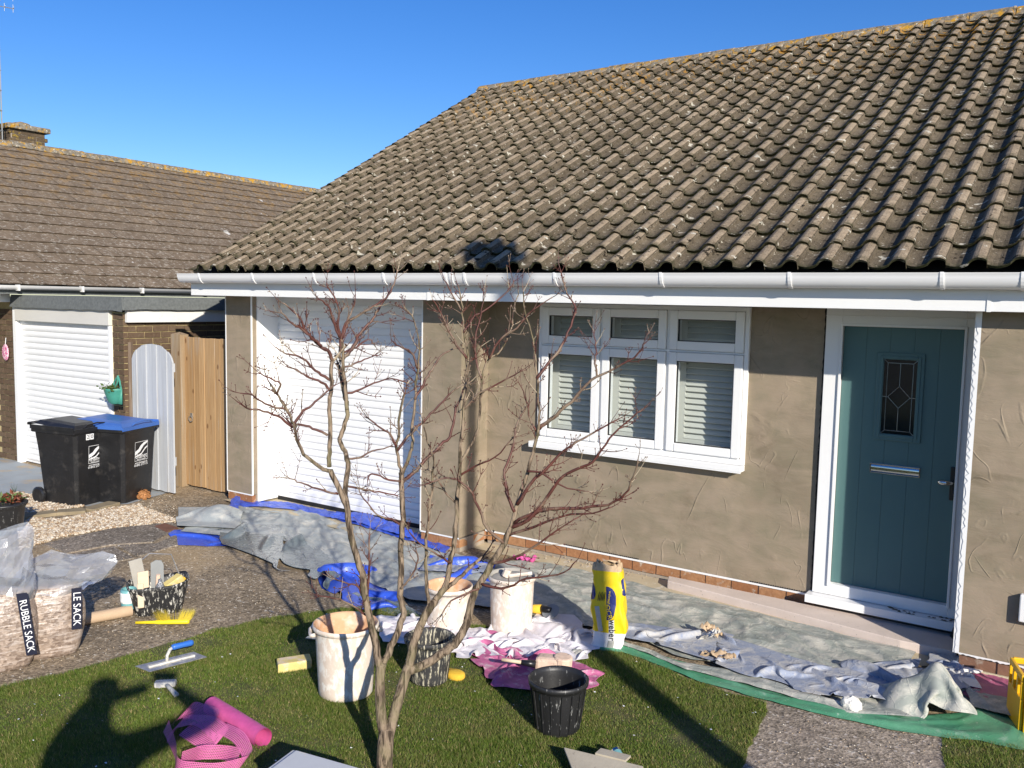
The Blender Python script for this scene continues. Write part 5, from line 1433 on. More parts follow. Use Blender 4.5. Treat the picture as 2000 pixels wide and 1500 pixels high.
# middle and right: green-grey sheet, blue sheet fold, green polythene edge
t2 = thing('dust_tarpaulin', 'large green-grey plaster-stained tarpaulin lying along the wall to the doorstep', 'tarpaulin', G(1400, 1220))
strip('sheet', [(985, 1098), (1060, 1102), (1160, 1122), (1300, 1160), (1420, 1188), (1560, 1222), (1700, 1256), (1790, 1278)],
      [(1030, 1205), (1120, 1225), (1220, 1240), (1330, 1290), (1450, 1310), (1550, 1340), (1650, 1380), (1700, 1394)], M['tarp_green'], t2, 190, 70, .026, 2.2, 21.0, .012, sharp=.7, edge=.5, al=.9)
t3 = thing('blue_sheet', 'dusty blue sheet rucked up in long folds over the green-grey tarpaulin', 'sheet', G(1420, 1290))
drape('sheet', [(1205, 1230), (1430, 1256), (1445, 1312), (1225, 1256)], M['tarp_dusblue'], t3, .90, .74, 80, 34, 100, 7, 33.0, .06, bend=.3, floor=.052, wave=4)
drape('sheet', [(1400, 1258), (1620, 1322), (1600, 1366), (1400, 1308)], M['tarp_dusblue'], t3, .90, .74, 80, 34, 100, 7, 37.0, .06, bend=.3, floor=.052, wave=4)
drape('sheet', [(1560, 1322), (1790, 1326), (1750, 1382), (1570, 1360)], M['tarp_dusblue'], t3, .88, .74, 70, 34, 100, 7, 39.0, .06, bend=.3, floor=.052, wave=4)
strip('grey_hem', [(1190, 1256), (1260, 1274), (1330, 1304), (1440, 1318), (1560, 1356), (1650, 1388), (1760, 1396)], [(1200, 1264), (1260, 1284), (1340, 1318), (1450, 1344), (1560, 1376), (1660, 1404), (1780, 1410)], M['tarp_green'], t3, 120, 14, .022, 4.0, 37.0, .03, al=.4, ac=1.5)
t4 = thing('polythene_sheet', 'green polythene sheet showing along the lawn edge under the tarpaulins', 'sheet', G(1600, 1400))
strip('sheet', [(1140, 1258), (1220, 1258), (1300, 1290), (1400, 1314), (1520, 1350), (1650, 1386), (1780, 1404), (1880, 1396), (1930, 1380), (1990, 1398), (2060, 1420)],
      [(1150, 1272), (1215, 1278), (1280, 1300), (1370, 1336), (1480, 1368), (1620, 1404), (1740, 1430), (1850, 1446), (1910, 1450), (1980, 1466), (2060, 1480)], M['poly_green'], t4, 170, 18, .022, 3.5, 43.0, .012, edge=.3, al=.5, ac=1.4)
strip('grey_patch', [(1870, 1330), (1900, 1360), (1960, 1372), (2030, 1380)], [(1900, 1390), (1925, 1396), (1980, 1412), (2040, 1420)], M['tarp_green'], t4, 40, 16, .02, 6.0, 45.0, .03)
t5 = thing('pink_sheet', 'shiny dull pink sheet lying behind the yellow crate at the right edge', 'sheet', G(1930, 1350))
strip('sheet', [(1862, 1316), (1905, 1318), (1940, 1316), (1985, 1330), (2060, 1345)], [(1880, 1362), (1910, 1382), (1950, 1398), (1990, 1412), (2060, 1425)], M['pink_sheet'], t5, 60, 24, .02, 5.0, 51.0, .02)
t6 = thing('sheet_heap', 'grey-green crumpled heap of sheeting standing up in front of the doorway', 'sheet', G(1810, 1400))
hp = G(1800, 1392)
hh = zat(hp, 1288)
drape('heap', [(1650, 1386), (1740, 1300), (1900, 1330), (1925, 1440)], M['tarp_green'], t6, .80, .80, 64, 52, 110, 7, 5.0, .06, [(hp[0]+.06, hp[1]+.06, .17, hh*.96), (hp[0]-.10, hp[1]+.02, .15, hh*.55), (hp[0]+.20, hp[1]-.02, .14, hh*.50)], bend=.22, lift=.05, rnd=.5)
drape('heap', [(1640, 1352), (1660, 1316), (1770, 1306), (1760, 1352)], M['tarp_dusblue'], t6, .62, .62, 40, 32, 90, 6, 15.0, .07, floor=.04, bend=.25, lift=.05)
drape('heap', [(1800, 1330), (1825, 1292), (1885, 1300), (1875, 1352)], M['tarp_dusblue'], t6, .66, .66, 34, 34, 90, 6, 9.0, .05, [(hp[0]+.17, hp[1]+.20, .10, hh*.80)], floor=.04, bend=.25)
drape('heap', [(1850, 1330), (1860, 1296), (1905, 1306), (1900, 1345)], M['scrap'], t6, .66, .66, 26, 26, 80, 6, 19.0, .05, [(hp[0]+.29, hp[1]+.25, .08, hh*.62)], floor=.04, bend=.25)
def rock(name, label, cat, c, r, mat, seed, group=None, world=True):
    bm_ = bmesh.new(); bmesh.ops.create_icosphere(bm_, subdivisions=3, radius=1)
    for v in bm_.verts:
        n_ = np.array(v.co)
        k = 1+.35*noise((n_*1.3+seed)[None])[0]+.15*noise((n_*4+seed)[None])[0]
        v.co = Vector((n_[0]*r[0]*k, n_[1]*r[1]*k, n_[2]*r[2]*k+r[2]*.75))
    me = bpy.data.meshes.new(name); bm_.to_mesh(me); bm_.free(); me.materials.append(mat)
    return tag(put(name, me, loc=c), label, cat, group)
rock('plaster_lump', 'dried plaster lump on the edge of the green polythene, left of the sheet heap', 'rubble', G(1662, 1388, .02), (.055, .045, .05), M['scrap'], 3.1)
def paper(name, label, cpx, w, h, seed, tiltz, mat, z=.06):
    b = MB(); P = np.zeros((14, 14, 3)); c = G(*cpx, z)
    for i in range(14):
        for j in range(14):
            u, v = i/13-.5, j/13-.5; P[i, j] = (c[0]+u*w+v*.03, c[1]+v*h, c[2]+tiltz*u+.05*noise(np.array([[u*4+seed, v*4, seed]]))[0]+.02*noise(np.array([[u*11+seed, v*11, seed]]))[0])
    b.grid(P); return tag(put(name, b.mesh(name, mat, True)), label, 'paper')
paper('paper_scrap', 'crumpled white and brown paper scrap lying on the tarpaulin before the wall', (1378, 1242), .16, .12, 2.0, .10, M['scrap'], .07)
paper('paper_scrap', 'small torn brown paper piece just behind the white scrap', (1390, 1230), .13, .08, 6.0, -.05, M['tan'], .10)
paper('plaster_offcut', 'beige plaster smear caked on the blue sheet near its lawn edge', (1402, 1279), .20, .06, 9.0, .02, M['tan'], .075)
# doorstep slabs
a, b_, c_, d_ = G(1303, 1150, .0), G(1757, 1270, .0), G(1810, 1252, .0), G(1315, 1131, .0)
st_ = thing('doorstep', 'long pinkish stone step laid along the plinth below the teal door', 'step', (a+c_)/2)
m = MB(); yb_ = 6.80
m.prism([(a[0], a[1]), (b_[0], b_[1]), (-.70, 6.42), (-.70, yb_-.03), (d_[0]+.02, 6.76)], .0, .07); part('slab', m, M['cream_step'], st_, world=True, bevel=.006)

# ================================================================ TUBS AND BUCKETS
def tub(basepx, toppx, rb, rt, label, mat, matin, fill=None, fillh=.5, n=40, lip=.012, handles=True, cat='tub', group=None, ribs=0, name='plaster_tub', tilt=0.0, spun=0.0, dents=.012):
    fr_ = G(*basepx); dv = fr_[:2]/np.linalg.norm(fr_[:2]); c = np.array([fr_[0]+dv[0]*rb, fr_[1]+dv[1]*rb, 0])
    H_ = zat((c[0]-dv[0]*rt, c[1]-dv[1]*rt, 0), toppx)
    root = thing(name, label, cat, (c[0], c[1], .008), math.atan2(-c[0], c[1])+spun, group)
    m = MB(); hs = np.linspace(0, 1, 12)
    m.lathe([(0, .0), (rb*.93, .0), (rb, .012)]+[(rb+(rt-rb)*t, .012+(H_-.012)*t) for t in hs[1:-1]]+[(rt, H_-.03), (rt+lip, H_-.028), (rt+lip*1.25, H_-.006), (rt+lip*.6, H_)], n, wob=dents)
    part('shell', m, mat, root, smooth=True)
    m = MB(); m.lathe([(rt+lip*.6, H_), (rt-.004, H_-.004)]+[(rb-.006+(rt-rb)*t, .012+(H_-.012)*t) for t in hs[::-1][1:-1]]+[(rb-.01, .02), (0, .02)], n, wob=dents)
    part('inside', m, matin, root, smooth=True)
    if fill is not None:
        rf = rb+(rt-rb)*fillh-.008; m = MB(); m.lathe([(0, H_*fillh)]+[(rf*k, H_*fillh+rng.uniform(-.006, .012)) for k in (.3, .6, .9)]+[(rf, H_*fillh)], 30); part('contents', m, fill, root, smooth=True)
    if ribs:
        m = MB()
        for k in range(ribs):
            w_ = 2*math.pi*(k+.35)/ribs; m.tube([((rb+(rt-rb)*t+.001)*math.cos(w_), (rb+(rt-rb)*t+.001)*math.sin(w_), .012+(H_-.05)*t) for t in (0.03, .5, .97)], .0045, 5)
        part('rib', m, mat, root)
    if handles:
        for s_ in (-1, 1):
            m = MB(); r0 = rt+.004; zt_ = H_-.035
            m.tube([(s_*r0, -.07, zt_), (s_*(r0+.018), -.055, zt_-.01), (s_*(r0+.022), 0, zt_-.015), (s_*(r0+.018), .055, zt_-.01), (s_*r0, .07, zt_)], .012, 7); part('handle', m, mat, root, smooth=True)
    return root, H_
tub((675, 1378), 1240, .158, .180, 'big plaster-splashed open tub in front, crossed by the tree shadow', M['tub'], M['tubin'], M['tubin'], .12, cat='tub', group='cream plaster tubs', spun=.1)
tub((875, 1240), 1158, .150, .160, 'pinkish plaster tub left of the other rear tub, behind the black plastered bucket', M['tub'], M['tubin'], M['tubin'], .15, cat='tub', group='cream plaster tubs', handles=False)
r3, H3 = tub((998, 1246), 1138, .145, .158, 'pale plaster tub topped with grey sludge, left of the yellow cement bag', M['tub'], M['greysludge'], M['greysludge'], .94, cat='tub', group='cream plaster tubs', handles=False)
m = MB(); m.tube([(-.05, .02, H3-.02), (-.03, .02, H3+.03)], .028, 8); m.tube([(-.02, .0, H3-.01), (.14, -.02, H3+.02)], .014, 6); part('mixing_stick', m, M['tub'], r3)
tub((838, 1346), 1262, .115, .142, 'black bucket caked in pale plaster between the tree stems', M['heavypl'], M['heavypl'], M['greysludge'], .2, cat='bucket', name='plaster_bucket', handles=False, group='black plaster buckets')
tub((1088, 1446), 1350, .120, .154, 'clean black ribbed bucket standing alone on the lawn in front', M['blackpl3'], M['blackpl3'], None, cat='bucket', name='plaster_bucket', handles=False, ribs=16, group='black plaster buckets')

# white dust sheet bunched round the tubs
ds = thing('dust_sheet', 'rumpled white cotton dust sheet round the rear plaster tubs', 'sheet', G(980, 1260))
drape('fold', [(742, 1214), (850, 1216), (905, 1272), (755, 1258)], M['dustsheet'], ds, .74, .74, 48, 40, 90, 6, 2.0, .05, floor=.030, bend=.18, wave=6)
drape('fold', [(880, 1240), (980, 1240), (1010, 1288), (900, 1286)], M['dustsheet'], ds, .66, .66, 48, 40, 90, 6, 23.0, .06, floor=.030, bend=.18, wave=6)
drape('fold', [(1020, 1218), (1115, 1212), (1160, 1272), (1000, 1278)], M['dustsheet'], ds, .60, .62, 60, 48, 100, 6, 36.0, .08, [(G(1075, 1240)[0], G(1075, 1240)[1], .16, .09)], floor=.030, bend=.18, lift=.05, wave=5, rnd=.4)
drape('fold', [(1040, 1256), (1125, 1252), (1140, 1292), (1050, 1292)], M['dustsheet'], ds, .60, .62, 44, 34, 90, 6, 41.0, .06, floor=.030, bend=.2, lift=.03, wave=6, rnd=.4)
strip('flat_part', [(745, 1212), (800, 1212), (860, 1225), (950, 1240)], [(745, 1250), (800, 1262), (890, 1278), (960, 1290)], M['dustsheet'], ds, 60, 24, .03, 7.0, 61.0, .02)
rock('rag', 'dirty beige rag lying on the dust sheet below the cement bag', 'rag', G(1130, 1282, .0), (.07, .05, .025), M['tarp_green'], 8.0)

# ================================================================ CEMENT BAG
bgp = G(1178, 1270); bag_h = zat(bgp, 1122)
bag = thing('cement_bag', 'upright open yellow and white paper bag of render printed with navy shapes', 'bag', (bgp[0], bgp[1]+.05, .02), face_rz(bgp)-.12)
def bag_pt(a, z, grow=0.0):
    w_ = .101*(1+.13*math.sin(math.pi*min(1, z/.9)))*(1+.03*noise(np.array([[z*6, 1.0, a]]))[0]); d_ = .062*(1+.32*math.sin(math.pi*min(1, z/.85)))
    ca, sa = math.cos(a), math.sin(a); e = .36
    wr = .007*noise(np.array([[ca*2.2, sa*2.2, z*9.]]))[0]+.006*(1-abs(noise(np.array([[ca*1.1, sa*1.1, z*4.+3]]))[0])*3)*(z < .92); w_ += wr; d_ += wr
    return (np.sign(ca)*abs(ca)**e*(w_+grow)+.018*math.sin(z*4.2)+.010*math.sin(z*9), np.sign(sa)*abs(sa)**e*(d_+grow)+.02*z, z*bag_h)
m = MB(); n = 48; zs = np.linspace(0, 1, 24); bands = []
P = np.array([[bag_pt(2*math.pi*i/n, z)+np.array([0, 0, 0]) for i in range(n)] for z in zs])
for j in range(23):
    for i in range(n): pass
m.add(P.reshape(-1, 3), [(j*n+i, j*n+(i+1) % n, (j+1)*n+(i+1) % n, (j+1)*n+i) for j in range(23) for i in range(n)])
m.m = [1 if (zs[j] < .19 or zs[j] > .985) else 0 for j in range(23) for i in range(n)]
part('paper_sack', m, [M['bagyellow'], M['bagwhite']], bag, smooth=True)
m = MB(); Ls = []
for j in range(7):
    t = j/6; Ls.append([tuple(np.array(bag_pt(2*math.pi*i/n, 1.0))*np.array([1-.30*t*t-.10*abs(noise(np.array([[i*.7, 1., t]]))[0]), 1-.55*t, 1])+np.array([0, 0, .085*bag_h*math.sin(1.9*t)*(1+.9*noise(np.array([[i*.45, t*2, 4.]]))[0])])) for i in range(n)])
P = np.array(Ls); m.add(P.reshape(-1, 3), [(j*n+i, j*n+(i+1) % n, (j+1)*n+(i+1) % n, (j+1)*n+i) for j in range(6) for i in range(n)])
part('torn_top', m, M['tan'], bag)
def on_bag(poly, mat, name):
    """flat print wrapped onto the front of the sack: poly in (across, up) fractions"""
    b = MB(); vs = []
    for u, z in poly:
        vs.append(bag_surf(u, z))
    c = np.mean(np.array(poly), 0); k = len(poly); rings = []
    for s_ in (1.0, .75, .5, .25): rings.append([bag_surf(c[0]+(u-c[0])*s_, c[1]+(z-c[1])*s_) for u, z in poly])
    allv = [p for r_ in rings for p in r_]+[bag_surf(c[0], c[1])]
    fs = [(j*k+i, j*k+(i+1) % k, (j+1)*k+(i+1) % k, (j+1)*k+i) for j in range(3) for i in range(k)]+[(3*k+i, 3*k+(i+1) % k, 4*k) for i in range(k)]
    b.add(allv, fs); return part(name, b, mat, bag)
def bag_surf(u, z, g_=.005):
    # u -1..1 across the front; beyond +-1 wraps onto the sides
    a0, a1 = 0, 0
    best = None
    aa = np.linspace(math.pi*.92, math.pi*2.08, 240)
    xs_ = np.array([bag_pt(a, z, g_) for a in aa]); w_ = np.r_[0, np.cumsum(np.linalg.norm(np.diff(xs_, axis=0), axis=1))]
    mid = w_[-1]/2; s_ = mid+u*.10
    return np.array([np.interp(s_, w_, xs_[:, k]) for k in range(3)])
arc = [(-.10, .39), (-.16, .81)]+[(.0+.74*math.sin(t)-.10, .60+.21*math.cos(t)) for t in np.linspace(.15, 2.9, 10)]
on_bag(arc, M['bagnavy'], 'printed_shape')
on_bag([(-1.15, .62), (-1.22, .84), (-.95, .78), (-.82, .70), (-.85, .64)], M['bagnavy'], 'printed_shape')
on_bag([(.98, .72), (1.0, .90), (1.25, .92), (1.25, .70)], M['bagnavy'], 'printed_shape')
on_bag([(-.75, .22), (-.80, .55), (-.48, .56), (-.42, .24)], M['baggrey'], 'printed_panel')
on_bag([(.06, .16), (.04, .39), (.40, .40), (.42, .17)], M['bagwhite'], 'printed_panel')
on_bag([(.10, .02), (.10, .12), (.50, .12), (.50, .02)], M['baggrey'], 'printed_bars')
def bag_text(body, size, u, z, mat, du=0.0, dz=-1.0, sx=1.0):
    p = bag_surf(u, z, .0085); q = bag_surf(u+du*.3, z+dz*.06, .0085); r_ = q-p; e = bag_surf(u+.12, z, .007)-bag_surf(u-.12, z, .007)
    lettering(body, size, mat, bag, tuple(p), tuple(r_), tuple(e), sx=sx)
bag_text('weber', .060, .22, .27, M['bagblack'])
bag_text('OCR', .045, .14, .50, M['bagyellow'])
bag_text('webrend', .024, .14, .68, M['bagyellow'])
bag_text('one coat', .020, .08, .60, M['bagyellow'])
for k in range(5): on_bag([(-.62+k*.10, .62+.01*k), (-.62+k*.10, .74-.01*(k % 2)*4), (-.585+k*.10, .74), (-.585+k*.10, .62)], M['bagblack'], 'printed_bars')
# ================================================================ RUBBER TUB WITH TOOLS
rb = G(312, 1204); rtz = face_rz(rb)
tt = thing('rubber_trug', 'black plaster-splashed rectangular rubber tub full of plastering tools', 'tub', rb, rtz+.06)
m = MB(); Ls = []; n = 44
for z, hx_, hy_ in ((0, .155, .10), (.02, .165, .108), (.10, .185, .125), (.19, .205, .145), (.215, .218, .155), (.225, .212, .150), (.20, .200, .138), (.03, .155, .10)):
    row = []
    for i in range(n):
        a = 2*math.pi*i/n; ca, sa = math.cos(a), math.sin(a); e = .5
        row.append((np.sign(ca)*abs(ca)**e*hx_, .13+np.sign(sa)*abs(sa)**e*hy_, z+(.03*max(0, ca) if z > .15 else 0)))
    Ls.append(row)
P = np.array(Ls); m.add(P.reshape(-1, 3), [(j*n+i, j*n+(i+1) % n, (j+1)*n+(i+1) % n, (j+1)*n+i) for j in range(7) for i in range(n)]+[tuple(7*n+i for i in range(n))])
part('shell', m, M['blackpl2'], tt, smooth=True)
m = MB(); m.tube([(-.15, .20, .20), (-.13, .2, .36), (-.05, .21, .42), (.10, .20, .40), (.16, .16, .22)], .004, 5); part('wire_handle', m, M['dullsteel'], tt)
def local(root_obj, rz_, p):
    c, s = math.cos(rz_), math.sin(rz_); b_ = np.array(root_obj['_l']); return np.array([b_[0]+p[0]*c-p[1]*s, b_[1]+p[0]*s+p[1]*c, b_[2]+p[2]])
RZ = rtz+.06
def tool(name, label, p, rz_, cat): return thing(name, label, cat, local(tt, RZ, p), rz_)
to = tool('float', 'wooden-handled plastering float leaning out of the rubber tub at the left', (-.125, .04, .0), RZ, 'plastering float')
m = MB(); m.obox((.0, -.035, .17), ((1, .1, 0), (0, .25, 1), (0, 1, -.25)), (.022, .085, .009)); part('grip', m, M['palewood'], to, bevel=.006)
m = MB(); m.obox((.02, .0, .275), ((1, 0, .1), (0, .2, 1), (0, 1, -.2)), (.038, .060, .008)); part('blade', m, M['palewood'], to, bevel=.004)
to = tool('steel_trowel', 'plaster-smeared steel trowel standing on end in the rubber tub', (-.10, .16, .05), RZ+.1, 'trowel')
m = MB(); m.obox((-.03, .0, .22), ((1, 0, .18), (0, 1, 0), (-.18, 0, 1)), (.045, .004, .13)); part('blade', m, M['greysludge'], to, bevel=.003)
to = tool('steel_trowel', 'dark grey rounded steel blade upright behind the smeared trowel', (-.0, .19, .05), RZ-.15, 'trowel')
m = MB(); pl_ = [(-.045, 0), (.045, 0), (.045, .28), (.03, .315), (-.01, .32), (-.045, .30)]
m.add([(x, -.003, z) for x, z in pl_]+[(x, .003, z) for x, z in pl_], [tuple(range(6)), tuple(range(11, 5, -1))]+[(i, (i+1) % 6, 6+(i+1) % 6, 6+i) for i in range(6)]); part('blade', m, M['pole'], to)
m = MB(); m.tube([(.0, -.03, .10), (.01, -.04, .22)], .016, 7); part('grip', m, M['peach'], to)
to = tool('plastic_bottle', 'clear squashed plastic bottle poking out of the middle of the rubber tub', (.01, .06, .06), RZ, 'bottle')
m = MB(); m.lathe([(.04, 0), (.045, .05), (.043, .12), (.025, .165), (.014, .18), (.014, .20)], 14, True, True); part('body', m, M['film'], to, smooth=True)
to = tool('sponge_block', 'pale sponge block resting in the right end of the rubber tub', (.105, .10, .16), RZ+.5, 'sponge')
m = MB(); m.obox((0, 0, .05), ((1, 0, .4), (0, 1, 0), (-.4, 0, 1)), (.065, .035, .03)); part('foam', m, M['sponge'], to, bevel=.006)
to = tool('tool_handle', 'small orange tool handle beside the sponge block in the rubber tub', (.16, .13, .18), RZ, 'tool')
m = MB(); m.tube([(-.03, 0, 0), (.03, 0, .05)], .014, 7); part('grip', m, M['sponge2'], to, smooth=True)
to = tool('teal_container', 'teal plastic container standing left of the rubber tub', (-.20, .12, .0), RZ, 'container')
m = MB(); m.lathe([(.05, .05), (.055, .06), (.058, .19), (.05, .20), (.046, .19), (.046, .08)], 16, True); part('body', m, M['tealcan'], to, smooth=True)
m = MB(); m.lathe([(.056, .10), (.060, .11), (.060, .17), (.056, .18)], 16); part('label', m, M['bagwhite'], to)
# cardboard tube
a, b_ = G(150, 1212, .045), G(257, 1192, .045)
ct_ = thing('cardboard_tube', 'brown cardboard tube lying between the sack and the rubber tub', 'tube', (a+b_)/2)
m = MB(); m.tube([a, b_], .040, 20, False); m.tube([a, b_], .034, 20, False); part('tube', m, M['cardboard'], ct_, world=True, smooth=True)
# yellow hand brush
a, b_ = G(265, 1216, .03), G(370, 1214, .03)
br = thing('hand_brush', 'yellow plastic hand brush with splayed bristles beside the rubber tub', 'brush', (a+b_)/2)
d = (b_-a); L = np.linalg.norm(d); d /= L
m = MB(); m.tube([a, a+d*L*.35, a+d*L*.42, b_-d*.02, b_], [.011, .012, .016, .018, .014], 8); part('stock', m, M['yellow'], br, world=True, smooth=True)
m = MB()
up = np.array([0, 0, 1.0])
for k in range(420):
    t = rng.uniform(.42, .98)
    if .62 < t < .80 and rng.random() < .85: continue
    p = a+d*L*t+np.array([rng.uniform(-.012, .012), rng.uniform(-.012, .012), .01]); s_ = (t-.70)*1.9
    e = p+(d*s_*.10+up*.085*rng.uniform(.75, 1.1)+np.cross(d, up)*rng.uniform(-.02, .02)); q = np.cross(d, up)*.0018+d*.0018
    m.add([p-q, p+q, e], [(0, 1, 2)])
tag(part('bristles', m, M['bristle'], br, world=True), kind='stuff')

# ================================================================ TOOLS AND MESH ON THE LAWN
a, b_, c_, d_ = G(264, 1302, .03), G(292, 1313, .03), G(404, 1284, .03), G(378, 1274, .03)
tr = thing('plastering_trowel', 'rectangular steel plastering trowel with a blue grip on the lawn edge', 'trowel', (a+c_)/2)
m = MB(); m.add([a, b_, c_, d_]+[p+(0, 0, .004) for p in (a, b_, c_, d_)], [(3, 2, 1, 0), (4, 5, 6, 7), (0, 1, 5, 4), (1, 2, 6, 5), (2, 3, 7, 6), (3, 0, 4, 7)]); part('blade', m, M['dullsteel'], tr, world=True)
mid = lambda p, q, t: p*(1-t)+q*t
l0, l1 = mid(a, b_, .5), mid(d_, c_, .5)
m = MB(); m.obox(mid(l0, l1, .5)+(0, 0, .008), ((l1-l0)/np.linalg.norm(l1-l0), np.cross((0, 0, 1), (l1-l0)/np.linalg.norm(l1-l0)), (0, 0, 1)), (np.linalg.norm(l1-l0)*.40, .013, .006)); part('spine', m, M['whitegrip'], tr, world=True, bevel=.003)
n0 = mid(l0, l1, .42); dd_ = (l1-l0)/np.linalg.norm(l1-l0)
m = MB(); m.tube([n0+(0, 0, .01), n0+(0, 0, .05)+dd_*.0, n0+(0, 0, .085)+dd_*.02, n0+(0, 0, .095)+dd_*.045], [.011, .010, .011, .010], 8); part('shank', m, M['whitegrip'], tr, world=True, smooth=True)
m = MB(); g0_ = n0+(0, 0, .095)+dd_*.03; m.tube([g0_, g0_+dd_*.015, g0_+dd_*.07, g0_+dd_*.12, g0_+dd_*.135], [.015, .019, .0175, .020, .016], 10); part('grip', m, M['bluegrip'], tr, world=True, smooth=True)
bb = G(322, 1338, .03); brh = thing('masonry_brush', 'short dusty white handled brush lying in the photographer shadow on the lawn', 'brush', bb)
e1 = G(302, 1336, .035); e2 = G(344, 1334, .035); e3 = G(345, 1358, .02)
m = MB(); m.obox((e1+e2)/2, ((e2-e1)/np.linalg.norm(e2-e1), np.cross((0, 0, 1), (e2-e1)/np.linalg.norm(e2-e1)), (0, 0, 1)), (np.linalg.norm(e2-e1)/2, .025, .018)); part('head', m, M['whitegrip'], brh, world=True, bevel=.010)
m = MB(); m.tube([(e1+e2)/2, mid((e1+e2)/2, e3, .5), e3], [.014, .012, .016], 8); part('handle', m, M['whitegrip'], brh, world=True, smooth=True)
m = MB()
for k in range(160):
    p = mid(e1, e2, rng.uniform(.02, .98)); dr = np.cross((0, 0, 1), (e2-e1)/np.linalg.norm(e2-e1)); e = p+dr*rng.uniform(.04, .075)+(0, 0, rng.uniform(-.015, .015)); m.add([p+(0, 0, .003), p-(0, 0, .003), e], [(0, 1, 2)])
tag(part('bristles', m, M['whitegrip'], brh, world=True), kind='stuff')
a, b_ = G(420, 1376, .055), G(520, 1436, .055)
a, b_ = G(413, 1378, .055), G(514, 1442, .055)
pr3 = thing('mesh_roll', 'tight roll of bright pink fibre mesh on the lawn', 'mesh roll', (a+b_)/2)
m = MB(); m.tube([a, mid(a, b_, .3), mid(a, b_, .7), b_], [.050, .052, .052, .052], 24, False); part('roll', m, M['pvcpink'], pr3, world=True, smooth=True)
m = MB(); m.tube([mid(a, b_, .02), mid(a, b_, .99)], .043, 20, False); part('inner_turn', m, M['pvcpink'], pr3, world=True, smooth=True)
# unrolled strip of mesh tumbling in loops
def ribbon(name, pts, width, mat, parent, n=60, cells=None, updir=None):
    C = resample(pts, n); C = np.stack([np.convolve(np.pad(C[:, k], 4, 'edge'), np.ones(9)/9, 'valid') for k in range(3)], 1)
    ln_ = np.r_[0, np.cumsum(np.linalg.norm(np.diff(C, axis=0), axis=1))]; nv = 8; P = np.zeros((n, nv, 3)); UV = np.zeros((n, nv, 2))
    wd = resample(updir, n)
    for i in range(n):
        w_ = wd[i]/np.linalg.norm(wd[i])
        for j in range(nv):
            P[i, j] = C[i]+w_*(j/(nv-1)-.5)*width; UV[i, j] = (ln_[i]/.0085, (j/(nv-1))*width/.0085)
    P[..., 2] = np.maximum(P[..., 2], .02)
    m = MB(); m.grid(P); me = m.mesh(name, mat, True)
    uvl = me.uv_layers.new(name='UVMap'); flat = UV.reshape(-1, 2)
    for lp in me.loops: uvl.data[lp.index].uv = flat[lp.vertex_index]
    return put(name, me, parent, True)
tn = thing('mesh_offcut', 'tangled pink net strip in loops beside the pink roll', 'mesh', G(410, 1470))
ribbon('loop', [G(335, 1440, .05), G(345, 1410, .10), G(400, 1405, .14), G(440, 1440, .10), G(420, 1455, .07), G(360, 1420, .10)], .10, M['pinknet'], tn, 60, updir=[(0, .7, .7), (.2, 1, .2), (.3, 1, .3), (0, .8, .5), (.2, .6, .6), (0, 1, .4)])
ribbon('loop', [G(323, 1415, .10), G(345, 1470, .07), G(342, 1500, .06), G(420, 1505, .05), G(490, 1485, .06), G(470, 1440, .12), G(430, 1420, .12)], .07, M['pinknet'], tn, 80, updir=[(.3, .3, .9), (0, .2, 1), (0, .2, 1), (0, .1, 1), (0, .1, 1), (.2, .5, .8), (.1, 1, .4)])
ribbon('loop', [G(345, 1405, .12), G(365, 1385, .13), G(395, 1392, .12), G(420, 1405, .10), G(400, 1440, .05)], .11, M['pinknet'], tn, 50, updir=[(.3, .6, .6), (0, .8, .5), (0, .9, .3), (0, .7, .6), (.2, .4, .8)])
ribbon('loop', [G(470, 1478, .06), G(440, 1470, .05), G(395, 1468, .06), G(350, 1485, .08)], .08, M['pinknet'], tn, 40, updir=[(0, .4, .8), (.2, .3, .8), (.2, .4, .8), (0, .2, 1)])
# sponges
a = G(576, 1312, .0); sp_ = thing('sponge_block', 'long cream sponge block on the grass left of the front tub', 'sponge', a, face_rz(a)+.10)
m = MB(); m.box(-.105, .105, -.02, .09, .004, .062); m.v = [(x, y+(.02 if x > 0 else 0), z+(.012*(1-abs(x)*6) if z > .03 else 0)) for x, y, z in m.v]; part('foam', m, M['sponge'], sp_, bevel=.008)
a = G(890, 1326, .0); sp_ = thing('round_sponge', 'small round orange-yellow sponge right of the plastered bucket', 'sponge', a)
m = MB(); m.lathe([(0, .0), (.045, .004), (.055, .02), (.052, .040), (.035, .050), (0, .050)], 22, sx=1.15, wob=.05); part('foam', m, M['sponge2'], sp_, smooth=True)
m = MB(); m.lathe([(0, .0), (.03, .004), (.04, .02), (.03, .035), (0, .036)], 14); m.v = [(x-.07, y+.02, z) for x, y, z in m.v]; part('chunk', m, M['sponge2'], sp_, smooth=True)
a = G(612, 1246, .02); mr = thing('margin_trowel', 'little trowel half hidden in the shade left of the front tub', 'trowel', a)
m = MB(); m.obox((0, 0, 0), ((.9, .35, 0), (-.35, .9, 0), (0, 0, 1)), (.05, .02, .003)); part('blade', m, M['dullsteel'], mr); m = MB(); m.tube([(.05, .02, .01), (.13, .05, .02)], .012, 6); part('grip', m, M['blackpl'], mr)
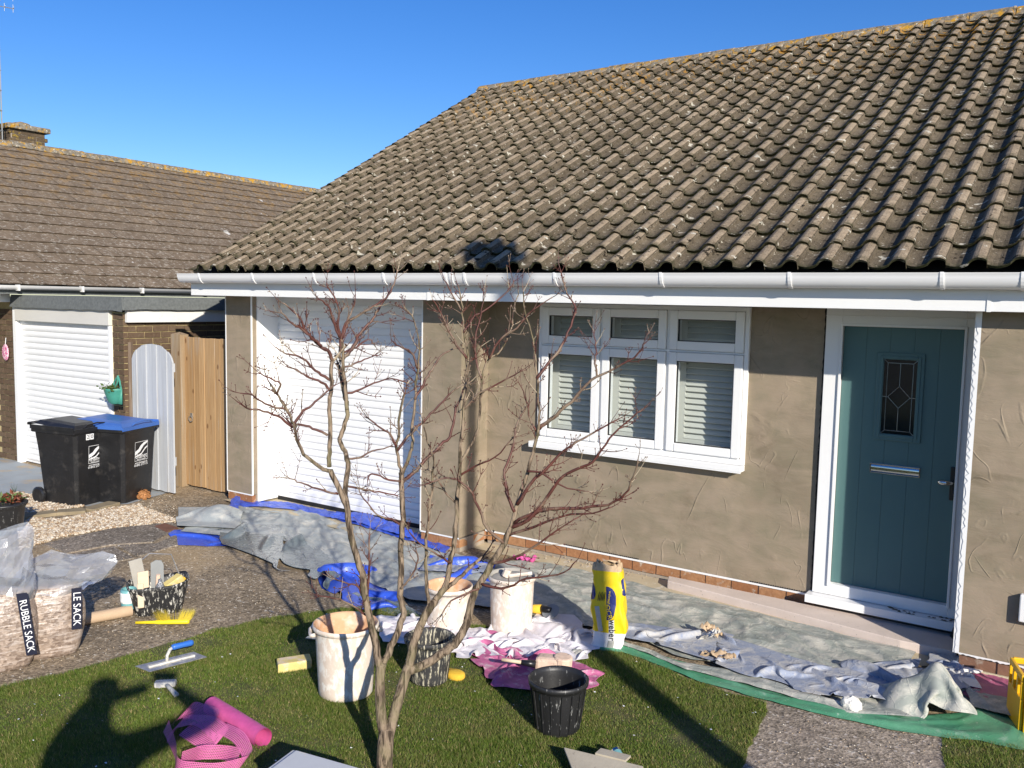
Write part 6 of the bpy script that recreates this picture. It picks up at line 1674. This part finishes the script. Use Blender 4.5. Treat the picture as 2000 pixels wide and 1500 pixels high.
# pink net heap with the caked tool
ph = thing('mesh_heap', 'heap of crumpled dusty pink mesh behind the front black bucket', 'mesh', G(1040, 1310))
drape('fold', [(925, 1282), (965, 1252), (1080, 1300), (1050, 1330)], M['pinkheap'], ph, .62, .66, 50, 36, 90, 6, 3.0, .07, floor=.030, bend=.25, lift=.03, wave=5)
drape('fold', [(935, 1300), (1030, 1300), (1070, 1352), (975, 1345)], M['pinkheap'], ph, .72, .72, 44, 36, 90, 6, 9.0, .05, floor=.030, bend=.25, lift=.02, wave=5)
drape('fold', [(1080, 1325), (1110, 1302), (1165, 1322), (1140, 1352)], M['pinkheap'], ph, .60, .60, 36, 30, 90, 6, 14.0, .06, floor=.030, bend=.25, lift=.03, wave=6, rnd=.5)
tl0 = G(980, 1288, .12); tl1 = G(1050, 1298, .10)
pt_ = thing('caked_paddle', 'plaster-caked tool with pale wooden shaft and black collar on the pink mesh', 'tool', tl1)
m = MB(); m.tube([tl0, mid(tl0, tl1, .6)], .012, 8); part('shaft', m, M['palewood'], pt_, world=True, smooth=True)
m = MB(); m.tube([mid(tl0, tl1, .55), mid(tl0, tl1, .95)], [.017, .024], 10); part('collar', m, M['blackpl'], pt_, world=True, smooth=True)
c_ = G(1078, 1296, .10)
m = MB(); m.obox(c_, ((.95, .3, .05), (-.3, .95, 0), (0, 0, 1)), (.10, .055, .05)); part('head', m, M['peach'], pt_, world=True, bevel=.022)
m = MB(); m.tube([c_+(.06, .02, -.05), c_+(.07, .02, .06)], .06, 14); part('drum', m, M['peach'], pt_, world=True, bevel=.012)
# grinder lying in the bag's shade
gr = G(1062, 1196, .05); ag = thing('angle_grinder', 'orange power tool with a dark cutting disc in the shade right of the rear tub', 'power tool', gr)
m = MB(); m.tube([(-.16, -.02, .0), (-.02, .0, .02)], [.030, .034], 10); part('body', m, M['sponge2'], ag, smooth=True)
m = MB(); m.lathe([(0, -.002), (.066, -.002), (.066, .002), (0, .002)], 24); m.move(Matrix.Translation((.06, .0, .02)) @ Matrix.Rotation(R(35), 4, 'X')); part('disc', m, M['pole'], ag)
m = MB(); m.tube([(-.03, 0, .02), (.03, 0, .025), (.06, 0, .03)], [.03, .026, .02], 10); part('gear_head', m, M['blackpl'], ag, smooth=True)
# storage-box lid, board and can at the bottom edge
a, b_, c_, d_ = G(515, 1505, .24), G(572, 1463, .24), G(720, 1505, .24), G(660, 1560, .24)
ld = thing('box_lid', 'frosted grey plastic storage box lid at the bottom edge left of the tree', 'box', (a[0], a[1], 0))
bm_ = MB(); bm_.prism([p[:2] for p in (a, b_, c_, d_)], .225, .24); part('lid', bm_, M['whitelid'], ld, world=True, bevel=.012)
ce = (a+b_+c_+d_)/4; bm_ = MB(); bm_.prism([(ce+(p-ce)*.86)[:2] for p in (a, b_, c_, d_)], .2405, .252); part('raised_panel', bm_, M['whitelid'], ld, world=True, bevel=.010)
bm_ = MB(); bm_.prism([(ce+(p-ce)*.92)[:2] for p in (a, b_, c_, d_)], .01, .224); part('box', bm_, M['film'], ld, world=True)
q = [(ce+(p-ce)*.93)[:2] for p in (a, b_, c_, d_)]
a, b_, c_, d_ = G(1101, 1459, .10), G(1256, 1496, .10), G(1270, 1580, .05), G(1140, 1560, .05)
hb = thing('hawk_board', 'plaster-stained square board lying on the lawn at the bottom edge', 'board', (a[0], a[1], 0))
bm_ = MB(); bm_.add([*[p-(0, 0, .012) for p in (a, b_, c_, d_)], a, b_, c_, d_], [(3, 2, 1, 0), (4, 5, 6, 7), (0, 1, 5, 4), (1, 2, 6, 5), (2, 3, 7, 6), (3, 0, 4, 7)]); part('plate', bm_, M['board'], hb, world=True, bevel=.003)
bm_ = MB(); bm_.tube([G(1180, 1530, .0), G(1180, 1530, .07)], .03, 8); part('grip', bm_, M['palewood'], hb, world=True)
a2 = mid(a, b_, .40)+(.0, .015, .0); b2 = mid(a, b_, .78)+(.0, .012, .0)
bm_ = MB(); bm_.obox((a2+b2)/2+(0, .02, 0), ((b2-a2)/np.linalg.norm(b2-a2), (0, 1, 0), (0, 0, 1)), (np.linalg.norm(b2-a2)/2, .03, .006)); tag(put('offcut', bm_.mesh('offcut', M['board'])), 'narrow board offcut lying against the back of the stained hawk board', 'board')
cb_ = G(1212, 1495, .04); ca_ = G(1203, 1466, .04)
cn = thing('spray_can', 'small teal and silver can lying end-on behind the hawk board', 'can', (cb_+ca_)/2)
dv = (ca_-cb_)/np.linalg.norm(ca_-cb_)
e0 = G(1206, 1470, .07); e1_ = e0+np.array([.10, -.10, -.02])
bm_ = MB(); bm_.tube([G(1203, 1468, .075), G(1214, 1490, .055)], .026, 18); part('body', bm_, M['tealcan'], cn, world=True, smooth=False)
f0 = G(1203, 1468, .075); f1 = G(1214, 1490, .055); dv = (f0-f1)/np.linalg.norm(f0-f1)
bm_ = MB(); bm_.tube([f0-dv*.012, f0+dv*.004], .0272, 18); part('rim', bm_, M['steel'], cn, world=True)
bm_ = MB(); bm_.tube([f0+dv*.0041, f0+dv*.006], .022, 18); part('base', bm_, M['palewood'], cn, world=True)
# yellow crate at the right edge
cr_ = G(1996, 1438); crate = thing('crate', 'bright orange-yellow plastic crate with holes, cut by the right edge', 'crate', (cr_[0], cr_[1], 0), .30)
hc = zat(cr_, 1322)
def crate_side(b, p0, p1, holes):
    p0, p1 = np.array(p0, float), np.array(p1, float); dx = (p1-p0); L = np.linalg.norm(dx); dx /= L; n_ = np.array([dx[1], -dx[0], 0]); t_ = .010
    def bar(u0, u1, z0, z1): c = p0+dx*(u0+u1)/2+(0, 0, (z0+z1)/2); b.obox(c, (dx, n_, (0, 0, 1)), ((u1-u0)/2, t_, (z1-z0)/2))
    bar(0, L, .0, hc*.60); bar(0, L, hc*.9, hc)
    k = holes; w_ = L/k
    for i in range(k+1): bar(max(0, i*w_-.016), min(L, i*w_+.016), hc*.60, hc*.9)
b = MB(); crate_side(b, (0, 0, 0), (.34, 0, 0), 4); part('side', b, M['crate'], crate, bevel=.004)
b = MB(); crate_side(b, (-.01, .28, 0), (-.01, .012, 0), 3); part('side', b, M['crate'], crate, bevel=.004)
b = MB(); crate_side(b, (.34, .29, 0), (0.0, .29, 0), 4); part('side', b, M['crate'], crate, bevel=.004)
b = MB(); b.box(0, .33, .012, .275, .01, .03)
for i in range(1, 3): b.box(.006, .33, .09*i-.006, .09*i+.006, .03, hc*.85)
for i in range(1, 4): b.box(.085*i-.006, .085*i+.006, .012, .275, .031, hc*.84)
part('divider', b, M['crate'], crate)
rock('green_lid', 'flat green plastic lid dusted with plaster beside the plinth at the right', 'lid', G(1873, 1310, .01), (.07, .06, .012), M['poly_green'], 21.0)
rock('plaster_lump', 'white plaster crumbs beside the green lid against the plinth', 'rubble', G(1902, 1314, .0), (.06, .04, .02), M['scrap'], 27.0)
paper('pink_scrap', 'scrap of pink sheet lying on the cream path by the plinth', (1060, 1073), .14, .08, 13.0, .02, M['pvcpink'], .03)
paper('pink_scrap', 'second pink scrap on the path, behind the rear tub', (1025, 1090), .20, .08, 17.0, .02, M['pvcpink'], .04)

# ================================================================ THE BARE SHRUB
TD = 4.35
tree = thing('bare_tree', 'bare many-stemmed small tree with reddish twigs on the lawn before the house', 'tree', G(755, 1515))
BR = []      # each: pixel polyline with radius (px) and depth offset at start and end
def br(pts, r0, r1, d0, d1, lvl=1): BR.append((pts, r0, r1, d0, d1, lvl))
br([(753, 1540), (751, 1490), (754, 1440), (757, 1422)], 16, 15.5, 0, 0, 0)
br([(752, 1440), (745, 1400), (742, 1350), (743, 1310), (746, 1296)], 10.5, 9.5, 0, -.02, 0)
br([(760, 1435), (770, 1395), (783, 1350), (794, 1312), (800, 1300)], 10.5, 10, 0, .03, 0)
br([(745, 1305), (738, 1288), (732, 1250), (722, 1210), (712, 1160), (708, 1120), (694, 1080), (683, 1030), (678, 992), (662, 955), (645, 918)], 7, 4.6, -.02, -.12)
br([(645, 920), (635, 918), (612, 903), (590, 880), (578, 850), (572, 828), (560, 800), (545, 775), (528, 750)], 3.6, 1.6, -.12, -.30)
br([(572, 830), (590, 805), (610, 790), (630, 770), (655, 752)], 2, .9, -.2, -.15, 2)
br([(643, 912), (644, 880), (645, 835), (644, 790), (646, 755), (648, 715), (650, 705)], 4, 3.2, -.12, -.05)
br([(681, 1005), (676, 965), (678, 910), (676, 885), (664, 863), (668, 845), (678, 815), (678, 790), (671, 765), (665, 735), (662, 715)], 4.6, 3.2, -.1, .10)
br([(678, 800), (675, 775), (673, 740), (670, 715), (670, 680), (666, 662)], 3.6, 2.6, .02, .02)
br([(666, 662), (675, 640), (682, 626), (700, 616), (720, 603), (742, 590), (756, 580), (768, 556), (776, 530)], 2.2, .9, .02, .08, 2)
br([(670, 700), (684, 686), (696, 668), (699, 655), (716, 638), (730, 620), (742, 602), (754, 582)], 2.8, 1.2, .05, .20, 2)
br([(664, 660), (652, 632), (646, 606), (634, 592), (622, 584)], 2, .9, 0, -.1, 2)
br([(650, 705), (640, 685), (620, 670), (600, 648), (588, 626), (571, 606), (552, 592)], 2.4, .9, -.05, -.2, 2)
br([(628, 676), (608, 658), (585, 640), (562, 624), (548, 606)], 2, .8, -.1, -.25, 2)
br([(652, 745), (632, 735), (612, 720), (596, 704), (575, 694), (556, 690), (538, 678)], 2.2, .8, -.05, -.2, 2)
br([(645, 760), (625, 745), (600, 735), (578, 722), (560, 714)], 1.9, .8, -.08, -.2, 2)
br([(664, 700), (664, 670), (672, 640), (682, 618), (690, 600), (694, 575)], 2, .8, .02, .0, 2)
br([(666, 660), (660, 630), (662, 600), (650, 575), (638, 553)], 1.8, .8, .02, -.05, 2)
br([(572, 835), (545, 815), (515, 803), (485, 798), (464, 785)], 2, .8, -.2, -.35, 2)
br([(560, 800), (520, 790), (498, 775), (470, 768)], 1.6, .8, -.25, -.4, 2)
br([(540, 770), (548, 750), (530, 740), (506, 728)], 1.5, .7, -.3, -.4, 2)
br([(640, 850), (620, 840), (595, 830), (572, 828)], 1.8, 1.5, -.12, -.18, 2)
br([(660, 965), (645, 962), (610, 950), (585, 942), (562, 932)], 1.6, .8, -.1, -.15, 2)
br([(664, 720), (690, 712), (715, 702), (735, 692)], 1.6, .7, .1, .18, 2)
br([(668, 690), (700, 675), (720, 664), (734, 678)], 1.6, .7, .1, .2, 2)
br([(675, 770), (700, 762), (730, 748), (770, 740), (800, 750)], 1.7, .7, .1, .2, 2)
br([(676, 895), (700, 895), (730, 880), (768, 872)], 1.7, .8, .0, .1, 2)
br([(680, 950), (710, 955), (745, 962), (775, 968)], 1.6, .9, .0, .1, 2)
# second stem
br([(746, 1296), (756, 1283), (766, 1258), (778, 1230), (788, 1200), (783, 1165), (784, 1120), (782, 1070), (787, 1020), (785, 960), (783, 922)], 6.5, 4.6, 0, .12)
br([(783, 922), (778, 895), (774, 870), (778, 850), (782, 800), (790, 770)], 3, 2, .12, .06)
br([(786, 925), (800, 890), (806, 865), (805, 830), (810, 790), (815, 730), (818, 690), (817, 660), (805, 620), (788, 596)], 3.4, 1, .12, .2)
br([(774, 872), (760, 845), (735, 830), (715, 812)], 1.8, .8, .08, 0, 2)
br([(790, 1030), (770, 1015), (745, 1010), (720, 988), (702, 960)], 1.7, .8, .1, .0, 2)
br([(783, 940), (755, 935), (725, 925), (718, 940)], 1.6, .8, .1, .0, 2)
br([(815, 720), (805, 690), (790, 680), (772, 672), (764, 662)], 1.6, .7, .15, .05, 2)
br([(810, 780), (830, 745), (845, 720), (862, 695), (890, 680)], 2, .9, .15, .25, 2)
br([(785, 940), (800, 930), (830, 900), (860, 870), (880, 850), (890, 800), (905, 760)], 2.6, 1.4, .12, .3, 2)
br([(776, 880), (800, 850), (830, 820), (860, 790), (890, 760), (920, 745)], 2, .9, .1, .2, 2)
# right stem
br([(798, 1305), (808, 1260), (820, 1222), (835, 1195), (850, 1172)], 8, 7, .03, .05)
br([(850, 1172), (862, 1155), (873, 1135), (880, 1095), (888, 1055), (892, 1005), (893, 970), (897, 935), (898, 895), (902, 845), (907, 795), (910, 745), (914, 700), (906, 645), (903, 602), (896, 562)], 5.8, 1.2, .05, .25)
br([(838, 1190), (834, 1150), (832, 1110), (832, 1060), (838, 1005), (843, 960), (846, 920), (845, 890), (834, 858), (826, 828)], 3.6, 1.1, .05, -.08)
br([(846, 1178), (866, 1155), (895, 1130), (920, 1108), (945, 1085)], 4.6, 2.6, .05, .2)
br([(800, 1310), (832, 1296), (868, 1272), (890, 1254), (906, 1230), (917, 1197), (925, 1160), (944, 1130), (964, 1096), (985, 1060), (998, 1030)], 8.5, 5, .03, .0)
br([(998, 1030), (1006, 1000), (1012, 978), (1022, 948), (1032, 915), (1044, 872), (1052, 838), (1053, 800), (1050, 745), (1045, 700), (1040, 655), (1027, 612), (1022, 570)], 4.2, 1, 0, .15)
br([(1048, 740), (1070, 710), (1094, 680), (1110, 650), (1122, 612), (1124, 598), (1105, 566), (1093, 522)], 2.2, .8, .08, .15, 2)
br([(1052, 838), (1080, 816), (1112, 788), (1140, 756), (1166, 735), (1205, 718), (1245, 692), (1262, 668)], 2.8, .9, .1, -.1, 2)
br([(1166, 735), (1162, 705), (1165, 680), (1160, 655)], 1.6, .7, 0, .05, 2)
br([(998, 1030), (1035, 1012), (1072, 968), (1098, 932), (1130, 915), (1160, 900), (1186, 862), (1215, 830), (1254, 800)], 3, .9, 0, -.25, 2)
br([(1004, 1022), (1058, 996), (1130, 992), (1190, 985), (1222, 962), (1236, 935), (1246, 898)], 2.6, .9, 0, -.3, 2)
br([(992, 1046), (1050, 1026), (1098, 1008), (1150, 1002), (1196, 990)], 2, .8, 0, -.2, 2)
br([(1010, 985), (1040, 942), (1080, 902), (1104, 880), (1150, 850), (1205, 820)], 2.6, .9, .0, -.1, 2)
br([(985, 1062), (950, 1030), (930, 980), (900, 940), (865, 935), (835, 945)], 2.2, .9, 0, -.15, 2)
br([(962, 1100), (1000, 1092), (1040, 1070), (1080, 1040), (1130, 1010)], 2.2, .9, 0, -.2, 2)
br([(940, 1140), (985, 1150), (1030, 1130), (1096, 1120), (1125, 1096)], 1.9, .8, 0, -.2, 2)
br([(935, 1150), (910, 1160), (880, 1175), (860, 1205)], 1.6, .8, 0, -.1, 2)
br([(1005, 1000), (990, 960), (985, 920), (1000, 880), (1010, 830), (1030, 790)], 2.2, .9, .0, .1, 2)
br([(898, 905), (920, 870), (934, 830), (938, 785), (941, 740), (955, 700), (975, 688), (995, 655), (1003, 610), (1012, 565)], 3, .9, .15, .3)
br([(941, 740), (928, 700), (930, 650), (940, 610), (945, 570)], 1.8, .7, .2, .2, 2)
br([(955, 700), (980, 660), (1010, 640), (1035, 610), (1080, 580)], 1.8, .7, .2, .1, 2)
br([(905, 800), (935, 770), (980, 745), (1025, 720)], 1.9, .8, .2, .1, 2)
br([(912, 700), (890, 670), (870, 630), (855, 600), (845, 585)], 1.9, .8, .2, .1, 2)
br([(905, 650), (925, 620), (955, 600), (985, 575), (1003, 550)], 1.8, .7, .2, .25, 2)
br([(903, 610), (885, 580), (872, 556), (866, 540)], 1.5, .6, .25, .2, 2)
br([(893, 985), (870, 960), (850, 930), (832, 915)], 1.7, .8, .15, .05, 2)
br([(897, 930), (930, 910), (970, 890), (1005, 850)], 1.8, .8, .2, .1, 2)
br([(880, 1100), (850, 1080), (822, 1065), (800, 1040)], 1.7, .8, .05, -.1, 2)
br([(720, 1200), (716, 1165), (722, 1110), (720, 1070), (722, 1040)], 2, 1, -.02, .0, 2)
br([(712, 1170), (700, 1145), (680, 1140), (655, 1132)], 1.6, .8, -.04, -.1, 2)
br([(725, 1210), (690, 1185), (660, 1170), (624, 1164)], 1.6, .8, 0, -.15, 2)
br([(783, 1150), (800, 1130), (815, 1100), (812, 1070)], 1.7, .8, .05, 0, 2)
br([(1053, 850), (1035, 820), (1030, 790), (1020, 760)], 1.6, .7, .1, .05, 2)
br([(1030, 920), (1060, 925), (1100, 950), (1150, 960)], 1.7, .7, 0, -.1, 2)
def P3(p, off): return PD(p[0], p[1], TD+off)
def smooth3(Q, n):
    Q = np.asarray(Q); t = np.linspace(0, len(Q)-1, n); out = []
    for x in t:
        i = min(int(x), len(Q)-2); u = x-i
        p0, p1, p2, p3 = Q[max(i-1, 0)], Q[i], Q[i+1], Q[min(i+2, len(Q)-1)]
        out.append(.5*((2*p1)+(-p0+p2)*u+(2*p0-5*p1+4*p2-p3)*u*u+(-p0+3*p1-3*p2+p3)*u**3))
    return np.array(out)
trunkm = MB(); twm = MB(); nubs = MB()
grow = []
k2 = TD/F
for pts, r0, r1, d0, d1, lvl in BR:
    L_ = len(pts); Q = [P3(p, d0+(d1-d0)*i/(L_-1)) for i, p in enumerate(pts)]
    n = max(8, L_*3); C = smooth3(Q, n); rr = np.linspace(r0, r1, n)*k2*(1+.06*np.array([noise(np.array([[i*.7, r0, d1]]))[0] for i in range(n)]))
    if lvl >= 1: C[1:-1] += rng.normal(size=(n-2, 3))*.0022
    if lvl == 0: trunkm.tube(C, rr, 14)
    elif lvl == 1: part('branch', MB().tube(C, rr*1.12, 9), M['bark'], tree, world=True, smooth=True)
    else: part('branch', MB().tube(C, np.maximum(rr*1.5, .0028), 6), M['twig'], tree, world=True, smooth=True)
    if r1 < 3.4: grow.append((C, rr, lvl))
trunk = part('trunk', trunkm, M['bark'], tree, world=True, smooth=True)
ntw = [0]
def twig(p, d, L, r, gen):
    """one shoot: leaves its parent at a slant and curves upward, with paired buds and side shoots"""
    if ntw[0] > 3600: return
    ntw[0] += 1
    n = 5; pts = [p]; dd = d/np.linalg.norm(d)
    for i in range(n):
        dd = dd+np.array([0, 0, .10])+rng.normal(size=3)*.09; dd /= np.linalg.norm(dd); pts.append(pts[-1]+dd*L/n)
    (twm if rng.random() > .14 else nubs).tube(pts, list(np.linspace(r, r*.45, n+1)), 4, False)
    e = pts[-1]; twm.tube([e-dd*.001, e+dd*.004, e+dd*.008], [r*.6, r*1.7, r*.4], 4, False)
    if gen > 0:
        for i in range(1, n):
            if rng.random() < .50:
                ax = rng.normal(size=3); s_ = np.cross(pts[i+1]-pts[i], ax); s_ /= np.linalg.norm(s_)+1e-9
                for sg in (1, -1):
                    if rng.random() < .75:
                        if rng.random() < .5: twig(pts[i], dd*.75+sg*s_*.8, L*rng.uniform(.25, .55), r*.75, gen-1)
                        else: twm.tube([pts[i], pts[i]+(dd*.5+sg*s_)*.012], [r*.9, r*.4], 4, False)
for C, rr, lvl in grow:
    ln_ = np.r_[0, np.cumsum(np.linalg.norm(np.diff(C, axis=0), axis=1))]; T_ = ln_[-1]; s = .05 if lvl == 2 else T_*.35
    while s < T_:
        i = int(np.searchsorted(ln_, s)); i = min(max(i, 1), len(C)-1); d = C[i]-C[i-1]; d /= np.linalg.norm(d)
        if rr[i] < 3.2*k2:
            ax = rng.normal(size=3); sd_ = np.cross(d, ax); sd_ /= np.linalg.norm(sd_)
            for sg in (1, -1):
                if rng.random() < .58: twig(C[i], d*.7+sg*sd_*.75, rng.uniform(.035, .14), max(.0020, min(rr[i]*.75, .0028)), 1)
        s += rng.uniform(.032, .075)
    d = C[-1]-C[-2]; d /= np.linalg.norm(d); twig(C[-1], d, rng.uniform(.05, .12), max(rr[-1]*.9, .0018), 1)
tag(part('twigs', twm, M['twig'], tree, world=True), kind='stuff')
tag(part('pale_twigs', nubs, M['twigtan'], tree, world=True), kind='stuff')

# ================================================================ BEHIND THE CAMERA: WHO AND WHAT CASTS THE SHADOWS
L2 = np.array([SUNV.x, SUNV.y])/math.hypot(SUNV.x, SUNV.y)
g1 = G(1300, 1385)[:2]
pb = g1-L2*5.6
lampH = 6.12
lp = thing('street_lamp', 'grey street lamp post standing behind the photographer', 'street lamp', (pb[0], pb[1], 0))
m = MB(); m.tube([(0, 0, 0), (0, 0, 1.0), (0, 0, 1.05), (0, 0, lampH)], [.12, .12, .09, .065], 14); part('post', m, M['pole'], lp, smooth=True)
m = MB(); m.lathe([(.05, lampH-.05), (.16, lampH), (.20, lampH+.12), (.21, lampH+.3), (.16, lampH+.45), (.03, lampH+.5)], 16, True, True); part('lantern', m, M['whitelid'], lp, smooth=True)

prv = np.array([.56, .83, 0])             # the sun's right hand
ts = -np.array(SUNV)*.17
camp = np.array([0, 0, CAMZ])
head = camp-prv*.345+np.array([0, 0, -.045])+ts
ffw = np.array([CF[0], CF[1], 0]); ffw /= np.linalg.norm(ffw); rgt = np.array([ffw[1], -ffw[0], 0])
hz = head[2]
neck = head+(0, 0, -.17)-ffw*.02
pel = np.array([head[0]-ffw[0]*.05, head[1]-ffw[1]*.05, hz-.80])
per = thing('person', 'photographer in a dark jacket holding up a phone on the bank', 'person', (pel[0], pel[1], .65))
sv, se, sr = [], [], []
def jv(p, r_): sv.append(tuple(p)); sr.append(r_); return len(sv)-1
def chain(i0, seq):
    i = i0
    for p, r_ in seq: k = jv(p, r_); se.append((i, k)); i = k
    return i
i_p = jv(pel, .15)
i_c = chain(i_p, [(pel+(0, 0, .22), .17), (pel+(0, 0, .45), .20)])
i_n = chain(i_c, [(neck+(0, 0, -.02), .07), (head+(0, 0, -.08), .062), (head+(0, 0, .0), .105), (head+(0, 0, .08), .09)])
rs = pel+(0, 0, .52)+rgt*.19; elbow = camp+prv*.24+(0, 0, -.26)+ts*1.2; hand = camp-CF*.05+rgt*.05+(0, 0, -.06)
chain(i_c, [(rs, .09), ((rs+elbow)/2, .07), (elbow, .06), ((elbow+hand)/2-(0, 0, .01), .05), (hand, .045)])
ls = pel+(0, 0, .52)-rgt*.19; hand2 = camp-CF*.06-rgt*.07+(0, 0, -.05); el2 = (ls+hand2)/2+(0, 0, .06)-rgt*.10
chain(i_c, [(ls, .065), (el2, .050), (hand2, .034)])
for s_ in (-1, 1):
    chain(i_p, [(pel+rgt*.10*s_+(0, 0, -.10), .10), (pel+rgt*.11*s_+(0, 0, -.42), .075), (pel+rgt*.12*s_+(0, 0, -.78), .05), (np.array([pel[0], pel[1], .70])+rgt*.12*s_, .045), (np.array([pel[0], pel[1], .69])+rgt*.13*s_+ffw*.14, .04)])
pme = bpy.data.meshes.new('body'); pme.from_pydata(sv, se, []); pme.materials.append(M['jacket'])
po = put('body', pme, per, True)
sk = po.modifiers.new('skin', 'SKIN'); sk.use_smooth_shade = True
for i, r_ in enumerate(sr): pme.skin_vertices[0].data[i].radius = (r_, r_)
pme.skin_vertices[0].data[0].use_root = True
ss = po.modifiers.new('sub', 'SUBSURF'); ss.levels = 1; ss.render_levels = 2
m = MB(); m.obox(camp-CF*.025, (CR, CU, CF), (.078, .037, .004)); ph_ = thing('phone', 'phone held up in the hands of the photographer', 'phone', camp-CF*.025); part('case', m, M['blackpl'], ph_, world=True)
